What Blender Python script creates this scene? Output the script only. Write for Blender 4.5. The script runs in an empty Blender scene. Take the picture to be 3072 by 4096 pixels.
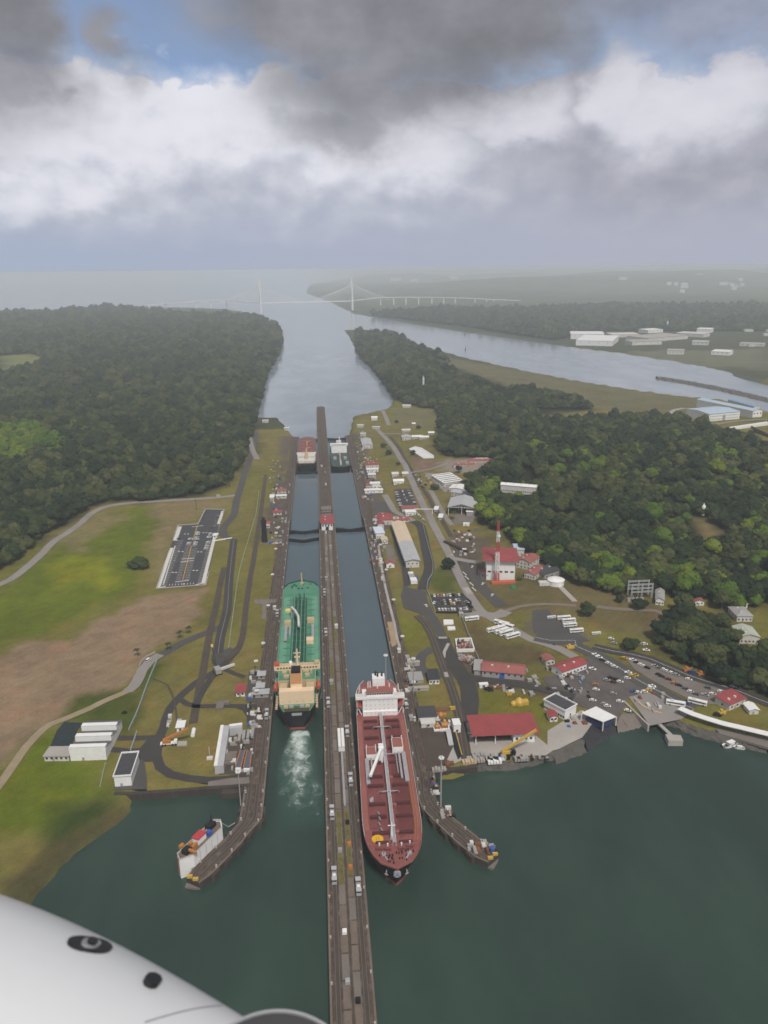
import bpy, bmesh, math, random
import numpy as np
from mathutils import Vector, Matrix, noise as mnoise
SC = bpy.context.scene
COL = SC.collection
R = math.radians
rnd = random.Random(7)
nrng = np.random.default_rng(11)

# ------------------------------------------------------------------ camera
FPX, W0, H0 = 3078.0, 3072.0, 4096.0
PITCH, YAW, ROLL, CAMH = R(17.584), R(4.807), R(-0.635), 307.64
def cam_axes():
    cr, sr, cp, sp, cy, sy = math.cos(ROLL), math.sin(ROLL), math.cos(PITCH), math.sin(PITCH), math.cos(YAW), math.sin(YAW)
    def tr(a, b, c):
        x, zv = a*cr - c*sr, a*sr + c*cr
        y, z = b*cp + zv*sp, -b*sp + zv*cp
        return Vector((x*cy + y*sy, -x*sy + y*cy, z))
    return tr(1, 0, 0), tr(0, 1, 0), tr(0, 0, 1)
RIGHT, FWD, UP = cam_axes()
cam = bpy.data.cameras.new('camera'); camo = bpy.data.objects.new('camera', cam); COL.objects.link(camo)
camo.matrix_world = Matrix(((RIGHT.x, UP.x, -FWD.x, 0), (RIGHT.y, UP.y, -FWD.y, 0), (RIGHT.z, UP.z, -FWD.z, CAMH), (0, 0, 0, 1)))
cam.sensor_fit = 'VERTICAL'; cam.sensor_height = 24.0; cam.lens = 24.0*FPX/H0
cam.clip_start = 0.1; cam.clip_end = 150000
cam.dof.use_dof = True; cam.dof.focus_distance = 9.0; cam.dof.aperture_fstop = 2.2
SC.camera = camo

# ------------------------------------------------------------------ colour helpers
def s2l(c):
    c = c/255.0
    return c/12.92 if c <= 0.04045 else ((c + 0.055)/1.055)**2.4
def L(r, g, b, k=1.0): return (s2l(r)*k, s2l(g)*k, s2l(b)*k, 1.0)

# ------------------------------------------------------------------ view, sun, sky
SC.view_settings.view_transform = 'Standard'; SC.view_settings.look = 'None'
SC.view_settings.gamma = 1.0; SC.view_settings.use_curve_mapping = False
SC.view_settings.exposure = EXPOSURE = 1.0
SC.cycles.volume_bounces = 2; SC.cycles.max_bounces = 6; SC.cycles.transparent_max_bounces = 12
SUN_EL, SUN_AZ = R(54), R(168)          # azimuth from +Y towards +X: behind the camera, slightly right
sd = bpy.data.lights.new('sun', 'SUN'); sd.energy = 1.5; sd.angle = R(10); sd.color = (1.0, 0.95, 0.87)
so = bpy.data.objects.new('sun', sd); COL.objects.link(so); so.location = (0, 0, 5000)
sdir = Vector((math.sin(SUN_AZ)*math.cos(SUN_EL), math.cos(SUN_AZ)*math.cos(SUN_EL), math.sin(SUN_EL)))
so.rotation_euler = sdir.to_track_quat('Z', 'Y').to_euler()

class NT:
    """tiny node-tree writer"""
    def __init__(s, tree): s.t = tree; s.n = tree.nodes; s.n.clear()
    def new(s, k, **kw):
        n = s.n.new(k)
        for a, v in kw.items(): setattr(n, a, v)
        return n
    def put(s, sock, v):
        if isinstance(v, bpy.types.NodeSocket): s.t.links.new(v, sock)
        elif v is not None: sock.default_value = v
    def m(s, op, a, b=None, c=None, clamp=False):
        n = s.new('ShaderNodeMath', operation=op, use_clamp=clamp)
        for i, v in enumerate((a, b, c)):
            if v is not None: s.put(n.inputs[i], v)
        return n.outputs[0]
    def vm(s, op, a, b=None):
        n = s.new('ShaderNodeVectorMath', operation=op); s.put(n.inputs[0], a)
        if b is not None: s.put(n.inputs[1], b)
        return n.outputs[0]
    def mix(s, f, a, b, blend='MIX'):
        n = s.new('ShaderNodeMix', data_type='RGBA', blend_type=blend)
        s.put(n.inputs[0], f); s.put(n.inputs[6], a); s.put(n.inputs[7], b); return n.outputs[2]
    def step(s, v, lo, hi, a=0.0, b=1.0):
        n = s.new('ShaderNodeMapRange', interpolation_type='SMOOTHSTEP'); s.put(n.inputs[0], v)
        for i, q in enumerate((lo, hi, a, b)): s.put(n.inputs[i+1], q)
        return n.outputs[0]
    def noise(s, v, scale, detail=4, rough=0.55, out=0):
        n = s.new('ShaderNodeTexNoise'); s.put(n.inputs['Vector'], v); s.put(n.inputs['Scale'], scale)
        n.inputs['Detail'].default_value = detail; n.inputs['Roughness'].default_value = rough; return n.outputs[out]
    def comb(s, x, y, z):
        n = s.new('ShaderNodeCombineXYZ'); s.put(n.inputs[0], x); s.put(n.inputs[1], y); s.put(n.inputs[2], z); return n.outputs[0]

world = bpy.data.worlds.new('World'); SC.world = world; world.use_nodes = True
world.cycles.sampling_method = 'MANUAL'; world.cycles.sample_map_resolution = 256
def pix_angles(px, py):
    d = RIGHT*(px - W0/2) + FWD*FPX + UP*(H0/2 - py); d.normalize()
    return math.degrees(math.atan2(d.x, d.y)), math.degrees(math.asin(d.z))
def build_sky():
    w = NT(world.node_tree)
    out = w.new('ShaderNodeOutputWorld')
    sky = w.new('ShaderNodeTexSky', sky_type='NISHITA', sun_disc=False, sun_elevation=SUN_EL, sun_rotation=SUN_AZ, altitude=300, air_density=1.0, dust_density=1.5, ozone_density=1.5)
    bg1 = w.new('ShaderNodeBackground'); w.put(bg1.inputs[0], sky.outputs[0]); bg1.inputs[1].default_value = 0.06
    d = w.new('ShaderNodeTexCoord').outputs['Generated']
    sep = w.new('ShaderNodeSeparateXYZ'); w.put(sep.inputs[0], d)
    deg = 57.29578
    az = w.m('MULTIPLY', w.m('ARCTAN2', sep.outputs[0], sep.outputs[1]), deg)
    el = w.m('MULTIPLY', w.m('ARCSINE', sep.outputs[2]), deg)
    # billowy cloud detail lives on the direction vector, squeezed in height so that puffs read as flat-bottomed
    dv = w.vm('MULTIPLY', d, (1, 1, 1.5))
    n_lo = w.noise(dv, 6.0, 3, 0.5); n_mid = w.noise(dv, 15.0, 4, 0.55); n_hi = w.noise(dv, 42.0, 3, 0.6)
    # light from above and from the left: compare the billows with themselves a little towards the light
    bil = lambda v: w.m('ADD', w.m('MULTIPLY', w.noise(v, 9.0, 2, 0.5), 0.60), w.m('MULTIPLY', w.noise(v, 24.0, 4, 0.55), 0.40))
    n_b = bil(dv); emb = w.m('SUBTRACT', n_b, bil(w.vm('ADD', dv, (-0.010, 0.0, 0.024))))
    c = lambda n, k: w.m('MULTIPLY', w.m('SUBTRACT', n, 0.5), k)
    def add(*v):
        r = v[0]
        for q in v[1:]: r = w.m('ADD', r, q)
        return r
    azw = add(az, c(n_mid, 5.0), c(n_lo, 7.0)); elw = add(el, c(n_hi, 0.9), c(n_b, 5.0))
    def blob(px, py, rx, ry, soft=0.5, warp=True):
        a0, e0 = pix_angles(px*1.8517, py*1.8517)
        ra, re = rx*1.8517/FPX*deg, ry*1.8517/FPX*deg
        u = w.m('DIVIDE', w.m('SUBTRACT', azw if warp else az, a0), ra); v = w.m('DIVIDE', w.m('SUBTRACT', elw if warp else el, e0), re)
        r = w.m('SQRT', w.m('ADD', w.m('MULTIPLY', u, u), w.m('MULTIPLY', v, v)))
        return w.step(r, 1.0 + soft, 1.0 - soft)
    def union(bl):
        r = bl[0]
        for q in bl[1:]: r = w.m('MAXIMUM', r, q)
        return r
    G = 1.0/(2.0**EXPOSURE)
    C = lambda r, g, b: L(r, g, b, G)
    # 1: the bright bank of cumulus, tops at about 13 degrees, running round the whole horizon
    top = add(12.2, c(n_lo, 7.0), c(n_mid, 3.0))
    edge = add(top, w.m('MULTIPLY', el, -1.0), c(n_b, 7.0), c(n_hi, 1.2))
    bank = w.step(edge, -0.45, 0.55)
    peaks = union([blob(225, 260, 150, 90, 0.35), blob(340, 235, 60, 38, 0.3), blob(480, 250, 120, 60, 0.4), blob(820, 330, 170, 70, 0.5), blob(990, 240, 60, 38, 0.4), blob(1110, 235, 110, 55, 0.45),
                   blob(1345, 200, 62, 95, 0.6), blob(1440, 250, 130, 75, 0.65), blob(1560, 215, 75, 75, 0.6), blob(80, 280, 120, 60, 0.5), blob(60, 430, 110, 50, 0.4), blob(180, 430, 70, 45, 0.4)])
    bank = w.m('MAXIMUM', bank, peaks)
    lit = w.step(add(w.m('MULTIPLY', peaks, 0.42), w.m('MULTIPLY', emb, 2.1), c(n_lo, 0.7), c(n_mid, 0.3), w.m('MULTIPLY', w.m('SUBTRACT', el, 7.2), 0.075)), -0.85, 0.95)
    ramp = w.new('ShaderNodeValToRGB'); w.put(ramp.inputs[0], lit)
    e = ramp.color_ramp.elements; e[0].position = 0.0; e[0].color = C(174, 179, 195); e[1].position = 1.0; e[1].color = C(229, 229, 237)
    q = e.new(0.45); q.color = C(202, 205, 216); q = e.new(0.75); q.color = C(221, 222, 231)
    bankc = ramp.outputs[0]
    # 2: the high grey veil and the dark ragged cloud base overhead
    veil = union([blob(1480, 120, 420, 330, 0.5), blob(1150, 110, 330, 150, 0.5), w.step(el, 17.0, 24.0)])
    veil = w.m('MULTIPLY', veil, w.m('SUBTRACT', 1.0, w.m('MULTIPLY', peaks, 0.75)))
    dark = union([blob(860, 20, 430, 125, 0.4), blob(830, 160, 250, 105, 0.5), blob(740, 262, 130, 48, 0.6), blob(-10, 50, 165, 170, 0.5), blob(50, 175, 100, 60, 0.5), blob(262, 85, 50, 60, 0.95), blob(1050, 60, 250, 100, 0.6)])
    over = w.m('MULTIPLY', w.step(el, 15.5, 21.0), w.step(add(c(n_lo, 3.0), c(n_mid, 1.2)), -1.1, -0.3))
    dark = w.m('MAXIMUM', w.m('MULTIPLY', dark, w.step(el, 7.5, 14.0, 0.72, 1.0)), over)
    darkc = w.mix(w.step(add(w.m('MULTIPLY', n_mid, 0.45), w.m('MULTIPLY', n_lo, 0.55)), 0.3, 0.72), C(122, 123, 129), C(154, 155, 163))
    veilc = w.mix(w.step(n_mid, 0.3, 0.7), C(150, 152, 165), C(172, 172, 184))
    # 3: pale humid air towards the horizon
    low = w.step(add(el, c(n_mid, 2.0), c(n_lo, 2.5)), 5.0, 0.9)
    azm = w.step(az, -24.0, 22.0)
    hazec = w.mix(azm, C(168, 179, 200), C(174, 178, 194))
    col = w.mix(bank, C(132, 152, 196), bankc)
    col = w.mix(w.m('MULTIPLY', veil, 0.85), col, veilc)
    col = w.mix(dark, col, darkc)
    col = w.mix(low, col, hazec)
    mask = w.m('MAXIMUM', w.m('MAXIMUM', bank, w.m('MULTIPLY', veil, 0.85)), w.m('MAXIMUM', dark, low)); mask = w.m('MAXIMUM', mask, 0.55)
    bg2 = w.new('ShaderNodeBackground'); w.put(bg2.inputs[0], col); bg2.inputs[1].default_value = 1.0
    mx = w.new('ShaderNodeMixShader'); w.put(mx.inputs[0], mask); w.t.links.new(bg1.outputs[0], mx.inputs[1]); w.t.links.new(bg2.outputs[0], mx.inputs[2])
    w.t.links.new(mx.outputs[0], out.inputs[0])
build_sky()

# ------------------------------------------------------------------ the lie of the land
CX = 4.94                                  # axis of the centre wall
LAKE, MID, LOW, SEA = 24.6, 17.5, 10.0, 0.0
G1, G2, G3, WEND, CEND = 820.0, 1112.0, 1385.0, 1425.0, 1765.0   # gates, ends of side walls and centre wall
def fbm(x, y, s, seed=0.0):
    return mnoise.fractal(Vector((x/s, y/s, seed)), 0.9, 2.0, 4)
PROF_Y = [-9e9, 800, 860, 905, 1120, 1190, 1400, 1500, 1700, 2200, 4000, 9e9]
PROF_Z = [28.4, 28.4, 26.5, 21.0, 20.0, 13.0, 12.0, 9.0, 5.0, 4.0, 4.0, 4.0]
def H(x, y):
    z = float(np.interp(y, PROF_Y, PROF_Z))
    if x > 95 and y > 760: z += min(1, (x - 95)/180.0)*(24.0*math.exp(-((y - 1000)/420.0)**2)*min(1, (y - 760)/160.0)) + min(1, (x-95)/300.0)*8*math.exp(-((y-1900)/500.0)**2)
    if x < -110 and y > 900: z += min(1, (-110 - x)/220.0)*(16.0*math.exp(-((y - 1300)/600.0)**2)*min(1, (y - 900)/200.0) + 5.0*math.exp(-((y - 3000)/1000.0)**2)*min(1, (-110-x)/600.0))
    if y > 6500 and x > 600:
        k = min(1.0, (y - 6500)/6000.0)*min(1.0, (x - 600)/2500.0)
        z += min(205.0, k*max(0.0, 60 + 170*fbm(x, y, 5200, 3.3))*min(1.6, y/14000.0))
    return z
def ray(px, py): return RIGHT*(px - W0/2) + FWD*FPX + UP*(H0/2 - py)
def at(px, py, z=None):
    d = ray(px, py)
    if z is not None:
        t = (z - CAMH)/d.z; return Vector((d.x*t, d.y*t, z))
    z = 28.0
    for _ in range(14):
        t = (z - CAMH)/d.z; z += (H(d.x*t, d.y*t) - z)*0.7
    return Vector((d.x*t, d.y*t, z))
def S(x0, y0, k): return lambda x, y, z=None: at(x0 + x*k, y0 + y*k, z)
A = S(0, 0, 3072/1659); K = 1659.0
C2 = S(0, 1000, 1536/K); C3 = S(1536, 1000, 1536/K); C4 = S(0, 1700, 1100/K); C5 = S(1000, 1600, 700/K); C6 = S(1000, 2200, 700/K)
C7 = S(1400, 1600, 700/K); C8 = S(2000, 1700, 1072/K); D1 = S(1500, 2300, 800/K); D2 = S(2200, 2300, 872/K); D3 = S(0, 2600, 700/K)
D4 = S(400, 2600, 800/K); D5 = S(600, 3000, 700/K); D6 = S(1300, 2600, 800/K); D8 = S(1200, 3400, 1000/K)
E2 = S(1150, 1550, 400/K); E3 = S(1100, 2000, 500/K); E4 = S(500, 1000, 1600/K); E8 = S(2550, 1500, 522/K); F5 = S(1050, 2250, 300/948); F6 = S(1380, 2640, 340/1635); F7 = S(1400, 3050, 320/1388)
def P(fn, pts, z=None): return [fn(x, y, z) for x, y in pts]

# ------------------------------------------------------------------ tagging and mesh building
def tag(o, label=None, cat=None, group=None, kind=None):
    if label: o['label'] = label
    if cat: o['category'] = cat
    if group: o['group'] = group
    if kind: o['kind'] = kind
    return o
def thing(name, label, cat, loc=(0, 0, 0), rz=0.0, group=None):
    o = bpy.data.objects.new(name, None); COL.objects.link(o); o.empty_display_size = 1
    o.location = loc; o.rotation_euler = (0, 0, rz); return tag(o, label, cat, group)
def link(name, me, parent=None, loc=None, rz=None):
    o = bpy.data.objects.new(name, me); COL.objects.link(o)
    if parent is not None: o.parent = parent
    if loc is not None: o.location = loc
    if rz is not None: o.rotation_euler = (0, 0, rz)
    return o
def copy_tree(o, parent=None):
    c = o.copy(); COL.objects.link(c)
    if parent is not None: c.parent = parent
    for ch in list(o.children): copy_tree(ch, c)
    return c
class MB:
    def __init__(s): s.v = []; s.f = []; s.mi = []; s.cur = 0
    def mat(s, i): s.cur = i; return s
    def add(s, vs, fs):
        b = len(s.v); s.v += [tuple(q) for q in vs]; s.f += [tuple(b + i for i in f) for f in fs]; s.mi += [s.cur]*len(fs); return s
    def box(s, x0, x1, y0, y1, z0, z1):
        return s.add([(x0, y0, z0), (x1, y0, z0), (x1, y1, z0), (x0, y1, z0), (x0, y0, z1), (x1, y0, z1), (x1, y1, z1), (x0, y1, z1)],
                     [(0, 3, 2, 1), (4, 5, 6, 7), (0, 1, 5, 4), (1, 2, 6, 5), (2, 3, 7, 6), (3, 0, 4, 7)])
    def bar(s, a, b, w, h=None):                      # square bar between two points
        a, b = Vector(a), Vector(b); h = h or w; d = (b - a).normalized()
        u = d.cross(Vector((0, 0, 1))); u = u.normalized() if u.length > 1e-4 else Vector((1, 0, 0)); n = u.cross(d)
        q = [u*w/2 + n*h/2, -u*w/2 + n*h/2, -u*w/2 - n*h/2, u*w/2 - n*h/2]
        return s.add([a + k for k in q] + [b + k for k in q], [(0, 1, 2, 3), (7, 6, 5, 4)] + [(i, i + 4, (i + 1) % 4 + 4, (i + 1) % 4) for i in range(4)])
    def tube(s, pts, r, n=8, cap=True, r2=None):
        pts = [Vector(p) for p in pts]; m = len(pts); vs = []; fs = []
        for i, p in enumerate(pts):
            d = (pts[min(i + 1, m - 1)] - pts[max(i - 1, 0)]).normalized()
            u = d.cross(Vector((0, 0, 1))); u = u.normalized() if u.length > 1e-4 else Vector((1, 0, 0)); w = u.cross(d)
            rr = r if r2 is None else r + (r2 - r)*i/(m - 1)
            vs += [p + (u*math.cos(k*6.28318/n) + w*math.sin(k*6.28318/n))*rr for k in range(n)]
        for i in range(m - 1):
            fs += [(i*n + k, i*n + (k + 1) % n, (i + 1)*n + (k + 1) % n, (i + 1)*n + k) for k in range(n)]
        if cap: fs += [tuple(range(n))[::-1], tuple((m - 1)*n + k for k in range(n))]
        return s.add(vs, fs)
    def prism(s, poly, z0, z1, bottom=False):         # vertical walls over a counter-clockwise or clockwise outline
        n = len(poly); ar = sum(poly[i][0]*poly[(i + 1) % n][1] - poly[(i + 1) % n][0]*poly[i][1] for i in range(n))
        if ar < 0: poly = poly[::-1]
        za = z0 if callable(z0) else (lambda p: z0); zb = z1 if callable(z1) else (lambda p: z1)
        vs = [(p[0], p[1], za(p)) for p in poly] + [(p[0], p[1], zb(p)) for p in poly]
        fs = [(i, (i + 1) % n, (i + 1) % n + n, i + n) for i in range(n)] + [tuple(range(n, 2*n))]
        if bottom: fs.append(tuple(range(n))[::-1])
        return s.add(vs, fs)
    def lathe(s, prof, n=16, c=(0, 0)):
        vs = []; fs = []
        for r, z in prof: vs += [(c[0] + r*math.cos(k*6.28318/n), c[1] + r*math.sin(k*6.28318/n), z) for k in range(n)]
        for i in range(len(prof) - 1): fs += [(i*n + k, i*n + (k + 1) % n, (i + 1)*n + (k + 1) % n, (i + 1)*n + k) for k in range(n)]
        fs.append(tuple((len(prof) - 1)*n + k for k in range(n))); return s.add(vs, fs)
    def mesh(s, name, mats, smooth=False):
        me = bpy.data.meshes.new(name); me.from_pydata(s.v, [], s.f)
        for m in (mats if isinstance(mats, (list, tuple)) else [mats]): me.materials.append(m)
        me.polygons.foreach_set('material_index', s.mi)
        if smooth: me.polygons.foreach_set('use_smooth', [True]*len(s.f))
        me.update(); return me
    def build(s, name, mats, parent=None, smooth=False, loc=None, rz=None): return link(name, s.mesh(name, mats, smooth), parent, loc, rz)

# ------------------------------------------------------------------ materials
MATS = {}
def mat(name, col, rough=0.75, var=0.18, scale=0.35, metal=0.0, fine=None, spec=0.4, streak=False, bump=0.0, coords='world'):
    """one real-world base colour with two sizes of grain / wear"""
    if name in MATS: return MATS[name]
    m = bpy.data.materials.new(name); m.use_nodes = True; w = NT(m.node_tree)
    o = w.new('ShaderNodeOutputMaterial'); b = w.new('ShaderNodeBsdfPrincipled'); w.t.links.new(b.outputs[0], o.inputs[0])
    pos = w.new('ShaderNodeNewGeometry').outputs['Position'] if coords == 'world' else w.new('ShaderNodeTexCoord').outputs['Object']
    if streak: pos = w.vm('MULTIPLY', pos, (1, 1, 0.15))
    n1 = w.noise(pos, scale, 5, 0.6); n2 = w.noise(pos, fine or scale*7, 4, 0.6)
    f = w.m('ADD', w.m('MULTIPLY', w.m('SUBTRACT', n1, 0.5), var*4), w.m('MULTIPLY', w.m('SUBTRACT', n2, 0.5), var*2.2))
    k = w.m('ADD', 1.0, f); k = w.m('MAXIMUM', k, 0.25)
    vcol = w.vm('MULTIPLY', w.comb(k, k, k), col[:3])
    w.put(b.inputs['Base Color'], vcol); b.inputs['Roughness'].default_value = rough; b.inputs['Metallic'].default_value = metal
    b.inputs['Specular IOR Level'].default_value = spec
    if bump:
        bp = w.new('ShaderNodeBump'); bp.inputs['Strength'].default_value = bump; bp.inputs['Distance'].default_value = 0.3; w.put(bp.inputs['Height'], n2); w.t.links.new(bp.outputs[0], b.inputs['Normal'])
    MATS[name] = m; return m
M_ASPH = mat('asphalt', (0.078, 0.073, 0.070, 1), 0.9, 0.14, 0.05, fine=0.9)
M_ASPHD = mat('dark_asphalt', (0.052, 0.047, 0.045, 1), 0.9, 0.14, 0.05, fine=0.9)
M_ROAD = mat('worn_road', (0.26, 0.235, 0.22, 1), 0.9, 0.14, 0.04, fine=0.8)
M_TRACKBED = mat('rail_ballast', (0.075, 0.058, 0.046, 1), 0.95, 0.2, 0.1, fine=1.2)
M_CONC = mat('old_concrete', (0.18, 0.155, 0.135, 1), 0.9, 0.16, 0.08, fine=1.1)
M_CONCL = mat('pale_concrete', (0.38, 0.35, 0.32, 1), 0.9, 0.14, 0.06, fine=0.9)
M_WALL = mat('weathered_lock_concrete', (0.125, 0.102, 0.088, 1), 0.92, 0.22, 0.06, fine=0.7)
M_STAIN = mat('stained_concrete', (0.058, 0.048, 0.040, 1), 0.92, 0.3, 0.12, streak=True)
M_SLAB = mat('worn_wall_slab', (0.165, 0.130, 0.105, 1), 0.92, 0.2, 0.10, fine=0.8)
M_RUST = mat('rusty_steel', (0.19, 0.08, 0.04, 1), 0.85, 0.25, 0.3)
M_RAIL = mat('rail_steel', (0.20, 0.18, 0.17, 1), 0.5, 0.1, 0.3, metal=0.5)
M_DARK = mat('dark_steel', (0.012, 0.014, 0.017, 1), 0.6, 0.1, 0.3)
M_GLASS = mat('dark_glass', (0.02, 0.026, 0.03, 1), 0.12, 0.05, 0.5, spec=0.6)
M_WHITE = mat('white_paint', (0.80, 0.79, 0.77, 1), 0.55, 0.07, 0.25)
M_OFFW = mat('off_white_wall', (0.60, 0.58, 0.54, 1), 0.75, 0.10, 0.2, streak=True)
M_GREYW = mat('grey_wall', (0.33, 0.32, 0.31, 1), 0.8, 0.1, 0.2)
M_ROOFG = mat('grey_metal_roof', (0.44, 0.44, 0.45, 1), 0.5, 0.09, 0.12)
M_ROOFC = mat('cream_metal_roof', (0.62, 0.50, 0.36, 1), 0.6, 0.08, 0.12)
M_ROOFD = mat('dark_flat_roof', (0.060, 0.060, 0.066, 1), 0.85, 0.14, 0.2)
M_ROOFR = mat('red_roof', (0.30, 0.060, 0.060, 1), 0.6, 0.12, 0.12)
M_ROOFR2 = mat('faded_red_roof', (0.30, 0.10, 0.085, 1), 0.7, 0.14, 0.12)
M_BLUE = mat('blue_paint', (0.04, 0.11, 0.38, 1), 0.5, 0.08, 0.3)
M_SKYB = mat('pale_blue_roof', (0.44, 0.54, 0.64, 1), 0.5, 0.08, 0.1)
M_YEL = mat('yellow_paint', (0.56, 0.36, 0.07, 1), 0.5, 0.08, 0.5)
M_ORG = mat('orange_paint', (0.46, 0.19, 0.05, 1), 0.5, 0.1, 0.5)
M_SILV = mat('silver_paint', (0.45, 0.46, 0.47, 1), 0.4, 0.08, 0.6, metal=0.3)
M_LINE = mat('road_paint', (0.62, 0.60, 0.56, 1), 0.8, 0.1, 0.4)
M_LINEY = mat('yellow_road_paint', (0.55, 0.34, 0.05, 1), 0.8, 0.1, 0.4)
M_TYRE = mat('tyre_rubber', (0.02, 0.02, 0.02, 1), 0.9, 0.05, 1.0)
M_CABLE = mat('cable_white', (0.70, 0.70, 0.68, 1), 0.6, 0.03, 0.1)
M_ROCK = mat('shore_rock', (0.10, 0.09, 0.08, 1), 0.95, 0.3, 0.2, bump=0.6)

# ------------------------------------------------------------------ ground
def seg_sd(px, py, poly):
    """signed distance (positive inside) of points to a polygon"""
    n = len(poly); d2 = np.full(px.shape, 1e30); ins = np.zeros(px.shape, bool)
    for i in range(n):
        ax, ay = poly[i][0], poly[i][1]; bx, by = poly[(i + 1) % n][0], poly[(i + 1) % n][1]
        ex, ey = bx - ax, by - ay; l2 = ex*ex + ey*ey + 1e-9
        t = np.clip(((px - ax)*ex + (py - ay)*ey)/l2, 0, 1)
        d2 = np.minimum(d2, (px - ax - t*ex)**2 + (py - ay - t*ey)**2)
        if ay != by:
            c = ((ay > py) != (by > py)) & (px < (bx - ax)*(py - ay)/(by - ay) + ax); ins ^= c
    d = np.sqrt(d2); return np.where(ins, d, -d)
WL, WR = CX - 42.65, CX + 42.65               # chamber faces of the two side walls
LAND_W = ([Vector((-2500, -600, 26)), Vector((-900, 120, 26))] + P(A, [(-60, 2075), (0, 2020), (60, 1950), (105, 1900), (150, 1850), (215, 1800), (262, 1770), (285, 1745), (285, 1715), (400, 1708), (548, 1690)], 26)
          + [Vector((WL - 7, 352, 26)), Vector((WL - 7, WEND - 6, 0))] + P(A, [(600, 905), (556, 906), (566, 850), (580, 802), (584, 785), (570, 770), (602, 752), (614, 742), (611, 712), (585, 694), (562, 682), (522, 673), (490, 668), (300, 661), (230, 662), (150, 674), (0, 676), (-300, 668)], 0) + [Vector((-9000, 5600, 0)), Vector((-9000, -600, 0))])
LAND_E = ([Vector((2500, -600, 26))] + P(A, [(1800, 1640), (1659, 1606), (1529, 1580), (1489, 1568), (1460, 1556), (1435, 1550), (1405, 1552), (1370, 1543), (1324, 1551), (1282, 1563), (1258, 1598), (1197, 1622), (1180, 1635), (1149, 1638), (1110, 1643), (1070, 1650), (1030, 1643), (1010, 1661), (970, 1671), (925, 1664)], 28.4)
          + [Vector((WR + 8, 380, 26)), Vector((WR + 8, WEND - 6, 0))] + P(A, [(762, 902), (790, 897), (838, 886), (852, 866), (830, 832), (800, 795), (776, 776), (764, 745), (744, 713), (785, 712), (862, 727), (905, 745), (1000, 772), (1100, 796), (1200, 819), (1300, 839), (1400, 855), (1480, 865), (1560, 874), (1659, 905), (1850, 985)], 0) + [Vector((4200, 700, 0)), Vector((4200, -600, 0))])
LAND_N = (P(A, [(1850, 880), (1659, 832), (1580, 806), (1500, 787), (1400, 772), (1300, 758), (1200, 746), (1100, 731), (1000, 717), (900, 701), (800, 684), (762, 677), (705, 650), (660, 633)], 0)
          + [at(1240, 1137, 0), at(1500, 1102, 0), Vector((2500, 42500, 0)), Vector((41000, 42500, 0)), Vector((41000, 900, 0))])
BASIN = P(A, [(1585, 934), (1700, 916), (1760, 1000), (1660, 962)], None)
def axis(segs):
    out = []
    for lo, hi, d0, d1 in segs:                # spacing runs d0 -> d1
        n = max(1, int(2*(hi - lo)/(d0 + d1))); t = np.linspace(0, 1, n, endpoint=False)
        if abs(d1 - d0) > 1e-6: t = (np.power(d1/d0, t) - 1)/(d1/d0 - 1)
        out.append(lo + (hi - lo)*t)
    return np.concatenate(out)
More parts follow.
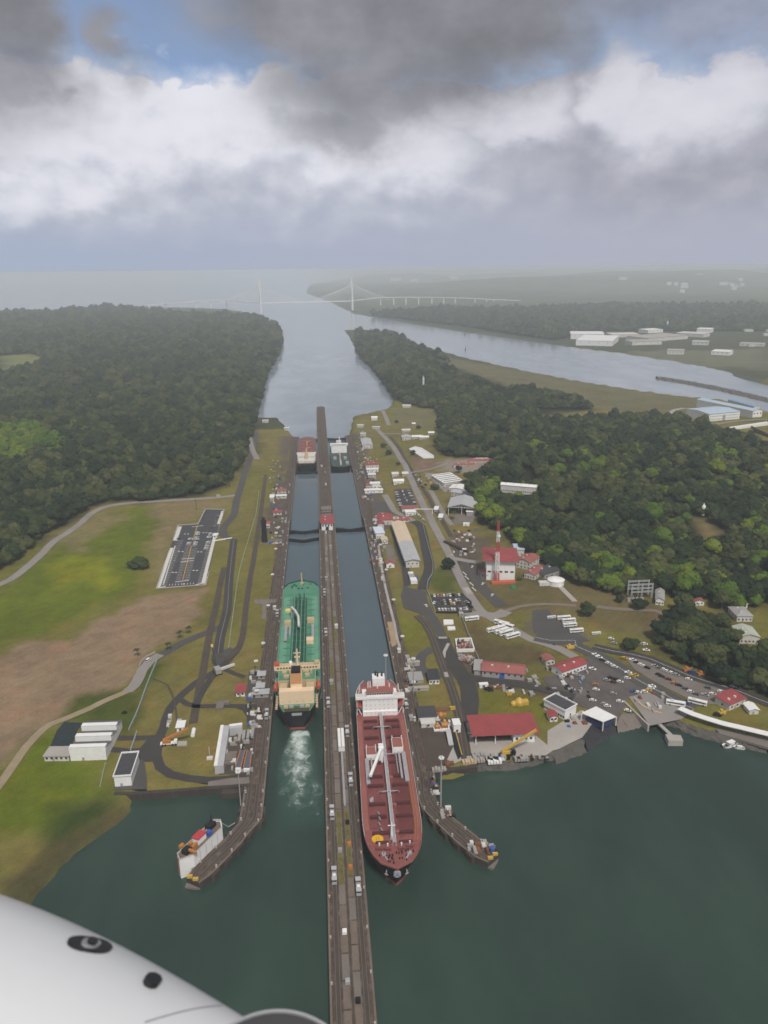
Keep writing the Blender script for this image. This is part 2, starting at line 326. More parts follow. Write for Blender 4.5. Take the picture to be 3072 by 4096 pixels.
def ground():
    xs = np.append(axis([(-41500, -6000, 5000, 700), (-6000, -1500, 500, 60), (-1500, -380, 45, 7), (-380, 430, 5, 5), (430, 1700, 7, 45), (1700, 9000, 50, 600), (9000, 41500, 600, 6000)]), 41500)
    ys = np.append(axis([(-2500, 100, 400, 12), (100, 950, 5, 5.5), (950, 2200, 6, 20), (2200, 7000, 22, 90), (7000, 42800, 120, 2500)]), 42800)
    X, Y = np.meshgrid(xs, ys); nx, ny = len(xs), len(ys)
    x, y = X.ravel(), Y.ravel()
    wob = np.array([fbm(a, b, 60, 1.0) for a, b in zip(x, y)])
    wob2 = np.array([fbm(a, b, 260, 5.0) for a, b in zip(x, y)])
    wob3 = np.array([fbm(a, b, 17, 9.0) if -600 < a < 700 and 200 < b < 1500 else 0.0 for a, b in zip(x, y)])
    hl = np.array([H(a, b) for a, b in zip(x, y)]) + wob*np.clip((np.abs(x - CX) - 120)/200, 0, 1)*np.clip((y - 950)/400, 0, 1)
    far = np.hypot(x, y)
    jit = wob*np.clip(far/500, 0.6, 14)*1.3
    z = np.where(y < 700, 21.0, -5.5)
    for poly in (LAND_W, LAND_E, LAND_N):
        sdv = seg_sd(x, y, poly)
        near_wall = np.abs(np.abs(x - CX) - 50) < 16
        s_ = sdv + np.where(near_wall & (y < 1500), 0, jit)
        wl = np.clip(far/200.0, 2.5, 60)
        k = np.clip(s_/wl*0.5 + 0.5, 0, 1); k = k*k*(3 - 2*k)
        z = np.maximum(z, z + (hl - z)*k)
    sdb = seg_sd(x, y, BASIN); z = np.where(sdb > 0, z - 6, z)
    # ----- what covers the ground: surface colours plus one sunlit patch, soft ragged borders
    col = np.zeros((len(x), 3)); col[:] = (0.136, 0.134, 0.026)
    v = np.clip(wob2*0.9 + 0.5, 0, 1)[:, None]; col = col*(1 - v) + np.array((0.182, 0.154, 0.050))*v
    def paint(poly, c, soft=8.0, jitk=1.0, amt=1.0):
        nonlocal col
        bx = [p[0] for p in poly]; by = [p[1] for p in poly]; mgn = soft*2 + 20
        idx = np.where((x > min(bx) - mgn) & (x < max(bx) + mgn) & (y > min(by) - mgn) & (y < max(by) + mgn))[0]
        if not len(idx): return
        s_ = seg_sd(x[idx], y[idx], poly) + (wob[idx]*soft*1.5 + wob2[idx]*soft*1.2 + wob3[idx]*4.0)*jitk
        k = (np.clip(s_/soft*0.5 + 0.5, 0, 1)*amt)[:, None]; col[idx] = col[idx]*(1 - k) + np.array(c)*k
    GREEN, OLIVE, DIRT, DRY, FOREST = (0.112, 0.142, 0.012), (0.150, 0.148, 0.024), (0.250, 0.180, 0.112), (0.205, 0.165, 0.078), (0.024, 0.029, 0.014)
    # far ground and forest floors
    far_w = np.where((y > 1500) & (x < 0) | (y > 2000), 1.0, 0.0)[:, None]; col = col*(1 - far_w) + np.array((0.062, 0.070, 0.030))*far_w
    fn = np.clip((y - 5200)/900, 0, 1)[:, None]*np.clip(0.5 + wob2*1.4, 0, 1)[:, None]; col = col*(1 - fn) + np.array((0.12, 0.125, 0.06))*fn
    for fp in FORESTS.values(): paint(fp, FOREST, 14)
    paint(P(C4, [(-200, 700), (0, 1000), (250, 800), (420, 680), (560, 560), (900, 490), (1000, 480), (1000, 640), (900, 760), (760, 1010), (500, 1150), (300, 1260), (100, 1300), (-200, 1500)]), GREEN, 10)
    paint(P(C4, [(420, 780), (600, 800), (720, 920), (660, 990), (460, 960), (250, 1040), (280, 900)]), (0.185, 0.200, 0.010), 10)
    paint(P(C4, [(900, 480), (1250, 450), (1420, 470), (1230, 500), (1080, 600), (1000, 900), (940, 960), (900, 720), (960, 600)]), DRY, 8)
    paint(P(C4, [(330, 690), (500, 590), (640, 540), (760, 560), (560, 640), (500, 760), (420, 760)]), DRY, 9, 1.2, 0.8)
    paint(P(C4, [(-60, 1560), (60, 1340), (180, 1290), (300, 1300), (430, 1300), (560, 1190), (700, 1140), (850, 1030), (1240, 985), (1180, 1080), (1240, 1120), (1130, 1200), (1080, 1290), (900, 1370), (840, 1440), (780, 1540), (400, 1650), (-200, 1700)]), DIRT, 3.5)
    paint(P(D3, [(-80, 60), (400, 20), (1250, 40), (1190, 300), (900, 480), (460, 690), (230, 880), (0, 1150), (-150, 1150)]), DIRT, 4)
    paint(P(D3, [(-100, 1280), (120, 1120), (440, 830), (640, 1080), (900, 1100), (1050, 1400), (850, 1460), (500, 1700), (-200, 1800)]), GREEN, 8)
    paint(P(D3, [(550, 1500), (900, 1400), (1100, 1420), (1000, 1600), (700, 1800), (400, 1900)]), (0.040, 0.062, 0.014), 7)
    paint(P(A, [(0, 1900), (110, 1830), (230, 1760), (290, 1730), (300, 1750), (160, 1850), (60, 1960), (0, 2030)]), (0.075, 0.070, 0.030), 5)
    paint(P(D3, [(700, 480), (1000, 420), (1250, 420), (1380, 300), (1440, 160), (1300, 620), (1220, 780), (900, 680), (660, 640)]), (0.070, 0.092, 0.018), 6)
    paint(P(A, [(0, 925), (70, 930), (115, 950), (160, 965), (110, 985), (60, 1000), (0, 1010)]), (0.20, 0.26, 0.03), 14)  # sunlight on the left forest, put into the ground colour
    paint(P(A, [(0, 765), (70, 760), (110, 775), (60, 800), (0, 825)]), (0.17, 0.19, 0.06), 30)
    # east bank
    paint(P(D1, [(160, 330), (330, 340), (440, 450), (480, 560), (200, 600), (140, 450)]), OLIVE, 4)
    paint(P(D1, [(440, 50), (600, -60), (700, 110), (690, 150), (470, 155)]), (0.085, 0.100, 0.024), 4)
    paint(P(D1, [(820, 950), (1100, 950), (1420, 1010), (1440, 1180), (1340, 1330), (1280, 1210), (830, 1210)]), OLIVE, 4)
    paint(P(D1, [(800, 380), (1000, 560), (1290, 560), (1500, 640), (1500, 760), (1230, 760), (860, 720), (780, 560)]), (0.105, 0.085, 0.038), 6)
    paint(P(D1, [(1000, 80), (1400, 60), (1600, 260), (1300, 300), (1080, 280)]), (0.140, 0.110, 0.045), 6)
    paint(P(C8, [(-50, 960), (300, 880), (560, 960), (700, 1040), (950, 1100), (1100, 1200), (1000, 1350), (700, 1280), (480, 1180), (200, 1100), (0, 1130)]), (0.130, 0.108, 0.045), 7)
    paint(P(C8, [(980, 1180), (1100, 1200), (1060, 1330), (960, 1300)]), (0.16, 0.105, 0.075), 6)
    paint(P(C8, [(1180, 560), (1280, 580), (1450, 660), (1420, 760), (1250, 780), (1130, 680)]), (0.17, 0.14, 0.06), 9)
    paint(P(C7, [(420, 80), (800, 85), (830, 250), (700, 270), (440, 230)]), (0.150, 0.140, 0.062), 6)
    paint(P(C7, [(580, 560), (720, 575), (900, 620), (800, 660), (620, 660)]), (0.19, 0.13, 0.085), 5)
    paint(P(C3, [(100, 420), (300, 470), (600, 520), (1000, 590), (1440, 665), (1250, 710), (1000, 690), (880, 660), (600, 600), (400, 540), (220, 470)]), (0.135, 0.125, 0.060), 20)
    paint(P(C3, [(380, 350), (700, 400), (1200, 480), (1659, 560), (1659, 600), (1300, 520), (800, 430), (400, 365)]), (0.090, 0.085, 0.070), 25)
    paint(P(C3, [(1000, 440), (1659, 430), (1659, 520), (1400, 500), (1100, 470)]), (0.13, 0.13, 0.075), 30)
    paint(P(D1, [(760, 780), (1240, 840), (1659, 960), (1659, 1040), (1400, 1000), (800, 900), (640, 820), (680, 640), (830, 700)]), (0.090, 0.074, 0.062), 5)
    paint(P(C7, [(1000, 1250), (1250, 1330), (1180, 1480), (1150, 1700), (1250, 1900), (1130, 1830), (1000, 1520)]), (0.105, 0.086, 0.062), 5)
    paint(P(C7, [(900, 560), (1100, 560), (1350, 560), (1440, 660), (1250, 720), (1000, 660), (860, 660)]), (0.26, 0.22, 0.18), 8)
    paint(P(C8, [(200, 1140), (330, 1140), (420, 1230), (560, 1330), (330, 1370), (180, 1270)]), (0.115, 0.10, 0.09), 6)
    # strips beside the locks: worn ground between the wall tops and the grass
    for sg in (-1, 1):
        xc = CX + sg*62
        paint([Vector((xc - 9, 820, 0)), Vector((xc + 9, 820, 0)), Vector((xc + 9, 1420, 0)), Vector((xc - 9, 1420, 0))], (0.115, 0.095, 0.075), 6)
    me = bpy.data.meshes.new('ground')
    me.from_pydata(np.stack([x, y, z], 1).tolist(), [], [(j*nx + i, j*nx + i + 1, (j + 1)*nx + i + 1, (j + 1)*nx + i) for j in range(ny - 1) for i in range(nx - 1)])
    ca = me.color_attributes.new('cover', 'FLOAT_COLOR', 'POINT')
    ca.data.foreach_set('color', np.concatenate([col, np.ones((len(x), 1))], 1).astype(np.float32).ravel())
    me.polygons.foreach_set('use_smooth', [True]*len(me.polygons))
    m = bpy.data.materials.new('ground_cover'); m.use_nodes = True; w = NT(m.node_tree)
    o = w.new('ShaderNodeOutputMaterial'); b = w.new('ShaderNodeBsdfPrincipled'); w.t.links.new(b.outputs[0], o.inputs[0])
    a = w.new('ShaderNodeAttribute', attribute_name='cover'); pos = w.new('ShaderNodeNewGeometry').outputs['Position']
    n0 = w.noise(pos, 0.018, 5, 0.6); n1 = w.noise(pos, 0.09, 6, 0.65); n2 = w.noise(pos, 0.7, 4, 0.7)
    k = w.m('ADD', 1.0, w.m('ADD', w.m('MULTIPLY', w.m('SUBTRACT', n1, 0.5), 0.9), w.m('ADD', w.m('MULTIPLY', w.m('SUBTRACT', n2, 0.5), 0.7), w.m('MULTIPLY', w.m('SUBTRACT', n0, 0.5), 0.8))))
    rot = w.new('ShaderNodeVectorRotate', rotation_type='Z_AXIS'); w.put(rot.inputs['Vector'], pos); rot.inputs['Angle'].default_value = R(-52)
    n3 = w.noise(w.vm('MULTIPLY', rot.outputs[0], (0.02, 0.35, 0.1)), 1.0, 5, 0.65)
    k = w.m('MAXIMUM', w.m('ADD', k, w.m('MULTIPLY', w.m('SUBTRACT', n3, 0.5), 0.45)), 0.3)
    c = w.vm('MULTIPLY', a.outputs['Color'], w.comb(k, k, k))
    dry = w.vm('MULTIPLY', c, (1.22, 1.0, 1.0)); c2 = w.mix(w.step(w.noise(pos, 0.035, 6, 0.65), 0.48, 0.72), c, dry)
    w.put(b.inputs['Base Color'], c2); b.inputs['Roughness'].default_value = 1.0; b.inputs['Specular IOR Level'].default_value = 0.1
    bp = w.new('ShaderNodeBump'); bp.inputs['Strength'].default_value = 0.5; bp.inputs['Distance'].default_value = 1.0; w.put(bp.inputs['Height'], n2); w.t.links.new(bp.outputs[0], b.inputs['Normal'])
    me.materials.append(m); tag(link('ground', me), kind='structure')
FORESTS = {
 'west': P(A, [(-120, 1290), (0, 1236), (60, 1190), (120, 1140), (180, 1100), (232, 1082), (330, 1084), (440, 1066), (500, 1042), (522, 1000), (538, 950), (548, 915), (556, 880), (566, 850), (576, 806), (600, 768), (608, 745), (602, 712), (562, 690), (520, 688), (480, 685), (400, 684), (300, 674), (230, 668), (120, 680), (0, 680), (-200, 672)]),
 'east': P(A, [(770, 722), (862, 732), (890, 752), (960, 775), (1010, 805), (1080, 830), (1160, 848), (1250, 870), (1280, 885), (1180, 895), (1090, 930), (1200, 905), (1330, 902), (1440, 908), (1520, 925), (1590, 945), (1700, 985), (1800, 1040), (1800, 1330), (1659, 1300), (1590, 1330), (1540, 1310), (1470, 1296), (1420, 1278), (1330, 1286), (1250, 1262), (1200, 1232), (1130, 1190), (1080, 1150), (1040, 1130), (1022, 1082), (1010, 1042), (1075, 1010), (1010, 990), (960, 985), (944, 962), (950, 930), (945, 885), (880, 876), (858, 862), (835, 830), (800, 790), (775, 765)]),
 'south': P(A, [(1440, 1330), (1500, 1318), (1560, 1350), (1590, 1390), (1620, 1420), (1720, 1440), (1760, 1560), (1659, 1512), (1600, 1490), (1540, 1470), (1480, 1440), (1425, 1400)]),
 'north': P(A, [(800, 682), (1000, 706), (1100, 722), (1200, 736), (1230, 730), (1240, 716), (1660, 716), (1800, 690), (1660, 664), (1300, 666), (1100, 672), (960, 672), (900, 676)]),
}
def sheet(name, pts, mt, up=0.12, kind='structure', cell=14.0):
    """a thin level sheet draped on the land inside an outline"""
    poly = [Vector((p[0], p[1])) for p in pts]
    bm = bmesh.new(); vs = [bm.verts.new((p.x, p.y, 0)) for p in poly]; bm.faces.new(vs)
    xs = [p.x for p in poly]; ys = [p.y for p in poly]
    for lo, hi, ax in ((min(xs), max(xs), 0), (min(ys), max(ys), 1)):
        n = max(1, min(90, int((hi - lo)/cell)))
        for i in range(1, n):
            co = [0, 0, 0]; co[ax] = lo + (hi - lo)*i/n; no = [0, 0, 0]; no[ax] = 1
            bmesh.ops.bisect_plane(bm, geom=bm.verts[:] + bm.edges[:] + bm.faces[:], plane_co=co, plane_no=no)
    for v in bm.verts: v.co.z = H(v.co.x, v.co.y) + up
    bmesh.ops.recalc_face_normals(bm, faces=bm.faces)
    me = bpy.data.meshes.new(name); bm.to_mesh(me); bm.free()
    if len(me.polygons) and sum(p.normal.z for p in me.polygons) < 0: me.flip_normals()
    me.materials.append(mt); o = link(name, me)
    if kind: tag(o, kind=kind)
    return o
def smooth_path(pts, step=8.0):
    pts = [Vector((p[0], p[1])) for p in pts]; out = []
    for i in range(len(pts) - 1):
        p0, p1, p2, p3 = pts[max(i - 1, 0)], pts[i], pts[i + 1], pts[min(i + 2, len(pts) - 1)]
        n = max(1, int((p2 - p1).length/step))
        for k in range(n):
            t = k/n; out.append(0.5*((2*p1) + (p2 - p0)*t + (2*p0 - 5*p1 + 4*p2 - p3)*t*t + (3*p1 - p0 - 3*p2 + p3)*t*t*t))
    return out + [pts[-1]]
def strip(mb, pts, width, up=0.15, off=0.0, zf=None):
    """flat ribbon along a path, draped on the land"""
    c = [Vector((p[0], p[1])) for p in pts]; vs = []
    for i, p in enumerate(c):
        d = (c[min(i + 1, len(c) - 1)] - c[max(i - 1, 0)]); d = d.normalized() if d.length > 1e-6 else Vector((0, 1)); n = Vector((d.y, -d.x))
        wd = width(i/(len(c) - 1)) if callable(width) else width
        for s_ in (-1, 1):
            q = p + n*(off + s_*wd/2); vs.append((q.x, q.y, (zf or H)(q.x, q.y) + up))
    return mb.add(vs, [(2*i, 2*i + 1, 2*i + 3, 2*i + 2) for i in range(len(c) - 1)])
def road(name, pts, width, mt, up=0.2, line=None):
    c = smooth_path(pts); mb = MB(); strip(mb, c, width, up); ms = [mt]
    if line is not None:
        mb.mat(1); strip(mb, c, 0.35, up + 0.03); ms.append(line)
    return tag(mb.build(name, ms), kind='structure')
ground()
# ------------------------------------------------------------------ water
def water_mat(name, col, rough, bscale, bstr, tint=None):
    m = bpy.data.materials.new(name); m.use_nodes = True; w = NT(m.node_tree)
    o = w.new('ShaderNodeOutputMaterial'); b = w.new('ShaderNodeBsdfPrincipled'); w.t.links.new(b.outputs[0], o.inputs[0])
    pos = w.new('ShaderNodeNewGeometry').outputs['Position']
    n0 = w.noise(w.vm('MULTIPLY', pos, (1, 0.5, 1)), 0.012, 4, 0.6)
    w.put(b.inputs['Base Color'], w.mix(w.step(n0, 0.35, 0.68), col, tint or tuple(c*1.4 for c in col[:3]) + (1,)))
    b.inputs['Roughness'].default_value = rough; b.inputs['IOR'].default_value = 1.33
    n1 = w.noise(w.vm('MULTIPLY', pos, (1, 1.6, 1)), bscale, 4, 0.6); n2 = w.noise(pos, bscale*0.12, 3, 0.5)
    bp = w.new('ShaderNodeBump'); bp.inputs['Strength'].default_value = bstr; bp.inputs['Distance'].default_value = 0.25
    w.put(bp.inputs['Height'], w.m('ADD', n1, w.m('MULTIPLY', n2, 1.5))); w.t.links.new(bp.outputs[0], b.inputs['Normal'])
    return m
M_LAKE = water_mat('lake_water', (0.023, 0.043, 0.035, 1), 0.13, 0.45, 0.6, (0.037, 0.067, 0.051, 1))
M_CHAM = water_mat('chamber_water', (0.078, 0.112, 0.132, 1), 0.06, 0.4, 0.10, (0.092, 0.130, 0.155, 1))
M_SEA = water_mat('sea_water', (0.215, 0.255, 0.310, 1), 0.14, 0.05, 0.35, (0.285, 0.330, 0.385, 1))
def flat(name, poly, z, m, kind='structure'):
    mb = MB(); mb.add([(p[0], p[1], z) for p in poly], [tuple(range(len(poly)))])
    return tag(mb.build(name, m), kind=kind)
flat('lake', [(-4000, -2400), (4000, -2400), (4000, 806), (-4000, 806)], LAKE, M_LAKE)
flat('sea', [(-41000, 1300), (41000, 1300), (41000, 42600), (-41000, 42600)], SEA, M_SEA)
for sg in (-1, 1):
    xa, xb = sorted((CX + sg*8, CX + sg*44))
    flat('chamber_water', [(xa, 470), (xb, 470), (xb, G1), (xa, G1)], LAKE + 0.02, M_CHAM)
    flat('chamber_water', [(xa, G1), (xb, G1), (xb, G2), (xa, G2)], MID, M_CHAM)
    flat('chamber_water', [(xa, G2), (xb, G2), (xb, G3), (xa, G3)], LOW - 2, M_CHAM)
flat('basin_water', P(A, [(1570, 928), (1720, 905), (1780, 1010), (1660, 970)], 10), 5, M_CHAM)

# ------------------------------------------------------------------ lock walls
WY = [-40, 100, G1 + 30, G1 + 75, G2 + 25, G2 + 70, G3 + 20, WEND, CEND]
WZ = [28.5, 28.5, 28.5, 20.5, 20.5, 12.5, 12.5, 7.0, 5.0]
def WT(x, y): return float(np.interp(y, WY, WZ))
def wall_body(mb, x0, x1, ys, zb=-6.0):
    vs = []
    for y in ys:
        z = WT(0, y); vs += [(x0, y, zb), (x0, y, z), (x1, y, z), (x1, y, zb)]
    n = len(ys); fs = []
    for i in range(n - 1):
        a = 4*i; b = a + 4
        mb.cur = 0; mb.add([], [])
        fs += [(a, a + 1, b + 1, b), (a + 1, a + 2, b + 2, b + 1), (a + 2, a + 3, b + 3, b + 2)]
    fs += [(0, 3, 2, 1), (4*n - 4, 4*n - 3, 4*n - 2, 4*n - 1)]
    b0 = len(mb.v); mb.v += vs; mb.f += [tuple(b0 + i for i in f) for f in fs]
    # faces of the walls are stained darker than the tops
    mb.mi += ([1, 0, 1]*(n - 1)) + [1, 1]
def wall_material():
    m = bpy.data.materials.new('lock_wall_top'); m.use_nodes = True; w = NT(m.node_tree)
    o = w.new('ShaderNodeOutputMaterial'); b = w.new('ShaderNodeBsdfPrincipled'); w.t.links.new(b.outputs[0], o.inputs[0])
    pos = w.new('ShaderNodeNewGeometry').outputs['Position']
    n1 = w.noise(w.vm('MULTIPLY', pos, (1, 0.12, 1)), 0.5, 6, 0.65); n2 = w.noise(pos, 0.25, 6, 0.65); n3 = w.noise(pos, 2.0, 3, 0.6)
    k = w.m('MAXIMUM', w.m('ADD', 1.0, w.m('ADD', w.m('MULTIPLY', w.m('SUBTRACT', n1, 0.5), 1.3), w.m('ADD', w.m('MULTIPLY', w.m('SUBTRACT', n2, 0.5), 1.0), w.m('MULTIPLY', w.m('SUBTRACT', n3, 0.5), 0.5)))), 0.3)
    c = w.mix(w.step(n2, 0.45, 0.7), (0.094, 0.070, 0.055, 1), (0.140, 0.112, 0.092, 1))
    w.put(b.inputs['Base Color'], w.vm('MULTIPLY', c, w.comb(k, k, k))); b.inputs['Roughness'].default_value = 0.95; b.inputs['Specular IOR Level'].default_value = 0.15
    return m
M_WTOP = wall_material()
def yrange(a, b, step): return [a + (b - a)*i/max(1, round((b - a)/step)) for i in range(int(max(1, round((b - a)/step))) + 1)]
YS_C = sorted(set(yrange(-40, CEND, 24)) | {G1 + 30, G1 + 75, G2 + 25, G2 + 70, G3 + 20, WEND})
def rails(parent, xc, ys, gauge=2.6, xf=None, zf=None):
    """rack track: a dark bed with two steel rails; xf bends it"""
    zf = zf or WT; xf = xf or (lambda y: xc)
    pts = [(xf(y), y) for y in ys]
    mb = MB(); strip(mb, pts, gauge + 0.7, 0.02, zf=zf); mb.build('track_bed', M_TRACKBED, parent)
    for s_ in (-1, 1):
        r = MB(); strip(r, pts, 0.24, 0.16, s_*gauge/2, zf=zf)
        r.build('rail', M_RAIL, parent)
cw = thing('lock_wall', 'long centre lock wall with rail tracks running away between the two lanes', 'lock wall', (0, 0, 0))
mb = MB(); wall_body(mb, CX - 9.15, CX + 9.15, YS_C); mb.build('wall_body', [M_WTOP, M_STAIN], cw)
mb = MB(); mb.lathe([(9.15, -6), (9.15, 4.6), (7.5, 5.0)], 20, (CX, CEND)); mb.build('rounded_nose', M_WTOP, cw)
YT = [y for y in YS_C if y < WEND + 1]
for xo, g in ((-5.6, 1.7), (5.6, 1.7)): rails(cw, CX + xo, YT, g)
mb = MB(); strip(mb, [(CX + 0.1, y) for y in YT], 0.7, 0.03, zf=WT); mb.build('cable_trench', M_TRACKBED, cw)
def coping(parent, x, ys):
    mb = MB(); strip(mb, [(x, y) for y in ys], 0.8, 0.05, zf=WT); mb.build('coping', M_SLAB, parent)
coping(cw, CX - 8.6, YT); coping(cw, CX + 8.6, YT)
for i in range(46):                                   # worn slabs set in the deck between the tracks
    y = 205 + i*13.2; mb = MB(); z = WT(0, y)
    mb.box(CX - 3.6, CX - 0.6, y, y + 12.3, z - 0.2, z + 0.06 + 0.03*(i % 3)); mb.build('deck_slab', M_SLAB if i % 3 else M_CONC, cw)
    mb = MB(); mb.box(CX + 0.8, CX + 3.7, y + 4, y + 16.4, z - 0.2, z + 0.05 + 0.03*((i + 1) % 3)); mb.build('deck_slab', M_SLAB if (i + 1) % 3 else M_CONC, cw)
for xo, y0, y1 in ((-2.1, 296, 352), (2.2, 300, 352), (-2.0, 470, 520), (2.1, 545, 600)):
    mb = MB(); strip(mb, [(CX + xo, y0 + k*4) for k in range(int((y1 - y0)/4))], 2.1, 0.14, zf=WT); tag(mb.build('moss_strip', mat('dry_moss', (0.135, 0.118, 0.034, 1), 1.0, .4, .4), cw), kind=None)
boll = MB(); boll.lathe([(0.55, 0), (0.45, 0.35), (0.30, 0.5), (0.34, 0.95), (0.62, 1.1), (0.55, 1.35), (0.2, 1.45)], 10); BOLL = boll.mesh('bollard', M_CONCL)
for i in range(23):
    for s_ in (-1, 1):
        y = 222 + i*23.0 + s_*2; o = link('bollard', BOLL, cw, (CX + s_*8.2, y, WT(0, y)))
        o.scale = (0.85, 0.85, 0.8)
sidewalls = {}
for sg, nm in ((-1, 'west'), (1, 'east')):
    xw = WL if sg < 0 else WR; ow = 12.0
    t = thing('lock_wall', f"{'left' if sg < 0 else 'right'} side lock wall of brown concrete with towing track, beside the {'green' if sg < 0 else 'red'} ship", 'lock wall'); sidewalls[sg] = t
    ys = [y for y in YS_C if 352 < y < WEND + 1]; ys = [375.5 if sg < 0 else 377.5] + [y for y in ys if y > 379]
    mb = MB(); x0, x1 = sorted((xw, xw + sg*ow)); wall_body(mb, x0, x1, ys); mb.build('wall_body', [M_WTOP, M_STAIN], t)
    rails(t, xw + sg*3.4, ys, 1.7); rails(t, xw + sg*9.2, ys, 1.7); coping(t, xw + sg*0.6, ys)
    for i in range(20):
        y = 395 + i*24.0; link('bollard', BOLL, t, (xw + sg*1.3, y, WT(0, y)))
# approach walls that bend away into the lake
def xsec(poly_l, poly_r, n):
    """resample two edges into n paired points"""
    def rs(p):
        p = [Vector((q[0], q[1])) for q in p]; d = [0]
        for i in range(len(p) - 1): d.append(d[-1] + (p[i + 1] - p[i]).length)
        return [Vector((np.interp(d[-1]*k/(n - 1), d, [q.x for q in p]), np.interp(d[-1]*k/(n - 1), d, [q.y for q in p]))) for k in range(n)]
    return rs(poly_l), rs(poly_r)
def approach_wall(label, left, right, tracks):
    t = thing('approach_wall', label, 'wall')
    le, re = xsec(smooth_path(left, 10), smooth_path(right, 10), 34); z = 28.47
    mb = MB(); vs = []
    for a, b in zip(le, re): vs += [(a.x, a.y, 10), (a.x, a.y, z), (b.x, b.y, z), (b.x, b.y, 10)]
    n = len(le); fs = []
    for i in range(n - 1):
        a = 4*i; b = a + 4; fs += [(a, b, b + 1, a + 1), (a + 1, b + 1, b + 2, a + 2), (a + 2, b + 2, b + 3, a + 3)]
    fs += [(0, 1, 2, 3), (4*n - 4, 4*n - 1, 4*n - 2, 4*n - 3)]
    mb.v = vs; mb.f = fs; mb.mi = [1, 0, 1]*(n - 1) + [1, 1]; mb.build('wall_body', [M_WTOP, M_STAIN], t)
    for f, g in tracks:
        c = [a.lerp(b, f) for a, b in zip(le, re)]
        mb = MB(); strip(mb, c, g + 0.8, 0.03, zf=lambda x, y: z); mb.build('track_bed', M_TRACKBED, t)
        for s_ in (-1, 1):
            mb = MB(); strip(mb, c, 0.24, 0.15, s_*g/2, zf=lambda x, y: z); mb.build('rail', M_RAIL, t)
    for side in (le, re):
        c = [q.lerp(o_, 0.045) for q, o_ in zip(side, re if side is le else le)]
        mb = MB(); strip(mb, c, 0.9, 0.06, zf=lambda x, y: z); mb.build('coping', M_SLAB, t)
    # timber-faced concrete buttresses stepping out of the wall face
    for side, oth in ((le, re), (re, le)):
        for i in range(9, 33, 4):
            p, q = side[i], oth[i]; o_ = (p - q).normalized(); d = (side[min(i + 1, n - 1)] - side[i - 1]).normalized()
            a = p - d*3 + o_*0.1; b = p + d*3 + o_*0.1; c = p + d*2.2 + o_*(0.8 + (i*7 % 5)*.22); e = p - d*2.6 + o_*(0.7 + (i*5 % 4)*.2)
            m2 = MB(); m2.prism([a, b, c, e], 18, 27.9 + 0.3*(i % 2)); m2.build('buttress', M_STAIN, t)
    for i in range(3, 33, 5):
        for f in (0.1, 0.9):
            p = le[i].lerp(re[i], f); link('bollard', BOLL, t, (p.x, p.y, z))
    p, q = le[-1], re[-1]; d = (le[-1] - le[-2]).normalized()
    mb = MB(); mb.prism([p + d*0.05, q + d*0.05, q + d*1.2 + (p - q)*0.3, p + d*2.6 - (p - q)*0.05], 18, 25.6); mb.build('end_ledge', M_CONC, t)
    for f in (0.25, 0.7):
        m2 = MB(); c = p.lerp(q, f); m2.box(c.x - 1.3, c.x + 1.3, c.y + 0.3, c.y + 1.6, z, z + 1.3); m2.build('fender_block', M_YEL, t)
    return t, le, re
zt = 28.47
AWL = approach_wall('left approach wall of weathered concrete curving out to the moored caisson', [Vector((WL - 12, 376)), Vector((WL - 12, 362))] + P(D5, [(838, 690), (700, 850), (560, 960), (430, 1085), (345, 1210)], zt),
                    [Vector((WL, 376)), Vector((WL, 362))] + P(D5, [(1062, 660), (950, 770), (872, 880), (745, 1015), (600, 1165), (468, 1262)], zt), ((0.28, 1.7), (0.66, 1.7)))
AWR = approach_wall('right approach wall of weathered concrete angling out past the red ship bow', [Vector((WR, 378)), Vector((WR, 368))] + P(D6, [(775, 1240), (800, 1310), (900, 1415), (1000, 1510), (1100, 1605), (1240, 1715), (1352, 1762)], zt),
                    [Vector((WR + 12, 378)), Vector((WR + 11.4, 368))] + P(D6, [(892, 1170), (950, 1280), (1060, 1385), (1160, 1465), (1300, 1575), (1440, 1690)], zt), ((0.3, 1.7), (0.7, 1.7)))
# mitre gates
def gate(y, z0, z1, label, xs):
    xa, xb = xs; t = thing('lock_gate', label, 'lock gate', (0, 0, 0)); xm = (xa + xb)/2; v = 7.0
    for x_ in (xa, xb):
        s_ = 1 if x_ < xm else -1
        mb = MB(); a, b = Vector((x_, y, 0)), Vector((xm, y - v, 0)); d = (b - a).normalized(); n = Vector((d.y*s_, -d.x*s_, 0))
        mb.prism([a, b, b + n*2.0, a + n*2.0], z0, z1); leaf = mb.build('gate_leaf', M_DARK, t)
        mb = MB(); mb.bar(a + Vector((0, 0, z1 + 0.9)), b + Vector((0, 0, z1 + 0.9)), 0.12)
        for k in range(9): p = a.lerp(b, k/8.0); mb.bar(p + Vector((0, 0, z1)), p + Vector((0, 0, z1 + 0.9)), 0.1)
        mb.build('handrail', M_RAIL, leaf)
LANE_L, LANE_R = (WL - 0.5, CX - 8.9), (CX + 8.9, WR + 0.5)
gate(G1 + 6, 4, 28.0, 'dark mitre gate closing the left lane, the farther of its close pair', LANE_L)
gate(G1 - 22, 10, 28.0, 'dark mitre gate closing the left lane, the nearer of its close pair', LANE_L)
gate(G1 + 8, 4, 28.0, 'single dark mitre gate closing the right lane beside the control house', LANE_R)
gate(G2 + 6, 0, 20.0, 'dark mitre gate behind the stern of the far red decked ship', LANE_L)
gate(G3, -4, 12.2, 'dark mitre gate at the far end beyond the bow of the far red decked ship', LANE_L)
gate(G3 + 4, -4, 12.2, 'dark mitre gate at the far end beyond the white bridge of the far green ship', LANE_R)

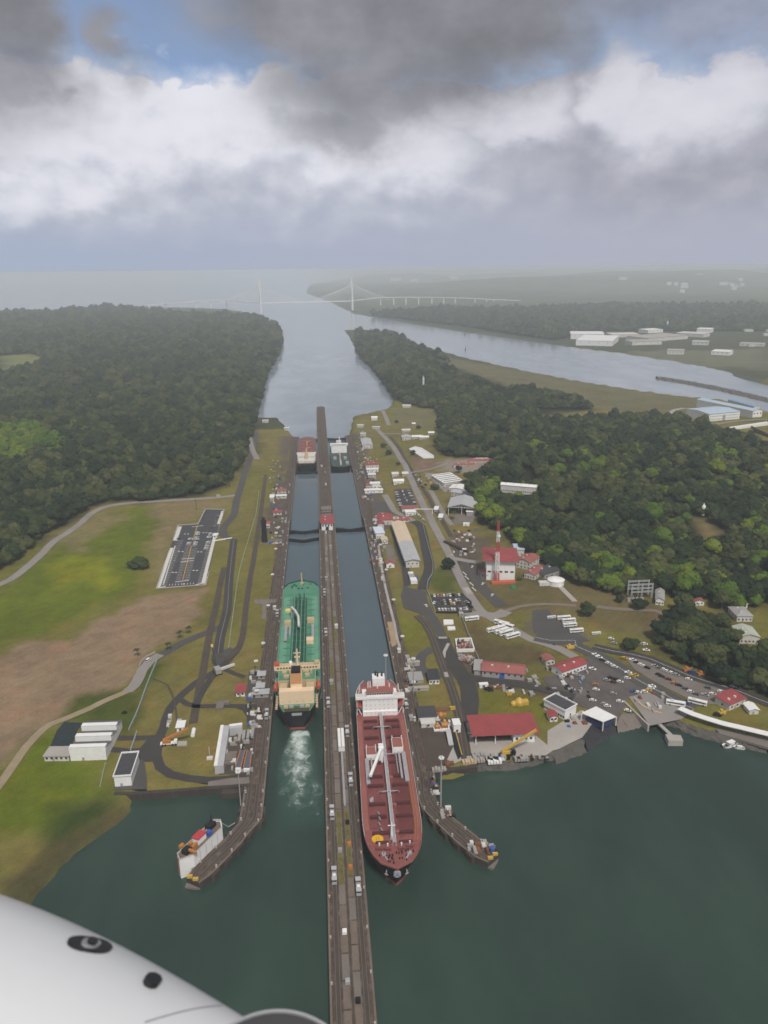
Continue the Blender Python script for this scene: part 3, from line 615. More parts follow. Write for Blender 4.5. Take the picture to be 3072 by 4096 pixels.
# ------------------------------------------------------------------ ships
def hull(mb, Lh, B, keel, deck, bow_rake=6.0, bow_full=0.16, stern_full=0.10, wl_bow=0.30, sheer=2.0, n=36, bands=None, transom=0.62):
    """lofted hull along +Y (bow); returns deck outline function"""
    lv = [keel, 1.7, deck*0.35, deck*0.7, deck]
    rows = []
    def half(t, f):                                    # f 0 waterline .. 1 deck
        bl = wl_bow + (bow_full - wl_bow)*f
        sb = 1 - bl; w = 1.0
        if t > sb: u = (t - sb)/bl; w = max(0.0, 1 - u**(1.7 + 0.7*f))**(0.75 - 0.2*f)
        sl = stern_full + 0.10*(1 - f)
        if t < sl: u = 1 - t/sl; w *= 1 - (1 - (transom if f > 0.4 else transom*0.55))*u*u
        return w*B/2
    for k, z in enumerate(lv):
        f = max(0.0, z/deck); r = []
        for i in range(n + 1):
            t = 1 - (1 - i/n)**1.0
            t = t if t < 0.8 else t
            y = -Lh/2 + Lh*t - bow_rake*(1 - f)*max(0, (t - 0.75)/0.25)
            r.append((half(t, f), y, z + (sheer*max(0, (t - 0.82)/0.18)**1.5 if z > 0 else 0)*f))
        rows.append(r)
    vs = []; fs = []; mi = []
    for s_ in (-1, 1):
        for r in rows: vs += [(s_*q[0], q[1], q[2]) for q in r]
    m = n + 1; h = len(rows)*m
    for s_, b0 in ((-1, 0), (1, h)):
        for k in range(len(rows) - 1):
            for i in range(n):
                q = (b0 + k*m + i, b0 + k*m + i + 1, b0 + (k + 1)*m + i + 1, b0 + (k + 1)*m + i)
                fs.append(q if s_ > 0 else q[::-1]); mi.append(bands[k] if bands else 0)
    for k in range(len(rows) - 1): fs.append((k*m, h + k*m, h + (k + 1)*m, (k + 1)*m)); mi.append(bands[k] if bands else 0)
    b = len(mb.v); mb.v += vs; mb.f += [tuple(b + i for i in f) for f in fs]; mb.mi += mi
    return rows[-1]
def deck_sheet(row, dz, inset=0.0, y0=-1e9, y1=1e9):
    mb = MB(); r = [q for q in row if y0 <= q[1] <= y1]; vs = []
    for q in r: w = max(0, q[0] - inset); vs += [(-w, q[1], q[2] + dz), (w, q[1], q[2] + dz)]
    return mb.add(vs, [(2*i, 2*i + 1, 2*i + 3, 2*i + 2) for i in range(len(r) - 1)])
def bulwark(row, h, th=0.25, y0=-1e9, y1=1e9):
    mb = MB(); r = [q for q in row if y0 <= q[1] <= y1]
    for s_ in (-1, 1):
        for i in range(len(r) - 1):
            a, b = r[i], r[i + 1]; mb.bar((s_*a[0], a[1], a[2] + h/2), (s_*b[0], b[1], b[2] + h/2), th, h)
    return mb
def railing(row, h, step, y0, y1, side, inset=0.3):
    mb = MB(); r = [q for q in row if y0 <= q[1] <= y1]
    for s_ in (side,):
        for i in range(len(r) - 1):
            a, b = r[i], r[i + 1]
            for z in (h, h*0.5): mb.bar((s_*(a[0] - inset), a[1], a[2] + z), (s_*(b[0] - inset), b[1], b[2] + z), 0.09)
            if i % step == 0: mb.bar((s_*(a[0] - inset), a[1], a[2]), (s_*(a[0] - inset), a[1], a[2] + h), 0.1)
    return mb
def windows_row(parent, n, x0, x1, y, z, w, h, face=-1):
    me = None
    for i in range(n):
        x = x0 + (x1 - x0)*i/max(1, n - 1)
        if me is None:
            mb = MB(); mb.box(-w/2, w/2, -0.06, 0.06, -h/2, h/2); me = mb.mesh('window', M_GLASS)
        link('window', me, parent, (x, y, z))
M_RDECK = mat('red_oxide_deck', (0.25, 0.085, 0.076, 1), 0.75, 0.16, 0.10, fine=0.8, coords='obj')
M_RDECK2 = mat('dull_red_deck', (0.190, 0.058, 0.056, 1), 0.8, 0.18, 0.15, fine=0.9, coords='obj')
M_RBEAM = mat('dark_red_beams', (0.090, 0.024, 0.028, 1), 0.8, .15, .2, coords='obj')
M_RSTRIP = mat('sun_faded_red_deck', (0.29, 0.105, 0.085, 1), 0.75, 0.12, 0.12, coords='obj')
M_BOOT = mat('red_boot_topping', (0.27, 0.075, 0.065, 1), 0.6, 0.15, 0.2)
M_BLACKH = mat('black_hull', (0.008, 0.009, 0.012, 1), 0.45, 0.15, 0.15)
M_GDECK = mat('green_deck', (0.080, 0.235, 0.150, 1), 0.7, 0.16, 0.12, fine=0.8, coords='obj')
M_GDECK2 = mat('dark_green_fittings', (0.012, 0.070, 0.048, 1), 0.7, 0.2, 0.2, coords='obj')
M_GDECK3 = mat('pale_green_deck', (0.125, 0.305, 0.200, 1), 0.7, 0.15, 0.12, coords='obj')
M_CREAM = mat('cream_paint', (0.76, 0.58, 0.39, 1), 0.6, 0.06, 0.2, coords='obj')
M_CREAM2 = mat('buff_paint', (0.52, 0.40, 0.24, 1), 0.65, 0.14, 0.3, coords='obj')
M_FUNN = mat('orange_buff_funnel', (0.58, 0.30, 0.13, 1), 0.6, 0.08, 0.2, coords='obj')
M_PIPE = mat('grey_pipe', (0.34, 0.33, 0.35, 1), 0.6, 0.1, 0.3, coords='obj')
M_LBOAT = mat('lifeboat_red', (0.50, 0.08, 0.04, 1), 0.5, 0.06, 0.5)

def red_ship():
    # bow at the lake end: local +Y is the bow, turned to face the camera
    Lh, B, dk = 176.0, 30.6, 13.0
    bow = at(1587, 3474, 40.0); mid = Vector(((bow.x + 32.4)/2 + 0.4, bow.y + Lh/2, LAKE))
    t = thing('tanker_ship', 'large red decked tanker leaving the right lane with its white bridge astern', 'ship', mid, R(180) - math.atan2(32.3 - bow.x, Lh*0.9))
    mb = MB(); row = hull(mb, Lh, B, -6, dk, 6.0, 0.22, 0.12, 0.32, 1.6, bands=[1, 0, 0, 0]); mb.build('hull', [M_BLACKH, M_BOOT], t)
    deck_sheet(row, -0.05, 0.05).build('deck', M_RDECK, t)
    bulwark(row, 1.0, 0.3, Lh/2 - 22, 1e9).build('bulwark', M_RSTRIP, t)
    for s_ in (-1, 1): railing(row, 1.1, 1, -Lh/2, Lh/2 - 21, s_).build('railing', M_WHITE, t)
    # faded walkway along the ship's right side, the tank deck in the middle darker
    deck_sheet([(q[0] - 3.4, q[1], q[2]) for q in row], 0.03, 0, -42, 62).build('tank_deck', M_RDECK2, t)
    deck_sheet([(max(0, q[0] - 0.6), q[1], q[2]) for q in row], 0.015, 0, -40, 60).build('side_walkway', M_RSTRIP, t)
    for y in (-38, -31, -20, -9, 4.5, 17, 25, 40, 50, 62, 69):               # transverse deck stiffeners
        wmax = min(11.0, max(4.0, np.interp(y, [q[1] for q in row], [q[0] for q in row]) - 4.4))
        for s_ in (-1, 1):
            mb = MB(); x0, x1 = sorted((s_*2.4, s_*wmax)); mb.box(x0, x1, y - 0.8, y + 0.8, dk, dk + 1.5); mb.build('deck_beam', M_RBEAM, t)
    for k in range(15):                                                       # long pipes / stiffeners on the ship's left half
        x = -(3.4 + k*0.55); mb = MB(); mb.bar((x, -36 if k % 3 else -10, dk + 0.35), (x, 66 - k*0.5, dk + 0.35), 0.16, 0.5); mb.build('deck_pipe', M_RDECK2 if k % 2 else M_RDECK, t)
    # catwalk on the centreline
    cwk = MB(); cwk.box(-0.75, 0.75, -49, 71, dk + 2.5, dk + 2.7); c_ = cwk.build('catwalk', M_PIPE, t)
    mb = MB()
    for s_ in (-1, 1):
        mb.bar((s_*0.8, -49, dk + 3.6), (s_*0.8, 71, dk + 3.6), 0.14)
        for k in range(31): mb.bar((s_*0.8, -49 + k*4, dk), (s_*0.8, -49 + k*4, dk + 3.6), 0.12)
    mb.build('handrail', M_WHITE, c_)
    for y in (-28, 0, 33):                                                    # arched pipe bridges over the catwalk
        mb = MB(); mb.tube([(-6, y - 2.6, dk), (-5, y - 1.6, dk + 2), (-3.6, y, dk + 3.2), (3.6, y, dk + 3.2), (5, y - 1.6, dk + 2), (6, y - 2.6, dk)], 0.3, 6); mb.build('pipe_bridge', M_PIPE, t)
    for x, y in ((-2.2, 18.5), (-2.4, 41.5), (-2.2, 62)):
        mb = MB(); mb.lathe([(1.0, dk), (1.0, dk + 1.6), (0.3, dk + 2.0)], 10, (x, y)); mb.build('vent_drum', M_RSTRIP, t)
    # pump-room houses with white fronts
    for x0, x1, y0, y1, h in ((-11.0, -4.6, -14.5, -4.5, 4.2), (4.8, 10.8, -7.5, 0.5, 3.4)):
        mb = MB(); mb.box(x0, x1, y0, y1, dk, dk + h); hs = mb.build('deck_house', M_WHITE, t)
        mb = MB(); mb.box(x0 + 0.3, x1 - 0.3, y0 + 0.3, y1 - 0.3, dk + h, dk + h + 0.08); mb.build('roof', M_RSTRIP, hs)
        for q in ((x0 + 0.2, y0), (x1 - 0.6, y0), (x0 + 0.2, y0 + 4)):
            mb = MB(); mb.tube([(q[0] + .2, q[1] + 1, dk + h), (q[0] + .2, q[1] + 1, dk + h + 1.8)], 0.3, 8); mb.build('vent', M_WHITE, hs)
    # grey cargo hoses stowed lengthways and the white crane
    for x, y0, y1, w in ((10.6, 1.5, 24, 2.2), (8.0, 1.0, 13, 1.0), (-10.9, -3.5, 23, 2.3), (-8.2, -3.5, 20, 1.1), (-6.4, -3, 15, 0.5)):
        mb = MB(); mb.box(x - w/2, x + w/2, y0, y1, dk + 1.0, dk + 1.9)
        for k in range(5): yy = y0 + (y1 - y0)*k/4.2; mb.box(x - w/2 - .1, x + w/2 + .1, yy, yy + 0.5, dk, dk + 1.0)
        mb.build('hose_tray', M_PIPE, t)
    cr = MB(); cr.lathe([(1.5, dk), (1.3, dk + 7.5), (1.7, dk + 8), (1.7, dk + 9.5), (0.5, dk + 10)], 12, (2.4, 2)); c_ = cr.build('crane', M_WHITE, t)
    mb = MB(); mb.bar((2.4, 2.5, dk + 8.6), (9.5, 24, dk + 6.5), 1.5, 1.3); mb.build('crane_jib', M_WHITE, c_)
    mb = MB(); mb.box(1.0, 3.8, -0.2, 2.0, dk + 8.2, dk + 10.4); mb.build('crane_cab', M_WHITE, c_)
    for y, x in ((48, 6.8), (52, 6.4), (56, 6.8), (60, 6.0)):
        mb = MB(); mb.tube([(x, y, dk), (x, y, dk + 2.2), (x - 0.5, y + 2, dk + 2.6)], 0.35, 8); mb.build('vent', M_PIPE, t)
    for x, y in ((9, 36), (10, 37)):
        mb = MB(); mb.box(x - .5, x + .5, y - 1.6, y + 1.6, dk, dk + 1.2); mb.build('locker', M_PIPE, t)
    # forecastle: mast, winches, the painted yellow circle and the emblem on the stem
    mb = MB(); mb.box(-12, 12, 70.5, 70.8, dk, dk + 1.5); mb.build('breakwater', M_RSTRIP, t)
    mb = MB(); mb.tube([(1.0, 66, dk), (1.0, 66, dk + 10)], 0.7, 8, r2=0.35); mb.bar((-0.9, 66, dk + 8.5), (2.9, 66, dk + 8.5), 0.35); mb.bar((1, 64, dk), (1, 66, dk + 7), 0.4); mb.build('foremast', M_WHITE, t)
    for x, y in ((7.6, 72.5), (3.6, 73), (-3.2, 73), (-7.4, 72)):
        mb = MB(); mb.tube([(x - 1.5, y + .5, dk + 1.6), (x + 1.5, y + .5, dk + 1.6)], 0.7, 8); mb.box(x - 1.9, x + 1.9, y - .5, y + 1.6, dk + 0.3, dk + 0.9); w_ = mb.build('mooring_winch', M_RDECK2, t)
        mb = MB(); mb.tube([(x - .2, y - 1.5, dk), (x - .2, y - 1.5, dk + 2.6)], 0.42, 8); mb.build('vent', M_WHITE, w_)
    for x, y in ((-6.8, 78), (5.6, 78)):
        mb = MB(); mb.tube([(x, y - 1.5, dk + 1.2), (x*0.7, y + 3.0, dk + 1.0)], 0.45, 8); mb.box(x - 1, x + 1, y - 2, y, dk + .4, dk + 1.7); mb.build('anchor_windlass', M_PIPE, t)
    for k in range(26):
        a = rnd.uniform(-1.2, 1.2); x = 11*math.sin(a)*rnd.uniform(0.3, 1); y = 74 + 10*math.cos(a)*rnd.uniform(0.2, 1)
        mb = MB(); mb.lathe([(0.28, dk + 0.5), (0.24, dk + 1.6), (0.36, dk + 1.9)], 7, (x, y)); mb.build('mooring_bitt', M_BLACKH, t)
    mb = MB(); mb.lathe([(2.9, dk + 0.2), (2.9, dk + 0.6)], 28, (8.0, 65.6)); yc = mb.build('yellow_circle', mat('deck_yellow', (0.72, 0.42, 0.02, 1), 0.6, 0.1, 0.5), t)
    for x in (7.4, 8.6): mb = MB(); mb.box(x - 0.12, x + 0.12, 64.7, 66.5, dk + 0.61, dk + 0.66); mb.build('painted_mark', M_RSTRIP, yc)
    f = lambda y: float(np.interp(y, [q[1] for q in row], [q[0] for q in row]))
    for o_ in (2.2, 3.6):                                                     # orange pipes along the rail
        mb = MB(); mb.tube([(-(f(y) - o_), y, dk + 0.5) for y in range(-20, 72, 4)], 0.15, 5); mb.build('fire_main', M_ORG, t)
    ez = dk - 0.9; ey = Lh/2 + 0.55
    mb = MB(); n = 24; mb.add([(1.75*math.cos(k*6.2832/n), ey + 0.02, ez + 1.75*math.sin(k*6.2832/n)*0.85) for k in range(n)] + [(1.75*math.cos(k*6.2832/n), ey - 1.4, ez + 1.75*math.sin(k*6.2832/n)*0.85) for k in range(n)],
                              [tuple(range(n))[::-1]] + [(k, (k + 1) % n, (k + 1) % n + n, k + n) for k in range(n)]); em = mb.build('bow_emblem', M_PIPE, t)
    mb = MB()
    for a in (90, 210, 330): mb.bar((0, ey + 0.06, ez), (1.4*math.cos(R(a)), ey + 0.06, ez + 1.2*math.sin(R(a))), 0.3, 0.1)
    mb.build('emblem_star', M_BLUE, em)
    for s_ in (-1, 1):
        mb = MB(); mb.bar((s_*4.8, Lh/2 - 4.4, dk - 2.4), (s_*4.9, Lh/2 - 4.0, dk - 4.6), 0.5, 0.6); mb.bar((s_*4.1, Lh/2 - 3.6, dk - 4.5), (s_*5.7, Lh/2 - 4.6, dk - 4.5), 0.4); mb.build('anchor', M_GREYW, t)
    # accommodation: front faces +Y
    ya = -Lh/2 + 43.0                                                        # front
    mb = MB(); mb.box(-11, 11, ya - 13, ya, dk, dk + 3.2); mb.box(-11, 11, ya - 13, ya - 0.8, dk + 3.2, dk + 11.8); acc = mb.build('accommodation_block', M_WHITE, t)
    mb = MB(); mb.box(-15.4, 15.4, ya - 5, ya - 0.2, dk + 11.8, dk + 13.4); mb.build('bridge_wing', M_WHITE, acc)
    mb = MB(); mb.box(-15.0, 15.0, ya - 4.8, ya - 0.6, dk + 13.4, dk + 13.46); mb.build('wing_deck', M_OFFW, acc)
    mb = MB(); mb.box(-8.2, 8.2, ya - 6.5, ya - 1.4, dk + 13.4, dk + 16.0); wh = mb.build('wheelhouse', M_WHITE, acc)
    windows_row(wh, 11, -7.4, 7.4, ya - 1.38, dk + 14.9, 1.2, 1.0)
    mb = MB(); mb.box(-8.6, 8.6, ya - 7, ya - 1.0, dk + 16.0, dk + 16.2); mb.build('wheelhouse_roof', M_RSTRIP, wh)
    for fl in range(4): windows_row(acc, 7, -8.6 + fl*.3, 8.8, ya - 0.76 if fl else ya + 0.04, dk + 1.9 + 2.75*fl, 0.3, 0.42)
    for s_ in (-1, 1):
        mb = MB(); mb.box(s_*13.1 - 1.9, s_*13.1 + 1.9, ya - 12, ya - 1, dk + 5.8, dk + 6.0); mb.build('side_deck', M_RSTRIP, acc)
        for q in (ya - 11, ya - 2):
            mb = MB(); mb.bar((s_*11.6, q, dk), (s_*14.6, q, dk + 6), 0.4); mb.bar((s_*14.6, q, dk), (s_*14.6, q, dk + 11.8), 0.35); mb.build('davit', M_WHITE, acc)
        mb = MB(); mb.tube([(s_*13.3, ya - 10.5, dk + 7.2), (s_*13.3, ya - 9, dk + 7.2), (s_*13.3, ya - 4.5, dk + 7.2), (s_*13.3, ya - 3, dk + 7.2)], 1.25, 10); mb.build('lifeboat', M_LBOAT, acc)
        mb = MB(); mb.box(s_*10.4 - 2.9, s_*10.4 + 2.9, ya - 20, ya - 7.2, dk, dk + 8.6); h_ = mb.build('aft_house', M_OFFW, acc)
        mb = MB(); mb.box(s_*10.4 - 2.6, s_*10.4 + 2.6, ya - 19.7, ya - 7.4, dk + 8.6, dk + 8.7); mb.build('roof', M_RSTRIP, h_)
        mb = MB(); mb.tube([(s_*12.5, ya - 15, dk + 8.7), (s_*12.5, ya - 15, dk + 13.5)], 0.28, 6); mb.build('aerial', M_WHITE, h_)
    mb = MB(); mb.box(-6.5, 6.5, ya - 21, ya - 6.6, dk, dk + 13.2); cs = mb.build('engine_casing', M_OFFW, acc)
    mb = MB(); mb.box(-6.3, 6.3, ya - 20.8, ya - 7.0, dk + 13.2, dk + 13.3); mb.build('roof', M_RSTRIP, cs)
    mb = MB(); mb.box(-3.9, 4.1, ya - 20.5, ya - 13.5, dk + 13.3, dk + 18.6); fu = mb.build('funnel', M_WHITE, acc)
    for x, y in ((-2.2, ya - 17), (0.6, ya - 16.5), (1.9, ya - 18)):
        mb = MB(); mb.tube([(x, y, dk + 18.6), (x, y, dk + 21.6)], 0.55, 8); mb.build('exhaust_pipe', M_BLACKH, fu)
    mb = MB(); mb.tube([(1.4, ya - 6, dk + 16.2), (1.4, ya - 6, dk + 23.5)], 0.42, 8, r2=0.25); mb.bar((-1.2, ya - 6, dk + 20.5), (4, ya - 6, dk + 20.5), 0.3); mb.bar((-0.2, ya - 6, dk + 22), (3, ya - 6, dk + 22), 0.25); mb.build('radar_mast', M_WHITE, acc)
    for x, y, h in ((-6.5, ya - 8, 5), (5.8, ya - 8.5, 6.5), (7.2, ya - 12, 4)):
        mb = MB(); mb.tube([(x, y, dk + 13.3), (x, y, dk + 13.3 + h)], 0.3, 6); mb.build('aerial', M_WHITE, acc)
    return t
red_ship()

def green_ship():
    Lh, B, dk = 213.0, 31.4, 13.4
    st = at(1190, 2845, 38.0); y0 = st.y
    t = thing('tanker_ship', 'large green decked tanker with buff funnel entering the left lane', 'ship', (CX - 25.9, y0 + Lh/2, LAKE))
    mb = MB(); row = hull(mb, Lh, B, -6, dk, 5.0, 0.10, 0.16, 0.22, 1.8, bands=[1, 0, 0, 0], transom=0.55); mb.build('hull', [M_BLACKH, M_BOOT], t)
    deck_sheet(row, -0.05, 0.05).build('deck', M_GDECK, t)
    bulwark(row, 1.1, 0.3, Lh/2 - 16, 1e9).build('bulwark', M_GDECK2, t)
    for s_ in (-1, 1): railing(row, 1.1, 1, -Lh/2, Lh/2 - 16, s_).build('railing', M_PIPE, t)
    yb = -Lh/2
    for s_ in (-1, 1): 
        mb = MB(); x0, x1 = sorted((s_*9.5, s_*14.2)); mb.box(x0, x1, yb + 62, yb + 190, dk, dk + 0.05); mb.build('side_walkway', M_GDECK3, t)
    mb = MB(); mb.box(-6.4, 4.6, yb + 56, yb + 196, dk, dk + .04); mb.build('pipe_deck', mat('deep_green_deck', (0.032, 0.125, 0.082, 1), .8, .3, .15, coords='obj'), t)
    for k in range(11):                                                       # cargo pipes down the middle
        x = -5.2 + k*1.0; mb = MB(); mb.tube([(x, yb + 60 + 3*(k % 3), dk + 0.9), (x, yb + 186 - 5*(k % 4), dk + 0.9)], 0.28 if k % 2 else 0.4, 6); mb.build('cargo_pipe', M_GDECK2 if k % 3 else M_GDECK3, t)
    for k in range(12):
        y = yb + 64 + k*11; mb = MB(); mb.box(-11.5, 11.5, y, y + 0.6, dk, dk + 0.8); mb.build('deck_beam', M_GDECK, t)
    for x, y, w, d, h, m in ((8.6, yb + 128, 5.6, 5, 3.2, M_CREAM2), (8.2, yb + 92, 5.4, 6, 3.2, M_CREAM), (-9.6, yb + 124, 5.2, 5, 3.4, M_CREAM2), (-10.0, yb + 131, 5.0, 9, 2.0, M_GDECK3)):
        mb = MB(); mb.box(x - w/2, x + w/2, y, y + d, dk, dk + h); h_ = mb.build('deck_house', m, t)
        mb = MB(); mb.box(x - w/2 + .6, x + w/2 - .6, y + .6, y + d - .6, dk + h, dk + h + .35); mb.build('hatch', m, h_)
    mb = MB(); mb.lathe([(2.4, dk), (2.4, dk + 1.8), (1.2, dk + 2.4)], 12, (-10.2, yb + 152)); mb.box(-12.6, -7.6, yb + 150.6, yb + 153.4, dk, dk + 1.3); mb.build('winch', mat('pale_yellow_paint', (0.68, 0.58, 0.20, 1), 0.6, 0.1, 0.4), t)
    cr = MB(); cr.lathe([(1.2, dk), (1.1, dk + 8), (1.5, dk + 8.3), (1.2, dk + 9.6)], 10, (-6.4, yb + 140)); c_ = cr.build('hose_crane', M_PIPE, t)
    mb = MB(); mb.tube([(-6.4, yb + 140, dk + 9), (-3.6, yb + 134, dk + 8.8), (-0.9, yb + 125, dk + 8), (-0.4, yb + 112, dk + 5.5)], 0.95, 8); mb.build('crane_jib', M_OFFW, c_)
    for x, y0_, y1_, w in ((-10.6, 97, 121, 2.0), (-7.5, 106, 121, 1.3), (10.2, 101, 123, 2.0)):
        mb = MB(); mb.box(x - w/2, x + w/2, yb + y0_, yb + y1_, dk + 1.0, dk + 1.9)
        for k in range(4): yy = yb + y0_ + (y1_ - y0_)*k/3.3; mb.box(x - w/2 - .1, x + w/2 + .1, yy, yy + .5, dk, dk + 1)
        mb.build('hose_tray', M_PIPE, t)
    mb = MB(); mb.tube([(0.4, Lh/2 - 7, dk), (0.4, Lh/2 - 7, dk + 12)], 0.85, 8, r2=0.6); mb.box(-1.0, 1.8, Lh/2 - 8, Lh/2 - 6, dk, dk + 3); mb.build('foremast', M_CREAM2, t)
    for k in range(14):
        x = rnd.uniform(-9, 9); y = Lh/2 - rnd.uniform(6, 17); mb = MB(); mb.box(x - .8, x + .8, y - .6, y + .6, dk + .2, dk + 1.5); mb.build('mooring_winch', M_GDECK2, t)
    # superstructure aft
    mb = MB(); mb.box(-11.2, 11.2, yb + 8.5, yb + 13.5, dk, dk + 9.4); ph = mb.build('poop_house', M_CREAM, t)
    windows_row(ph, 5, -9, 9, yb + 8.47, dk + 2.0, 0.35, 0.45)
    mb = MB(); mb.box(-3.8, 3.8, yb + 13.5, yb + 22, dk, dk + 17.2); fu = mb.build('funnel_casing', M_CREAM, t)
    mb = MB(); mb.box(-3.5, 3.5, yb + 13.1, yb + 21.5, dk + 12.5, dk + 19.6); f2 = mb.build('funnel', M_FUNN, fu)
    mb = MB(); mb.box(-3.0, 3.0, yb + 13.6, yb + 21, dk + 19.6, dk + 21.2); mb.build('funnel_top', M_BLACKH, f2)
    for s_ in (-1, 1):
        mb = MB(); x0, x1 = sorted((s_*6.2, s_*11.5)); mb.box(x0, x1, yb + 15, yb + 23, dk, dk + 7.6); h_ = mb.build('side_house', M_CREAM2, t)
        mb = MB(); mb.box(x0 + .3, x1 - .3, yb + 15.3, yb + 22.7, dk + 7.6, dk + 7.7); mb.build('roof', M_CREAM2, h_)
        mb = MB(); mb.tube([(s_*14.0, yb + 20, dk + 4.5), (s_*14.0, yb + 22, dk + 4.7), (s_*14.0, yb + 26, dk + 4.7), (s_*14.0, yb + 28, dk + 4.5)], 1.3, 10); mb.build('lifeboat', M_LBOAT, t)
        for q in (21, 27):
            mb = MB(); mb.bar((s_*12.4, yb + q, dk), (s_*14.8, yb + q, dk + 7.6), 0.4); mb.build('davit', M_CREAM2, t)
        mb = MB(); x0, x1 = sorted((s_*12, s_*15.2)); mb.box(x0, x1, yb + 19, yb + 29, dk + 3.0, dk + 3.2); mb.build('boat_deck', M_GDECK2, t)
        mb = MB(); mb.box(x0, x1, yb + 38, yb + 42, dk + 12.0, dk + 13.6); mb.build('wing_end', M_LBOAT if s_ < 0 else M_CREAM2, t)
        for yy, xx in ((44, 8), (47, 5.5)):
            mb = MB(); mb.tube([(s_*xx, yb + yy, dk), (s_*xx, yb + yy, dk + 6)], 0.6, 8, r2=.4); mb.bar((s_*(xx - 2), yb + yy, dk + 5), (s_*(xx + 2), yb + yy, dk + 5), .4); mb.build('derrick_post', M_CREAM2, t)
        for k in range(5):
            mb = MB(); mb.box(s_*13 - .7, s_*13 + .7, yb + 3 + k*3.2, yb + 4.6 + k*3.2, dk, dk + 1.3); mb.build('mooring_bitt', M_CREAM2, t)
    mb = MB(); mb.box(-12.5, 12.5, yb + 24, yb + 42, dk, dk + 8.8); ac = mb.build('accommodation_block', M_CREAM2, t)
    mb = MB(); mb.box(-12.2, 12.2, yb + 24.3, yb + 41.7, dk + 8.8, dk + 8.9); mb.build('roof_deck', M_GDECK, ac)
    mb = MB(); mb.box(-15.6, 15.6, yb + 37.5, yb + 42.2, dk + 8.9, dk + 11.8); br = mb.build('bridge', M_CREAM, ac)
    mb = MB(); mb.box(-15.2, 15.2, yb + 37.9, yb + 41.8, dk + 11.8, dk + 11.9); mb.build('bridge_roof', M_CREAM2, br)
    windows_row(br, 14, -13, 13, yb + 37.45, dk + 10.6, 1.2, 1.0)
    for x, y, w, h in ((-7, 28, 3.6, 1.6), (7, 29, 3.2, 1.6), (-8.5, 34, 3, 1.2), (6, 35, 4, 1.0), (-4.5, 33, 1.6, 2.4), (9.6, 33, 1.4, 2)):
        mb = MB(); mb.box(x - w/2, x + w/2, yb + y - 1.2, yb + y + 1.2, dk + 8.9, dk + 8.9 + h); mb.build('vent_housing', M_CREAM2, ac)
    mb = MB(); mb.tube([(0.3, yb + 39, dk + 11.9), (0.3, yb + 39, dk + 24)], 0.95, 8, r2=0.5); mb.bar((-2.2, yb + 39, dk + 21), (2.8, yb + 39, dk + 21), 0.5); mb.bar((-1.6, yb + 39, dk + 18), (2.2, yb + 39, dk + 18), 0.8); mb.build('radar_mast', M_CREAM, ac)
    mb = MB(); mb.lathe([(1.2, dk + 11.9), (1.3, dk + 13), (0.8, dk + 14), (.2, dk + 14.3)], 10, (-4.4, yb + 41)); mb.build('radome', M_WHITE, ac)
    deck_sheet(row, 0.02, 1.2, yb, yb + 10).build('poop_deck', mat('dirty_green_deck', (0.055, 0.062, 0.030, 1), 0.8, 0.3, 0.3, coords='obj'), t)
    for x in (-7, -3.5, 3.5, 7):
        mb = MB(); mb.tube([(x - 1.2, yb + 4.5, dk + 1.2), (x + 1.2, yb + 4.5, dk + 1.2)], 0.7, 8); mb.box(x - 1.5, x + 1.5, yb + 3.8, yb + 5.4, dk, dk + .6); mb.build('mooring_winch', M_PIPE if abs(x) < 5 else M_CREAM2, t)
    mb = MB(); mb.box(-3.2, 3.2, yb - 0.08, yb + 0.1, dk - 3.1, dk - 1.2); mb.build('stern_name_panel', M_PIPE, t)
    return t
green_ship()

def far_ship_red():
    Lh, B, dk = 190.0, 30.0, 19.0
    t = thing('cargo_ship', 'far red decked ship seen from astern with cream deckhouses, left lane', 'ship', (CX - 26, G2 + 16 + Lh/2, LOW))
    mb = MB(); row = hull(mb, Lh, B, -6, dk, 4, 0.14, 0.1, 0.24, 1.5, bands=[1, 0, 0, 0], transom=0.72); mb.build('hull', [M_BLACKH, M_BOOT], t); yb = -Lh/2
    deck_sheet(row, -0.05, 0.05).build('deck', mat('brown_red_deck', (0.17, 0.095, 0.082, 1), .8, .2, .2), t)
    mb = MB(); mb.box(-12, 12, yb + 6, yb + 18, dk, dk + 3.4); h1 = mb.build('poop_house', M_OFFW, t)
    mb = MB(); mb.box(-13.5, 13.5, yb + 18, yb + 34, dk, dk + 8); ac = mb.build('accommodation_block', M_OFFW, t)
    windows_row(ac, 7, -10, 10, yb + 17.95, dk + 6.2, 1.0, 1.0)
    mb = MB(); mb.box(-14.8, 14.8, yb + 28, yb + 33, dk + 8, dk + 10.4); mb.build('bridge', M_OFFW, ac)
    mb = MB(); mb.box(-2.4, 2.4, yb + 15, yb + 22, dk + 3.4, dk + 12.5); mb.box(-1.6, 1.6, yb + 16, yb + 21, dk + 12.5, dk + 14); mb.build('funnel', M_CREAM2, ac)
    mb = MB(); mb.tube([(0, yb + 31, dk + 10), (0, yb + 31, dk + 18)], .5, 6); mb.bar((-2, yb + 31, dk + 15), (2, yb + 31, dk + 15), .4); mb.build('radar_mast', M_CREAM2, ac)
    for k in range(5):
        y = yb + 48 + k*24; mb = MB(); mb.box(-9, 9, y, y + 17, dk, dk + 1.8); mb.build('cargo_hatch', M_RDECK, t)
    for y in (70, 118):
        mb = MB(); mb.tube([(0, yb + y, dk), (0, yb + y, dk + 9)], .9, 8); mb.bar((0, yb + y, dk + 8), (5, yb + y + 15, dk + 6), .9); mb.build('deck_crane', M_CREAM2, t)
far_ship_red()
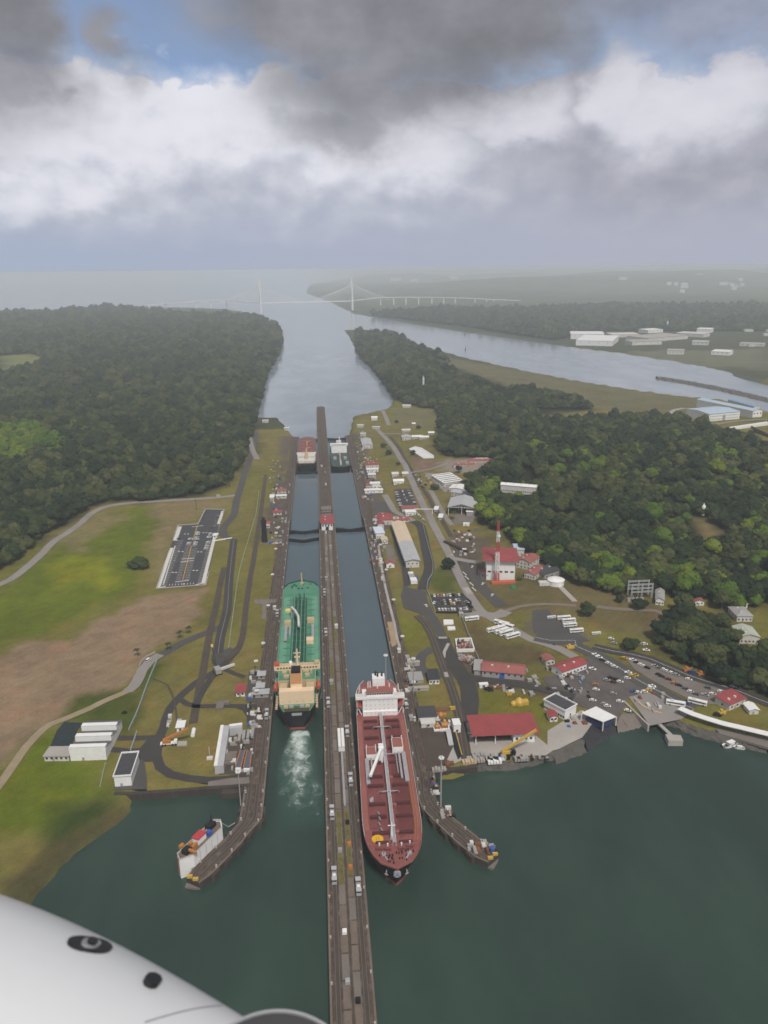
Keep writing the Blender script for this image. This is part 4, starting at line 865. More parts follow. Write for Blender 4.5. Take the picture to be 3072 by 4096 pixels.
def far_ship_green():
    Lh, B, dk = 140.0, 29.0, 11.5
    t = thing('cargo_ship', 'far dark green ship with broad white bridge facing this way, right lane', 'ship', (CX + 26, G2 + 16 + Lh/2, LOW), R(180))
    mb = MB(); row = hull(mb, Lh, B, -6, dk, 3, 0.10, 0.1, 0.2, 1.2, bands=[1, 0, 0, 0]); mb.build('hull', [M_BLACKH, M_BOOT], t); ya = -Lh/2 + 42
    deck_sheet(row, -0.05, 0.05).build('deck', mat('grey_green_deck', (0.045, 0.075, 0.060, 1), 0.7, 0.15, 0.2), t)
    mb = MB(); mb.box(-12.5, 12.5, ya - 14, ya, dk, dk + 12); ac = mb.build('accommodation_block', M_WHITE, t)
    mb = MB(); mb.box(-14.4, 14.4, ya - 6, ya + .4, dk + 12, dk + 15); mb.build('bridge', M_WHITE, ac)
    windows_row(ac, 9, -10, 10, ya + .44, dk + 13.6, 1.4, 1.0)
    mb = MB(); mb.box(-4, 4, ya - 20, ya - 12, dk, dk + 17); mb.build('funnel', M_OFFW, ac)
    mb = MB(); mb.tube([(-1, ya - 4, dk + 15), (-1, ya - 4, dk + 26)], .8, 6); mb.bar((-4, ya - 4, dk + 20), (2, ya - 4, dk + 20), .5); mb.build('radar_mast', M_WHITE, ac)
    mb = MB(); mb.box(-1.4, 1.4, ya + 3, ya + 88, dk + 1.4, dk + 2.2); mb.build('catwalk', M_PIPE, t)
    for x, y in ((8, ya + 38), (-8, ya + 38), (-10, ya + 70)):
        mb = MB(); mb.box(x - 2.4, x + 2.4, y, y + 9, dk, dk + 3.2); mb.build('deck_house', M_PIPE, t)
    mb = MB(); mb.tube([(0, ya + 50, dk), (0, ya + 50, dk + 8)], 1, 8); mb.bar((0, ya + 50, dk + 7.5), (0, ya + 24, dk + 6), 1.3); mb.build('hose_crane', M_CREAM2, t)
    mb = MB(); mb.tube([(0, Lh/2 - 12, dk), (0, Lh/2 - 12, dk + 9)], .8, 8, r2=.5); mb.build('foremast', M_WHITE, t)
far_ship_green()

# propeller wash behind the green ship
def wash():
    c = P(A, [(648, 1578), (645, 1620), (642, 1660), (648, 1700), (652, 1750), (655, 1800)], LAKE)
    poly_l = [c_ + Vector((-w, 0, 0)) for c_, w in zip(c, (6.5, 10.5, 13, 14.5, 15.5, 15.5))]; poly_r = [c_ + Vector((w, 0, 0)) for c_, w in zip(c, (6.5, 10.5, 13, 14.5, 15.5, 15.5))]
    le, re = xsec(smooth_path(poly_l, 4), smooth_path(poly_r, 4), 40); n = 12; vs = []
    for a, b in zip(le, re):
        for k in range(n + 1): p = a.lerp(b, k/n); vs.append((p.x, p.y, LAKE + 0.03))
    fs = [(i*(n + 1) + k, i*(n + 1) + k + 1, (i + 1)*(n + 1) + k + 1, (i + 1)*(n + 1) + k) for i in range(39) for k in range(n)]
    me = bpy.data.meshes.new('wash_foam'); me.from_pydata(vs, [], fs)
    at_ = me.attributes.new('froth', 'FLOAT', 'POINT')
    at_.data.foreach_set('value', [math.sin(math.pi*k/n)**0.6*max(0.0, 1 - i/39.0)**0.6*min(1, 0.5 + i/4) for i in range(40) for k in range(n + 1)])
    m = bpy.data.materials.new('wash_foam'); m.use_nodes = True; w = NT(m.node_tree)
    o = w.new('ShaderNodeOutputMaterial'); b = w.new('ShaderNodeBsdfPrincipled'); tr = w.new('ShaderNodeBsdfTransparent'); mx = w.new('ShaderNodeMixShader')
    pos = w.new('ShaderNodeNewGeometry').outputs['Position']; a = w.new('ShaderNodeAttribute', attribute_name='froth').outputs['Fac']
    wp = w.vm('ADD', pos, w.vm('MULTIPLY', w.noise(pos, 0.12, 3, 0.5, 1), (9, 9, 0)))
    f = w.noise(w.vm('MULTIPLY', wp, (1, 0.6, 1)), 0.17, 7, 0.68); g = w.m('SUBTRACT', 0.80, w.m('MULTIPLY', a, 0.46))
    foam = w.step(f, w.m('SUBTRACT', g, 0.16), w.m('ADD', g, 0.20))
    w.put(b.inputs['Base Color'], w.mix(foam, (0.085, 0.185, 0.150, 1), (0.62, 0.71, 0.66, 1))); b.inputs['Roughness'].default_value = 0.5
    w.put(mx.inputs[0], w.m('MAXIMUM', w.m('MULTIPLY', foam, 0.9), w.m('MULTIPLY', a, 0.72))); w.t.links.new(tr.outputs[0], mx.inputs[1]); w.t.links.new(b.outputs[0], mx.inputs[2]); w.t.links.new(mx.outputs[0], o.inputs[0])
    me.materials.append(m); tag(link('wash_foam', me), kind='stuff')
wash()
# ------------------------------------------------------------------ trees
def leaf_mat(name, stops, rough=0.9):
    m = bpy.data.materials.new(name); m.use_nodes = True; w = NT(m.node_tree)
    o = w.new('ShaderNodeOutputMaterial'); b = w.new('ShaderNodeBsdfPrincipled'); w.t.links.new(b.outputs[0], o.inputs[0])
    rn = w.new('ShaderNodeObjectInfo').outputs['Random']; pos = w.new('ShaderNodeNewGeometry').outputs['Position']
    patch = w.noise(pos, 0.011, 4, 0.6)
    r = w.new('ShaderNodeValToRGB'); w.put(r.inputs[0], w.m('ADD', w.m('MULTIPLY', rn, 0.72), w.m('MULTIPLY', w.m('SUBTRACT', patch, 0.36), 0.9)))
    e = r.color_ramp.elements; e[0].position = stops[0][0]; e[0].color = stops[0][1]; e[1].position = stops[-1][0]; e[1].color = stops[-1][1]
    for p_, c_ in stops[1:-1]: q = e.new(p_); q.color = c_
    n = w.noise(pos, 0.9, 4, 0.7); k = w.m('ADD', 0.25, w.m('MULTIPLY', n, 1.4))
    w.put(b.inputs['Base Color'], w.vm('MULTIPLY', r.outputs[0], w.comb(k, k, k))); b.inputs['Roughness'].default_value = rough; b.inputs['Specular IOR Level'].default_value = 0.15
    return m
M_LEAF = leaf_mat('broadleaf_foliage', [(0.0, (0.012, 0.024, 0.014, 1)), (0.30, (0.020, 0.036, 0.015, 1)), (0.52, (0.034, 0.052, 0.018, 1)), (0.70, (0.062, 0.074, 0.024, 1)), (0.86, (0.082, 0.092, 0.034, 1)), (1.0, (0.112, 0.128, 0.026, 1))])
M_LEAFB = leaf_mat('bright_foliage', [(0.0, (0.055, 0.105, 0.016, 1)), (0.5, (0.095, 0.150, 0.018, 1)), (1.0, (0.16, 0.19, 0.022, 1))])
M_BARK = mat('pale_bark', (0.20, 0.17, 0.14, 1), 0.95, 0.2, 1.5)
M_PALM = mat('palm_frond', (0.028, 0.045, 0.016, 1), 0.8, 0.2, 0.6)
def crown_mesh(seed, flat_=0.8, lobes=9, leafy=420):
    r = random.Random(seed); mb = MB(); bm = bmesh.new(); bmesh.ops.create_icosphere(bm, subdivisions=2, radius=1.0)
    base = [v.co.copy() for v in bm.verts]; faces = [tuple(v.index for v in f.verts) for f in bm.faces]; bm.free(); cs = []
    for i in range(lobes):
        a = i*2.4 + r.random(); d = (i/lobes)**0.5*0.66; q = Vector((math.cos(a)*d, math.sin(a)*d, 1.35 + (0.52 - d)*0.75*flat_ + r.uniform(-.14, .14))); s_ = r.uniform(0.36, 0.56); cs.append((q, s_))
        vs = []
        for v in base:
            n_ = mnoise.fractal(v*2.1 + Vector((i*3.1, seed*1.7, 0)), 0.8, 2.0, 3)
            p = v*(s_*(1 + 0.34*n_)); p.z *= 0.74; vs.append(q + p)
        mb.add(vs, faces)
    for k in range(leafy):                              # loose leaf sprays that break the outline
        q, s_ = r.choice(cs); v = Vector((r.gauss(0, 1), r.gauss(0, 1), r.gauss(0.35, 1))).normalized(); p = q + Vector((v.x, v.y, v.z*0.74))*s_*r.uniform(0.92, 1.2)
        u = Vector((r.gauss(0, 1), r.gauss(0, 1), r.gauss(0, 1))).normalized(); w_ = v.cross(u); w_ = (w_.normalized() if w_.length > .01 else Vector((1, 0, 0))); u2 = w_.cross(v*0.5 + u*0.5).normalized(); z_ = r.uniform(0.05, 0.125)
        mb.add([p + u2*z_, p + w_*z_*0.7, p - u2*z_*0.8, p - w_*z_*0.8], [(0, 1, 2, 3)])
    return mb
CROWNS = [crown_mesh(s, f, l).mesh('crown', M_LEAF) for s, f, l in ((1, 1.0, 9), (2, 0.6, 8), (3, 1.3, 10), (4, 0.8, 7), (5, 1.1, 12), (6, 0.5, 9))]
CROWNS_B = [crown_mesh(s, 0.9, 10, 520).mesh('crown', M_LEAFB) for s in (11, 12)]
def trunk_mesh(seed):
    r = random.Random(seed); mb = MB(); mb.tube([(0, 0, -0.2), (0.02, 0.01, 0.5), (r.uniform(-.05, .05), r.uniform(-.05, .05), 1.25)], 0.065, 7, r2=0.035)
    for k in range(4):
        a = k*1.6 + r.random(); mb.tube([(0, 0, 0.75 + 0.08*k), (math.cos(a)*0.25, math.sin(a)*0.25, 1.05 + .05*k), (math.cos(a)*0.45, math.sin(a)*0.45, 1.4)], 0.03, 5, r2=0.012)
    return mb.mesh('trunk', M_BARK)
TRUNKS = [trunk_mesh(s) for s in range(3)]
TREE_LABELS = {}
def tree(p, s, label, group=None, bright=False, tall=1.0, name='tree', sink=0.35, k=None):
    t = thing(name, label, 'tree', (p.x, p.y, p.z - sink*s), rnd.uniform(0, 6.28), group); t.scale = (s, s, s*tall)
    link('trunk', rnd.choice(TRUNKS), t); link('crown', rnd.choice(CROWNS_B) if bright else (CROWNS[k] if k is not None else rnd.choice(CROWNS)), t); return t
def inside(x, y, poly):
    c = False; n = len(poly)
    for i in range(n):
        a, b = poly[i], poly[(i + 1) % n]
        if (a[1] > y) != (b[1] > y) and x < (b[0] - a[0])*(y - a[1])/(b[1] - a[1]) + a[0]: c = not c
    return c
CLEAR = [P(A, [(0, 768), (70, 765), (105, 778), (60, 800), (-60, 825), (-60, 770)]),
         P(C7, [(1400, 850), (1700, 850), (1700, 965), (1400, 965)]), P(C8, [(1180, 560), (1280, 580), (1440, 680), (1380, 780), (1230, 780), (1130, 680)]), P(C3, [(40, 690), (215, 690), (225, 770), (50, 770)]),
         P(C7, [(940, 570), (1120, 560), (1350, 560), (1430, 660), (1250, 720), (1000, 680), (870, 660)]), P(C8, [(100, 20), (190, 20), (190, 90), (100, 90)]), P(C8, [(270, 245), (480, 250), (470, 310), (280, 310)]), P(C8, [(95, 260), (230, 280), (220, 380), (130, 380)]),
         P(C3, [(640, 690), (1000, 690), (1150, 720), (1000, 740), (700, 750)]), P(C3, [(80, 430), (230, 470), (560, 560), (600, 620), (500, 610), (300, 540)]), P(C3, [(150, 580), (195, 580), (195, 605), (150, 605)])]
def scatter(poly, step_at, jitter=0.42):
    xs = [p[0] for p in poly]; ys = [p[1] for p in poly]; y = min(ys); out = []
    while y < max(ys):
        st = step_at(y); x = min(xs) + rnd.random()*st
        lim = 0.62*(y + 350)
        while x < max(xs):
            px, py = x + rnd.uniform(-1, 1)*st*jitter, y + rnd.uniform(-1, 1)*st*jitter; x += st
            if abs(px) < lim and inside(px, py, poly) and not any(inside(px, py, c) for c in CLEAR): out.append((px, py))
        y += st*0.88
    return out
step_at = lambda y: 9.5 if y < 1300 else 9.5 + (y - 1300)*0.0024
stuff_pts = {k: scatter(FORESTS[k], step_at) for k in FORESTS}
# the forest trees that show largest are things of their own; the far canopy is one mass
cand = []
for k in ('south', 'east', 'west'):
    sd_ = seg_sd(np.array([p[0] for p in stuff_pts[k]]), np.array([p[1] for p in stuff_pts[k]]), FORESTS[k])
    for p, e in zip(stuff_pts[k], sd_):
        d = math.hypot(p[0], p[1])
        if abs(math.atan2(p[0], p[1]) - YAW) < R(27): cand.append((d*(1.0 if e < 16 else 1.25), k, p))
cand.sort(); own = cand[:262]; ownset = {(k, p) for _, k, p in own}
ORD = 'first second third fourth fifth sixth seventh eighth ninth tenth eleventh twelfth thirteenth fourteenth fifteenth sixteenth'.split()
ORDW = ['nearest'] + [f'{w_} nearest' for w_ in 'second third fourth fifth sixth seventh eighth ninth tenth eleventh twelfth thirteenth fourteenth fifteenth sixteenth seventeenth eighteenth nineteenth twentieth'.split()] + [f'twenty-{w_} nearest' for w_ in 'first second third fourth fifth sixth seventh eighth ninth'.split()] + ['thirtieth nearest'] + [f'{k}th nearest' for k in range(31, 90)]
MARKS = [(D2(1520, 500), 'the pale green roofed house'), (C8(870, 1075), 'the steel lattice substation'), (D2(1350, 880), 'the pale car paving'), (D2(900, 720), 'the shore road bend'), (C8(120, 800), 'the bright blue roofed hut'), (C7(1160, 1060), 'the open steel shed'), (C8(1254, 572), 'the white standing tank'), (C7(1550, 900), 'the long white hillside building'), (C7(1250, 1400), 'the striped lattice mast'), (C4(60, 930), 'the road along the left forest'), (C4(1330, 438), 'the far white van'), (D2(1480, 760), 'the lower right forest corner'), (C8(1000, 1110), 'the grey roofed white house'), (C8(1650, 950), 'the right edge of the view'), (C7(1150, 600), 'the pale forest yard'), (C8(600, 950), 'the pale garden path')]
def name_trees():
    by = {}
    for o in COL.objects:
        if o.name.startswith('tree') and o.parent is None and o.get('group'):
            d, i = min(((o.location.xy - q.xy).length, i) for i, (q, _) in enumerate(MARKS)); by.setdefault((i, o['label'].split(' tree')[0]), []).append((d, o))
    for (i, kind), l in by.items():
        for r_, (d, o) in enumerate(sorted(l, key=lambda e: e[0])): o['label'] = f'{kind} tree, {ORDW[r_]} of its kind to {MARKS[i][1]}'
GROUPN = {'south': ('dark scrubby tree in the clump', 'trees of the clump above the shore car park'), 'east': ('dark broadleaf forest tree', 'trees of the right bank forest'), 'west': ('dark broadleaf forest tree on the left bank', 'trees of the left bank forest')}
for _, k, (x, y) in own:
    br = (k == 'east' and x > 150 and rnd.random() < 0.2); lb, gr = GROUPN[k]
    if br: lb, gr = 'bright yellow green tree among darker trees', 'bright trees of the right bank'
    tree(Vector((x, y, H(x, y))), min(12, 6.8*rnd.lognormvariate(0, .30))*(1.12 if br else 1), lb, gr, br, rnd.uniform(0.85, 1.15), sink=0.45)
for fn, x, y, s in ((C8, 1080, 110, 11), (C8, 840, 180, 8.5), (C8, 700, 200, 8), (C8, 920, 170, 7.5), (C8, 1340, 180, 9), (C8, 1150, 520, 9.5), (C8, 1280, 370, 9), (C8, 1450, 340, 7.5), (C8, 1310, 830, 10.5), (C8, 1620, 890, 9.5), (C8, 1160, 1010, 9), (C8, 1320, 1020, 9.5), (C8, 1420, 1080, 8.5), (C8, 1600, 1040, 9), (C8, 1480, 1030, 7), (C8, 320, 830, 7), (C8, 1080, 960, 7.5), (C7, 1240, 850, 8)):
    p = fn(x, y); tree(p, s, 'bright yellow green tree among darker trees', 'bright trees of the right bank', True, 1.0, sink=0.1)
SUNLIT = [P(A, [(-80, 925), (70, 932), (115, 950), (150, 966), (110, 985), (60, 1000), (0, 1016), (-80, 1010)])]  # sunlit stretch of left canopy: the sunlight is put in as brighter crowns
def mass(name, pts, label):
    me = bpy.data.meshes.new(name); n = len(pts)
    sc_ = np.clip(nrng.lognormal(0.0, 0.30, n), 0.5, 1.9); base = np.array([step_at(p[1])*0.72 for p in pts])
    me.from_pydata([(p[0], p[1], H(*p) - 0.45*b*s_) for p, b, s_ in zip(pts, base, sc_)], [], [])
    for nm, ty, arr in (('size', 'FLOAT', base*sc_), ('tall', 'FLOAT', base*sc_*nrng.uniform(.75, 1.3, n)), ('turn', 'FLOAT', nrng.uniform(0, 6.28, n))):
        a = me.attributes.new(nm, ty, 'POINT'); a.data.foreach_set('value', arr.astype(np.float32))
    a = me.attributes.new('pick', 'INT', 'POINT'); pk = nrng.integers(0, 6, n); pk = np.array([6 + i % 2 if any(inside(*p, b) for b in SUNLIT) or (p[0] > 150 and p[1] < 1100 and nrng.random() < .09) else v for i, (p, v) in enumerate(zip(pts, pk))]); a.data.foreach_set('value', pk.astype(np.int32))
    o = link(name, me); tag(o, label, None, None, 'stuff')
    ng = bpy.data.node_groups.new(name, 'GeometryNodeTree'); ng.interface.new_socket('Geometry', in_out='INPUT', socket_type='NodeSocketGeometry'); ng.interface.new_socket('Geometry', in_out='OUTPUT', socket_type='NodeSocketGeometry')
    N = ng.nodes.new; gi, go = N('NodeGroupInput'), N('NodeGroupOutput'); ip = N('GeometryNodeInstanceOnPoints'); jn = N('GeometryNodeGeometryToInstance')
    for s_ in SRC[::-1]:
        oi = N('GeometryNodeObjectInfo'); oi.inputs['Object'].default_value = s_; ng.links.new(oi.outputs['Geometry'], jn.inputs[0])
    def attr(nm, ty): a_ = N('GeometryNodeInputNamedAttribute'); a_.data_type = ty; a_.inputs['Name'].default_value = nm; return a_.outputs['Attribute']
    cx = N('ShaderNodeCombineXYZ'); ng.links.new(attr('turn', 'FLOAT'), cx.inputs[2])
    sz = N('ShaderNodeCombineXYZ'); [ng.links.new(attr(nm, 'FLOAT'), sz.inputs[i]) for i, nm in enumerate(('size', 'size', 'tall'))]
    ip.inputs['Pick Instance'].default_value = True
    for a_, b_ in ((gi.outputs[0], ip.inputs['Points']), (jn.outputs[0], ip.inputs['Instance']), (attr('pick', 'INT'), ip.inputs['Instance Index']), (cx.outputs[0], ip.inputs['Rotation']), (sz.outputs[0], ip.inputs['Scale']), (ip.outputs[0], go.inputs[0])): ng.links.new(a_, b_)
    md = o.modifiers.new('canopy', 'NODES'); md.node_group = ng
# lone trees, and the crowns the canopy repeats
lone = [(A, 300, 1226, 10.2, 0.62, 'round dark tree standing alone in the field left of the fenced parking lot'), (A, 1266, 1330, 6.6, 1.0, 'dense dark round tree above the row of white trucks'), (D2, 610, 560, 6.6, 0.8, 'wide dark tree beside the road with white cars parked under it'),
        (C7, 925, 1600, 6.2, 0.95, 'leafy tree on the lawn above the square car park'), (C8, 860, 1140, 6.0, 1.0, 'dark tree in front of the steel lattice substation'), (C8, 740, 1095, 4.2, 1.0, 'small tree left of the steel lattice substation'),
        (C7, 800, 850, 6.4, 0.85, 'dark tree by the railway below the white solar roofs'), (C7, 600, 520, 5.6, 0.8, 'tree at the near end of the long white warehouse'), (C7, 320, 450, 5.4, 0.9, 'tree between the lock and the main road, the nearer to the sea of two'), (C7, 365, 520, 5.4, 0.9, 'tree between the lock and the main road, the nearer of two'),
        (C7, 1030, 690, 5.2, 1.2, 'conical tree beside the pale yard behind the white roofs'), (C7, 455, 620, 3.6, 0.9, 'small bush beside the main road opposite the bare brown lot'), (C7, 440, 220, 4, 0.9, 'small tree at the near left corner of the grass field'), (C7, 650, 275, 5, 0.9, 'tree among the pale houses below the grass field'),
        (C8, 120, 960, 2.4, 0.8, 'small dark bush on the lawn right of the red roofed mast building'), (D3, 1180, 600, 1.8, 0.6, 'low bush on the grass beside the pale wall')]
for fn, x, y, s, tl, lb in lone: tree(fn(x, y), s*1.12, lb, None, False, tl, sink=0.5 if s < 9 else .42, k=None)
seen_k = {}
for o in COL.objects:
    if o.name.startswith('crown') and (o.data in CROWNS or o.data in CROWNS_B): seen_k.setdefault(o.data.name, o)
SRC = [seen_k[m.name] for m in CROWNS + CROWNS_B]
for k, lb in (('west', 'dark rainforest canopy covering the left bank'), ('east', 'dark rainforest canopy covering the right bank'), ('south', 'dark scrub canopy behind the shore car park'), ('north', 'hazy woodland beyond the side channel')):
    mass('forest_canopy', [p for p in stuff_pts[k] if (k, p) not in ownset], lb)
fr = MB()
for k in range(15):
    a = k*2.4; ln = 2.6 + 0.5*math.sin(k*7); pts = [(math.cos(a)*ln*t, math.sin(a)*ln*t, 5.6 + 1.1*t*(1 - 0.0*k) - 1.9*t*t + (0.6 if k % 3 == 0 else 0)) for t in (0.05, 0.4, 0.75, 1.0)]
    n_ = Vector((-math.sin(a), math.cos(a), 0)); w_ = (0.12, 0.42, 0.36, 0.05); vs = []
    for p, ww in zip(pts, w_): vs += [Vector(p) - n_*ww, Vector(p) + n_*ww]
    fr.add(vs, [(2*i, 2*i + 1, 2*i + 3, 2*i + 2) for i in range(3)])
FROND = fr.mesh('crown', M_PALM); tk = MB(); tk.tube([(0, 0, -.2), (0.2, 0, 2.5), (0.05, 0, 5.7)], 0.24, 7, r2=0.15); PTRUNK = tk.mesh('trunk', M_BARK)
for fn, x, y, s, lb in ((C4, 1140, 1262, 1.1, 'palm at the right end of the row along the side road'), (C4, 1087, 1290, 1.1, 'second palm from the right end of the row along the side road'), (C4, 1018, 1362, 1.1, 'third palm from the right end of the row along the side road'), (C4, 830, 1398, 1.1, 'palm at the bend of the road above the white car'),
                        (C7, 985, 1135, 1.7, 'tall palm in front of the open grey steel shed')):
    p = fn(x, y); t = thing('palm_tree', lb, 'palm', p, rnd.uniform(0, 6), None); t.scale = (s, s, s); link('trunk', PTRUNK, t); link('crown', FROND, t)
name_trees()
# ------------------------------------------------------------------ roads, tracks, paved ground
road('road', P(C4, [(-60, 985), (60, 935), (160, 860), (250, 780), (330, 700), (430, 635), (520, 560), (620, 500), (760, 474), (900, 464), (1050, 455), (1200, 446), (1330, 437), (1425, 425)]), 9, M_ROAD, 0.3)
road('road', P(C2, [(1112, 905), (1090, 860), (1075, 800), (1050, 740), (1000, 690), (930, 640), (890, 590), (860, 560)]), 9, M_ROAD, 0.5)
road('road', P(C4, [(1548, 40), (1530, 130), (1490, 260), (1452, 380), (1428, 450), (1412, 540), (1370, 590), (1345, 630), (1352, 668), (1390, 690)]), 9, M_ASPH, 0.3)
road('road', P(C4, [(1412, 690), (1398, 800), (1382, 950), (1372, 1100), (1350, 1200), (1328, 1290), (1316, 1380)]), 7.6, M_ASPHD, 0.35, M_ROAD)
road('road', P(C4, [(1340, 1215), (1270, 1245), (1180, 1280), (1080, 1325), (960, 1395), (890, 1440), (845, 1500)]), 8, M_ASPH, 0.28)
road('road', P(D3, [(1520, 45), (1430, 100), (1350, 190), (1305, 290), (1270, 345), (1210, 395)]), 8, M_ROAD, 0.32)
road('path', P(D3, [(1225, 385), (1120, 430), (980, 490), (850, 555), (650, 640), (480, 705), (420, 745), (330, 830), (240, 930), (150, 1060), (40, 1220), (-60, 1350)]), 5.5, mat('tan_track', (0.30, 0.24, 0.155, 1), 0.95, 0.14, 0.1), 0.25)
road('rail_bed', P(C4, [(1352, 860), (1326, 980), (1300, 1110), (1278, 1200), (1258, 1300), (1240, 1400), (1222, 1510)]) + P(D4, [(828, 300), (815, 380), (800, 450), (784, 540), (774, 610)]), 5.5, M_TRACKBED, 0.3)
road('rail_bed', P(C4, [(1312, 1390), (1370, 1410), (1430, 1360), (1460, 1290), (1474, 1200), (1486, 1080), (1510, 920), (1532, 800), (1556, 640), (1580, 480), (1604, 300)]), 5.0, M_TRACKBED, 0.3)
road('road', P(D4, [(1150, -20), (1060, 90), (985, 165), (900, 212), (800, 270), (710, 345), (640, 412), (585, 480), (550, 560), (530, 640), (500, 710), (478, 790), (468, 880), (500, 975), (590, 1035), (740, 1068), (900, 1082), (1060, 1072), (1215, 1050)]), 6.0, M_ASPHD, 0.26)
road('road', P(D4, [(650, 402), (720, 448), (800, 470), (950, 466), (1100, 466), (1290, 466)]), 4.6, M_ASPHD, 0.30)
road('road', P(D4, [(1140, 468), (1210, 495), (1246, 550), (1248, 612)]), 4.6, M_ASPHD, 0.33)
road('road', P(D4, [(985, 165), (920, 240), (860, 330), (825, 395), (800, 455)]), 4.6, M_ASPHD, 0.36)
road('road', P(D4, [(1000, 130), (1050, 170), (1120, 200), (1200, 225)]), 4.0, M_ASPHD, 0.37)
for q in ([(500, 720), (400, 730), (300, 732), (150, 732)], [(470, 835), (380, 828), (250, 842), (90, 826)]): road('road', P(D4, q), 5.0, M_ASPHD, 0.29)
sheet('paved_yard', P(D4, [(400, 740), (520, 730), (505, 920), (375, 930), (300, 880), (320, 830)]), M_ASPHD, 0.40)
sheet('paved_yard', P(D4, [(205, 880), (330, 885), (370, 930), (392, 1100), (385, 1158), (120, 1165), (125, 1060), (160, 930)]), M_ASPH, 0.32)
sheet('paved_yard', P(D4, [(925, 40), (1080, -20), (1160, 20), (1060, 110), (990, 150), (930, 110)]), M_ASPH, 0.20)
sheet('paved_yard', P(D4, [(1235, 180), (1335, 185), (1330, 440), (1210, 435)]), M_ASPH, 0.24)
sheet('paved_yard', P(D4, [(900, 1095), (1080, 1065), (1240, 1060), (1240, 1110), (890, 1140)]), M_CONC, 0.34)
sheet('paved_yard', P(D4, [(1035, 705), (1290, 650), (1262, 1030), (985, 1035)]), M_TRACKBED, 0.2)
sheet('concrete_pad', P(C6, [(40, 470), (250, 470), (250, 500), (160, 510), (150, 660), (110, 660), (120, 520), (40, 510)]), M_CONC, 0.3)
# east bank
road('road', P(C7, [(230, 252), (300, 322), (400, 432), (480, 562), (552, 692), (620, 842), (690, 990), (740, 1070), (800, 1200), (880, 1350), (958, 1498), (1020, 1640), (1090, 1780), (1140, 1862), (1205, 1955), (1275, 2030)]) + P(D1, [(1060, 412), (1180, 472), (1300, 540), (1420, 572), (1550, 622), (1659, 684)]), 8.2, M_ROAD, 0.3)
road('road', P(D1, [(1090, 300), (1040, 330), (980, 340), (900, 330)]), 12, M_ROAD, 0.34)
road('road', P(D1, [(1330, 520), (1450, 545), (1560, 545), (1659, 545)]) + P(D2, [(200, 545), (330, 600), (500, 690), (650, 790), (800, 872), (960, 960), (1090, 1020)]), 13, M_ASPH, 0.36, M_LINE)
road('road', P(D2, [(330, 545), (470, 580), (620, 605), (760, 640), (900, 700), (1050, 765), (1200, 815), (1400, 872), (1550, 935), (1720, 1000)]), 10, M_ASPHD, 0.42, M_LINE)
road('road', P(C7, [(310, 100), (340, 165), (368, 240)]), 8, M_ROAD, 0.3)
road('road', P(C7, [(300, 320), (430, 322), (560, 320)]), 6, M_ROAD, 0.34)
road('road', P(C7, [(570, 690), (700, 668), (820, 640), (920, 600)]), 6, M_ROAD, 0.3)
road('road', P(C7, [(330, 900), (380, 985), (430, 1060), (530, 1110), (610, 1155)]), 8, M_ROAD, 0.3)
road('road', P(C7, [(600, 1150), (665, 1190), (695, 1290), (716, 1400), (738, 1500), (752, 1580), (735, 1660), (705, 1730), (688, 1800)]), 10, M_ASPHD, 0.32)
road('road', P(C7, [(960, 1500), (1100, 1525), (1250, 1550)]), 8, M_ROAD, 0.36)
road('road', P(C7, [(1100, 1520), (1150, 1620), (1240, 1760), (1330, 1860), (1440, 1960)]), 11, M_ASPH, 0.28)
road('rail_bed', P(C7, [(380, 345), (480, 480), (560, 620), (640, 760), (740, 920), (820, 1060), (900, 1190), (960, 1300)]), 5, M_TRACKBED, 0.28)
road('road', P(C7, [(760, 850), (830, 980), (900, 1100), (970, 1190)]), 6, M_ROAD, 0.26)
sheet('paved_yard', P(D1, [(235, 88), (300, 112), (425, 140), (440, 230), (490, 318), (560, 420), (604, 525), (530, 528), (470, 420), (400, 335), (300, 298), (240, 280), (215, 180)]), M_ASPH, 0.36)
road('road', P(D1, [(565, 520), (590, 600), (640, 700), (690, 790), (745, 860), (778, 940), (790, 1040), (778, 1140), (770, 1222)]), lambda t: 9.5 + 2.5*min(1, t*2), M_ASPHD, 0.40)
road('road', P(D1, [(690, 830), (820, 862), (950, 884), (1100, 895), (1300, 930), (1500, 975), (1659, 1010)]), 7, M_ASPHD, 0.44)
road('road', P(D1, [(480, 610), (400, 660), (350, 730), (365, 800), (450, 835), (560, 828), (650, 832)]), 8, M_ASPH, 0.30)
sheet('paved_yard', P(D1, [(345, 690), (420, 690), (420, 760), (440, 800), (340, 815)]), M_ASPH, 0.24)
road('rail_bed', P(D1, [(350, 340), (410, 400), (460, 480), (500, 580), (540, 690), (580, 800), (620, 900), (660, 1020), (695, 1150), (730, 1330), (760, 1530)]), 6.5, M_TRACKBED, 0.5)
for o_ in (-1.4, 1.4): 
    mb = MB(); strip(mb, smooth_path(P(D1, [(350, 340), (410, 400), (460, 480), (500, 580), (540, 690), (580, 800), (620, 900), (660, 1020), (695, 1150), (730, 1330), (760, 1530)])), 0.35, 0.6, o_); tag(mb.build('rail', M_RAIL), kind='structure')
road('road', P(D1, [(570, 690), (575, 640), (610, 570)]), 2.5, M_CONCL, 0.48)
sheet('concrete_slab', P(D1, [(725, 110), (775, 106), (820, 160), (765, 168)]), M_CONCL, 0.5)
sheet('concrete_slab', P(D1, [(525, 516), (596, 516), (600, 530), (530, 532)]), M_CONCL, 0.46)
sheet('concrete_slab', P(D1, [(565, 812), (600, 810), (612, 850), (578, 852)]), M_CONCL, 0.56)
sheet('paved_yard', P(D1, [(455, 165), (722, 152), (800, 222), (806, 312), (520, 318)]), M_ASPHD, 0.30)
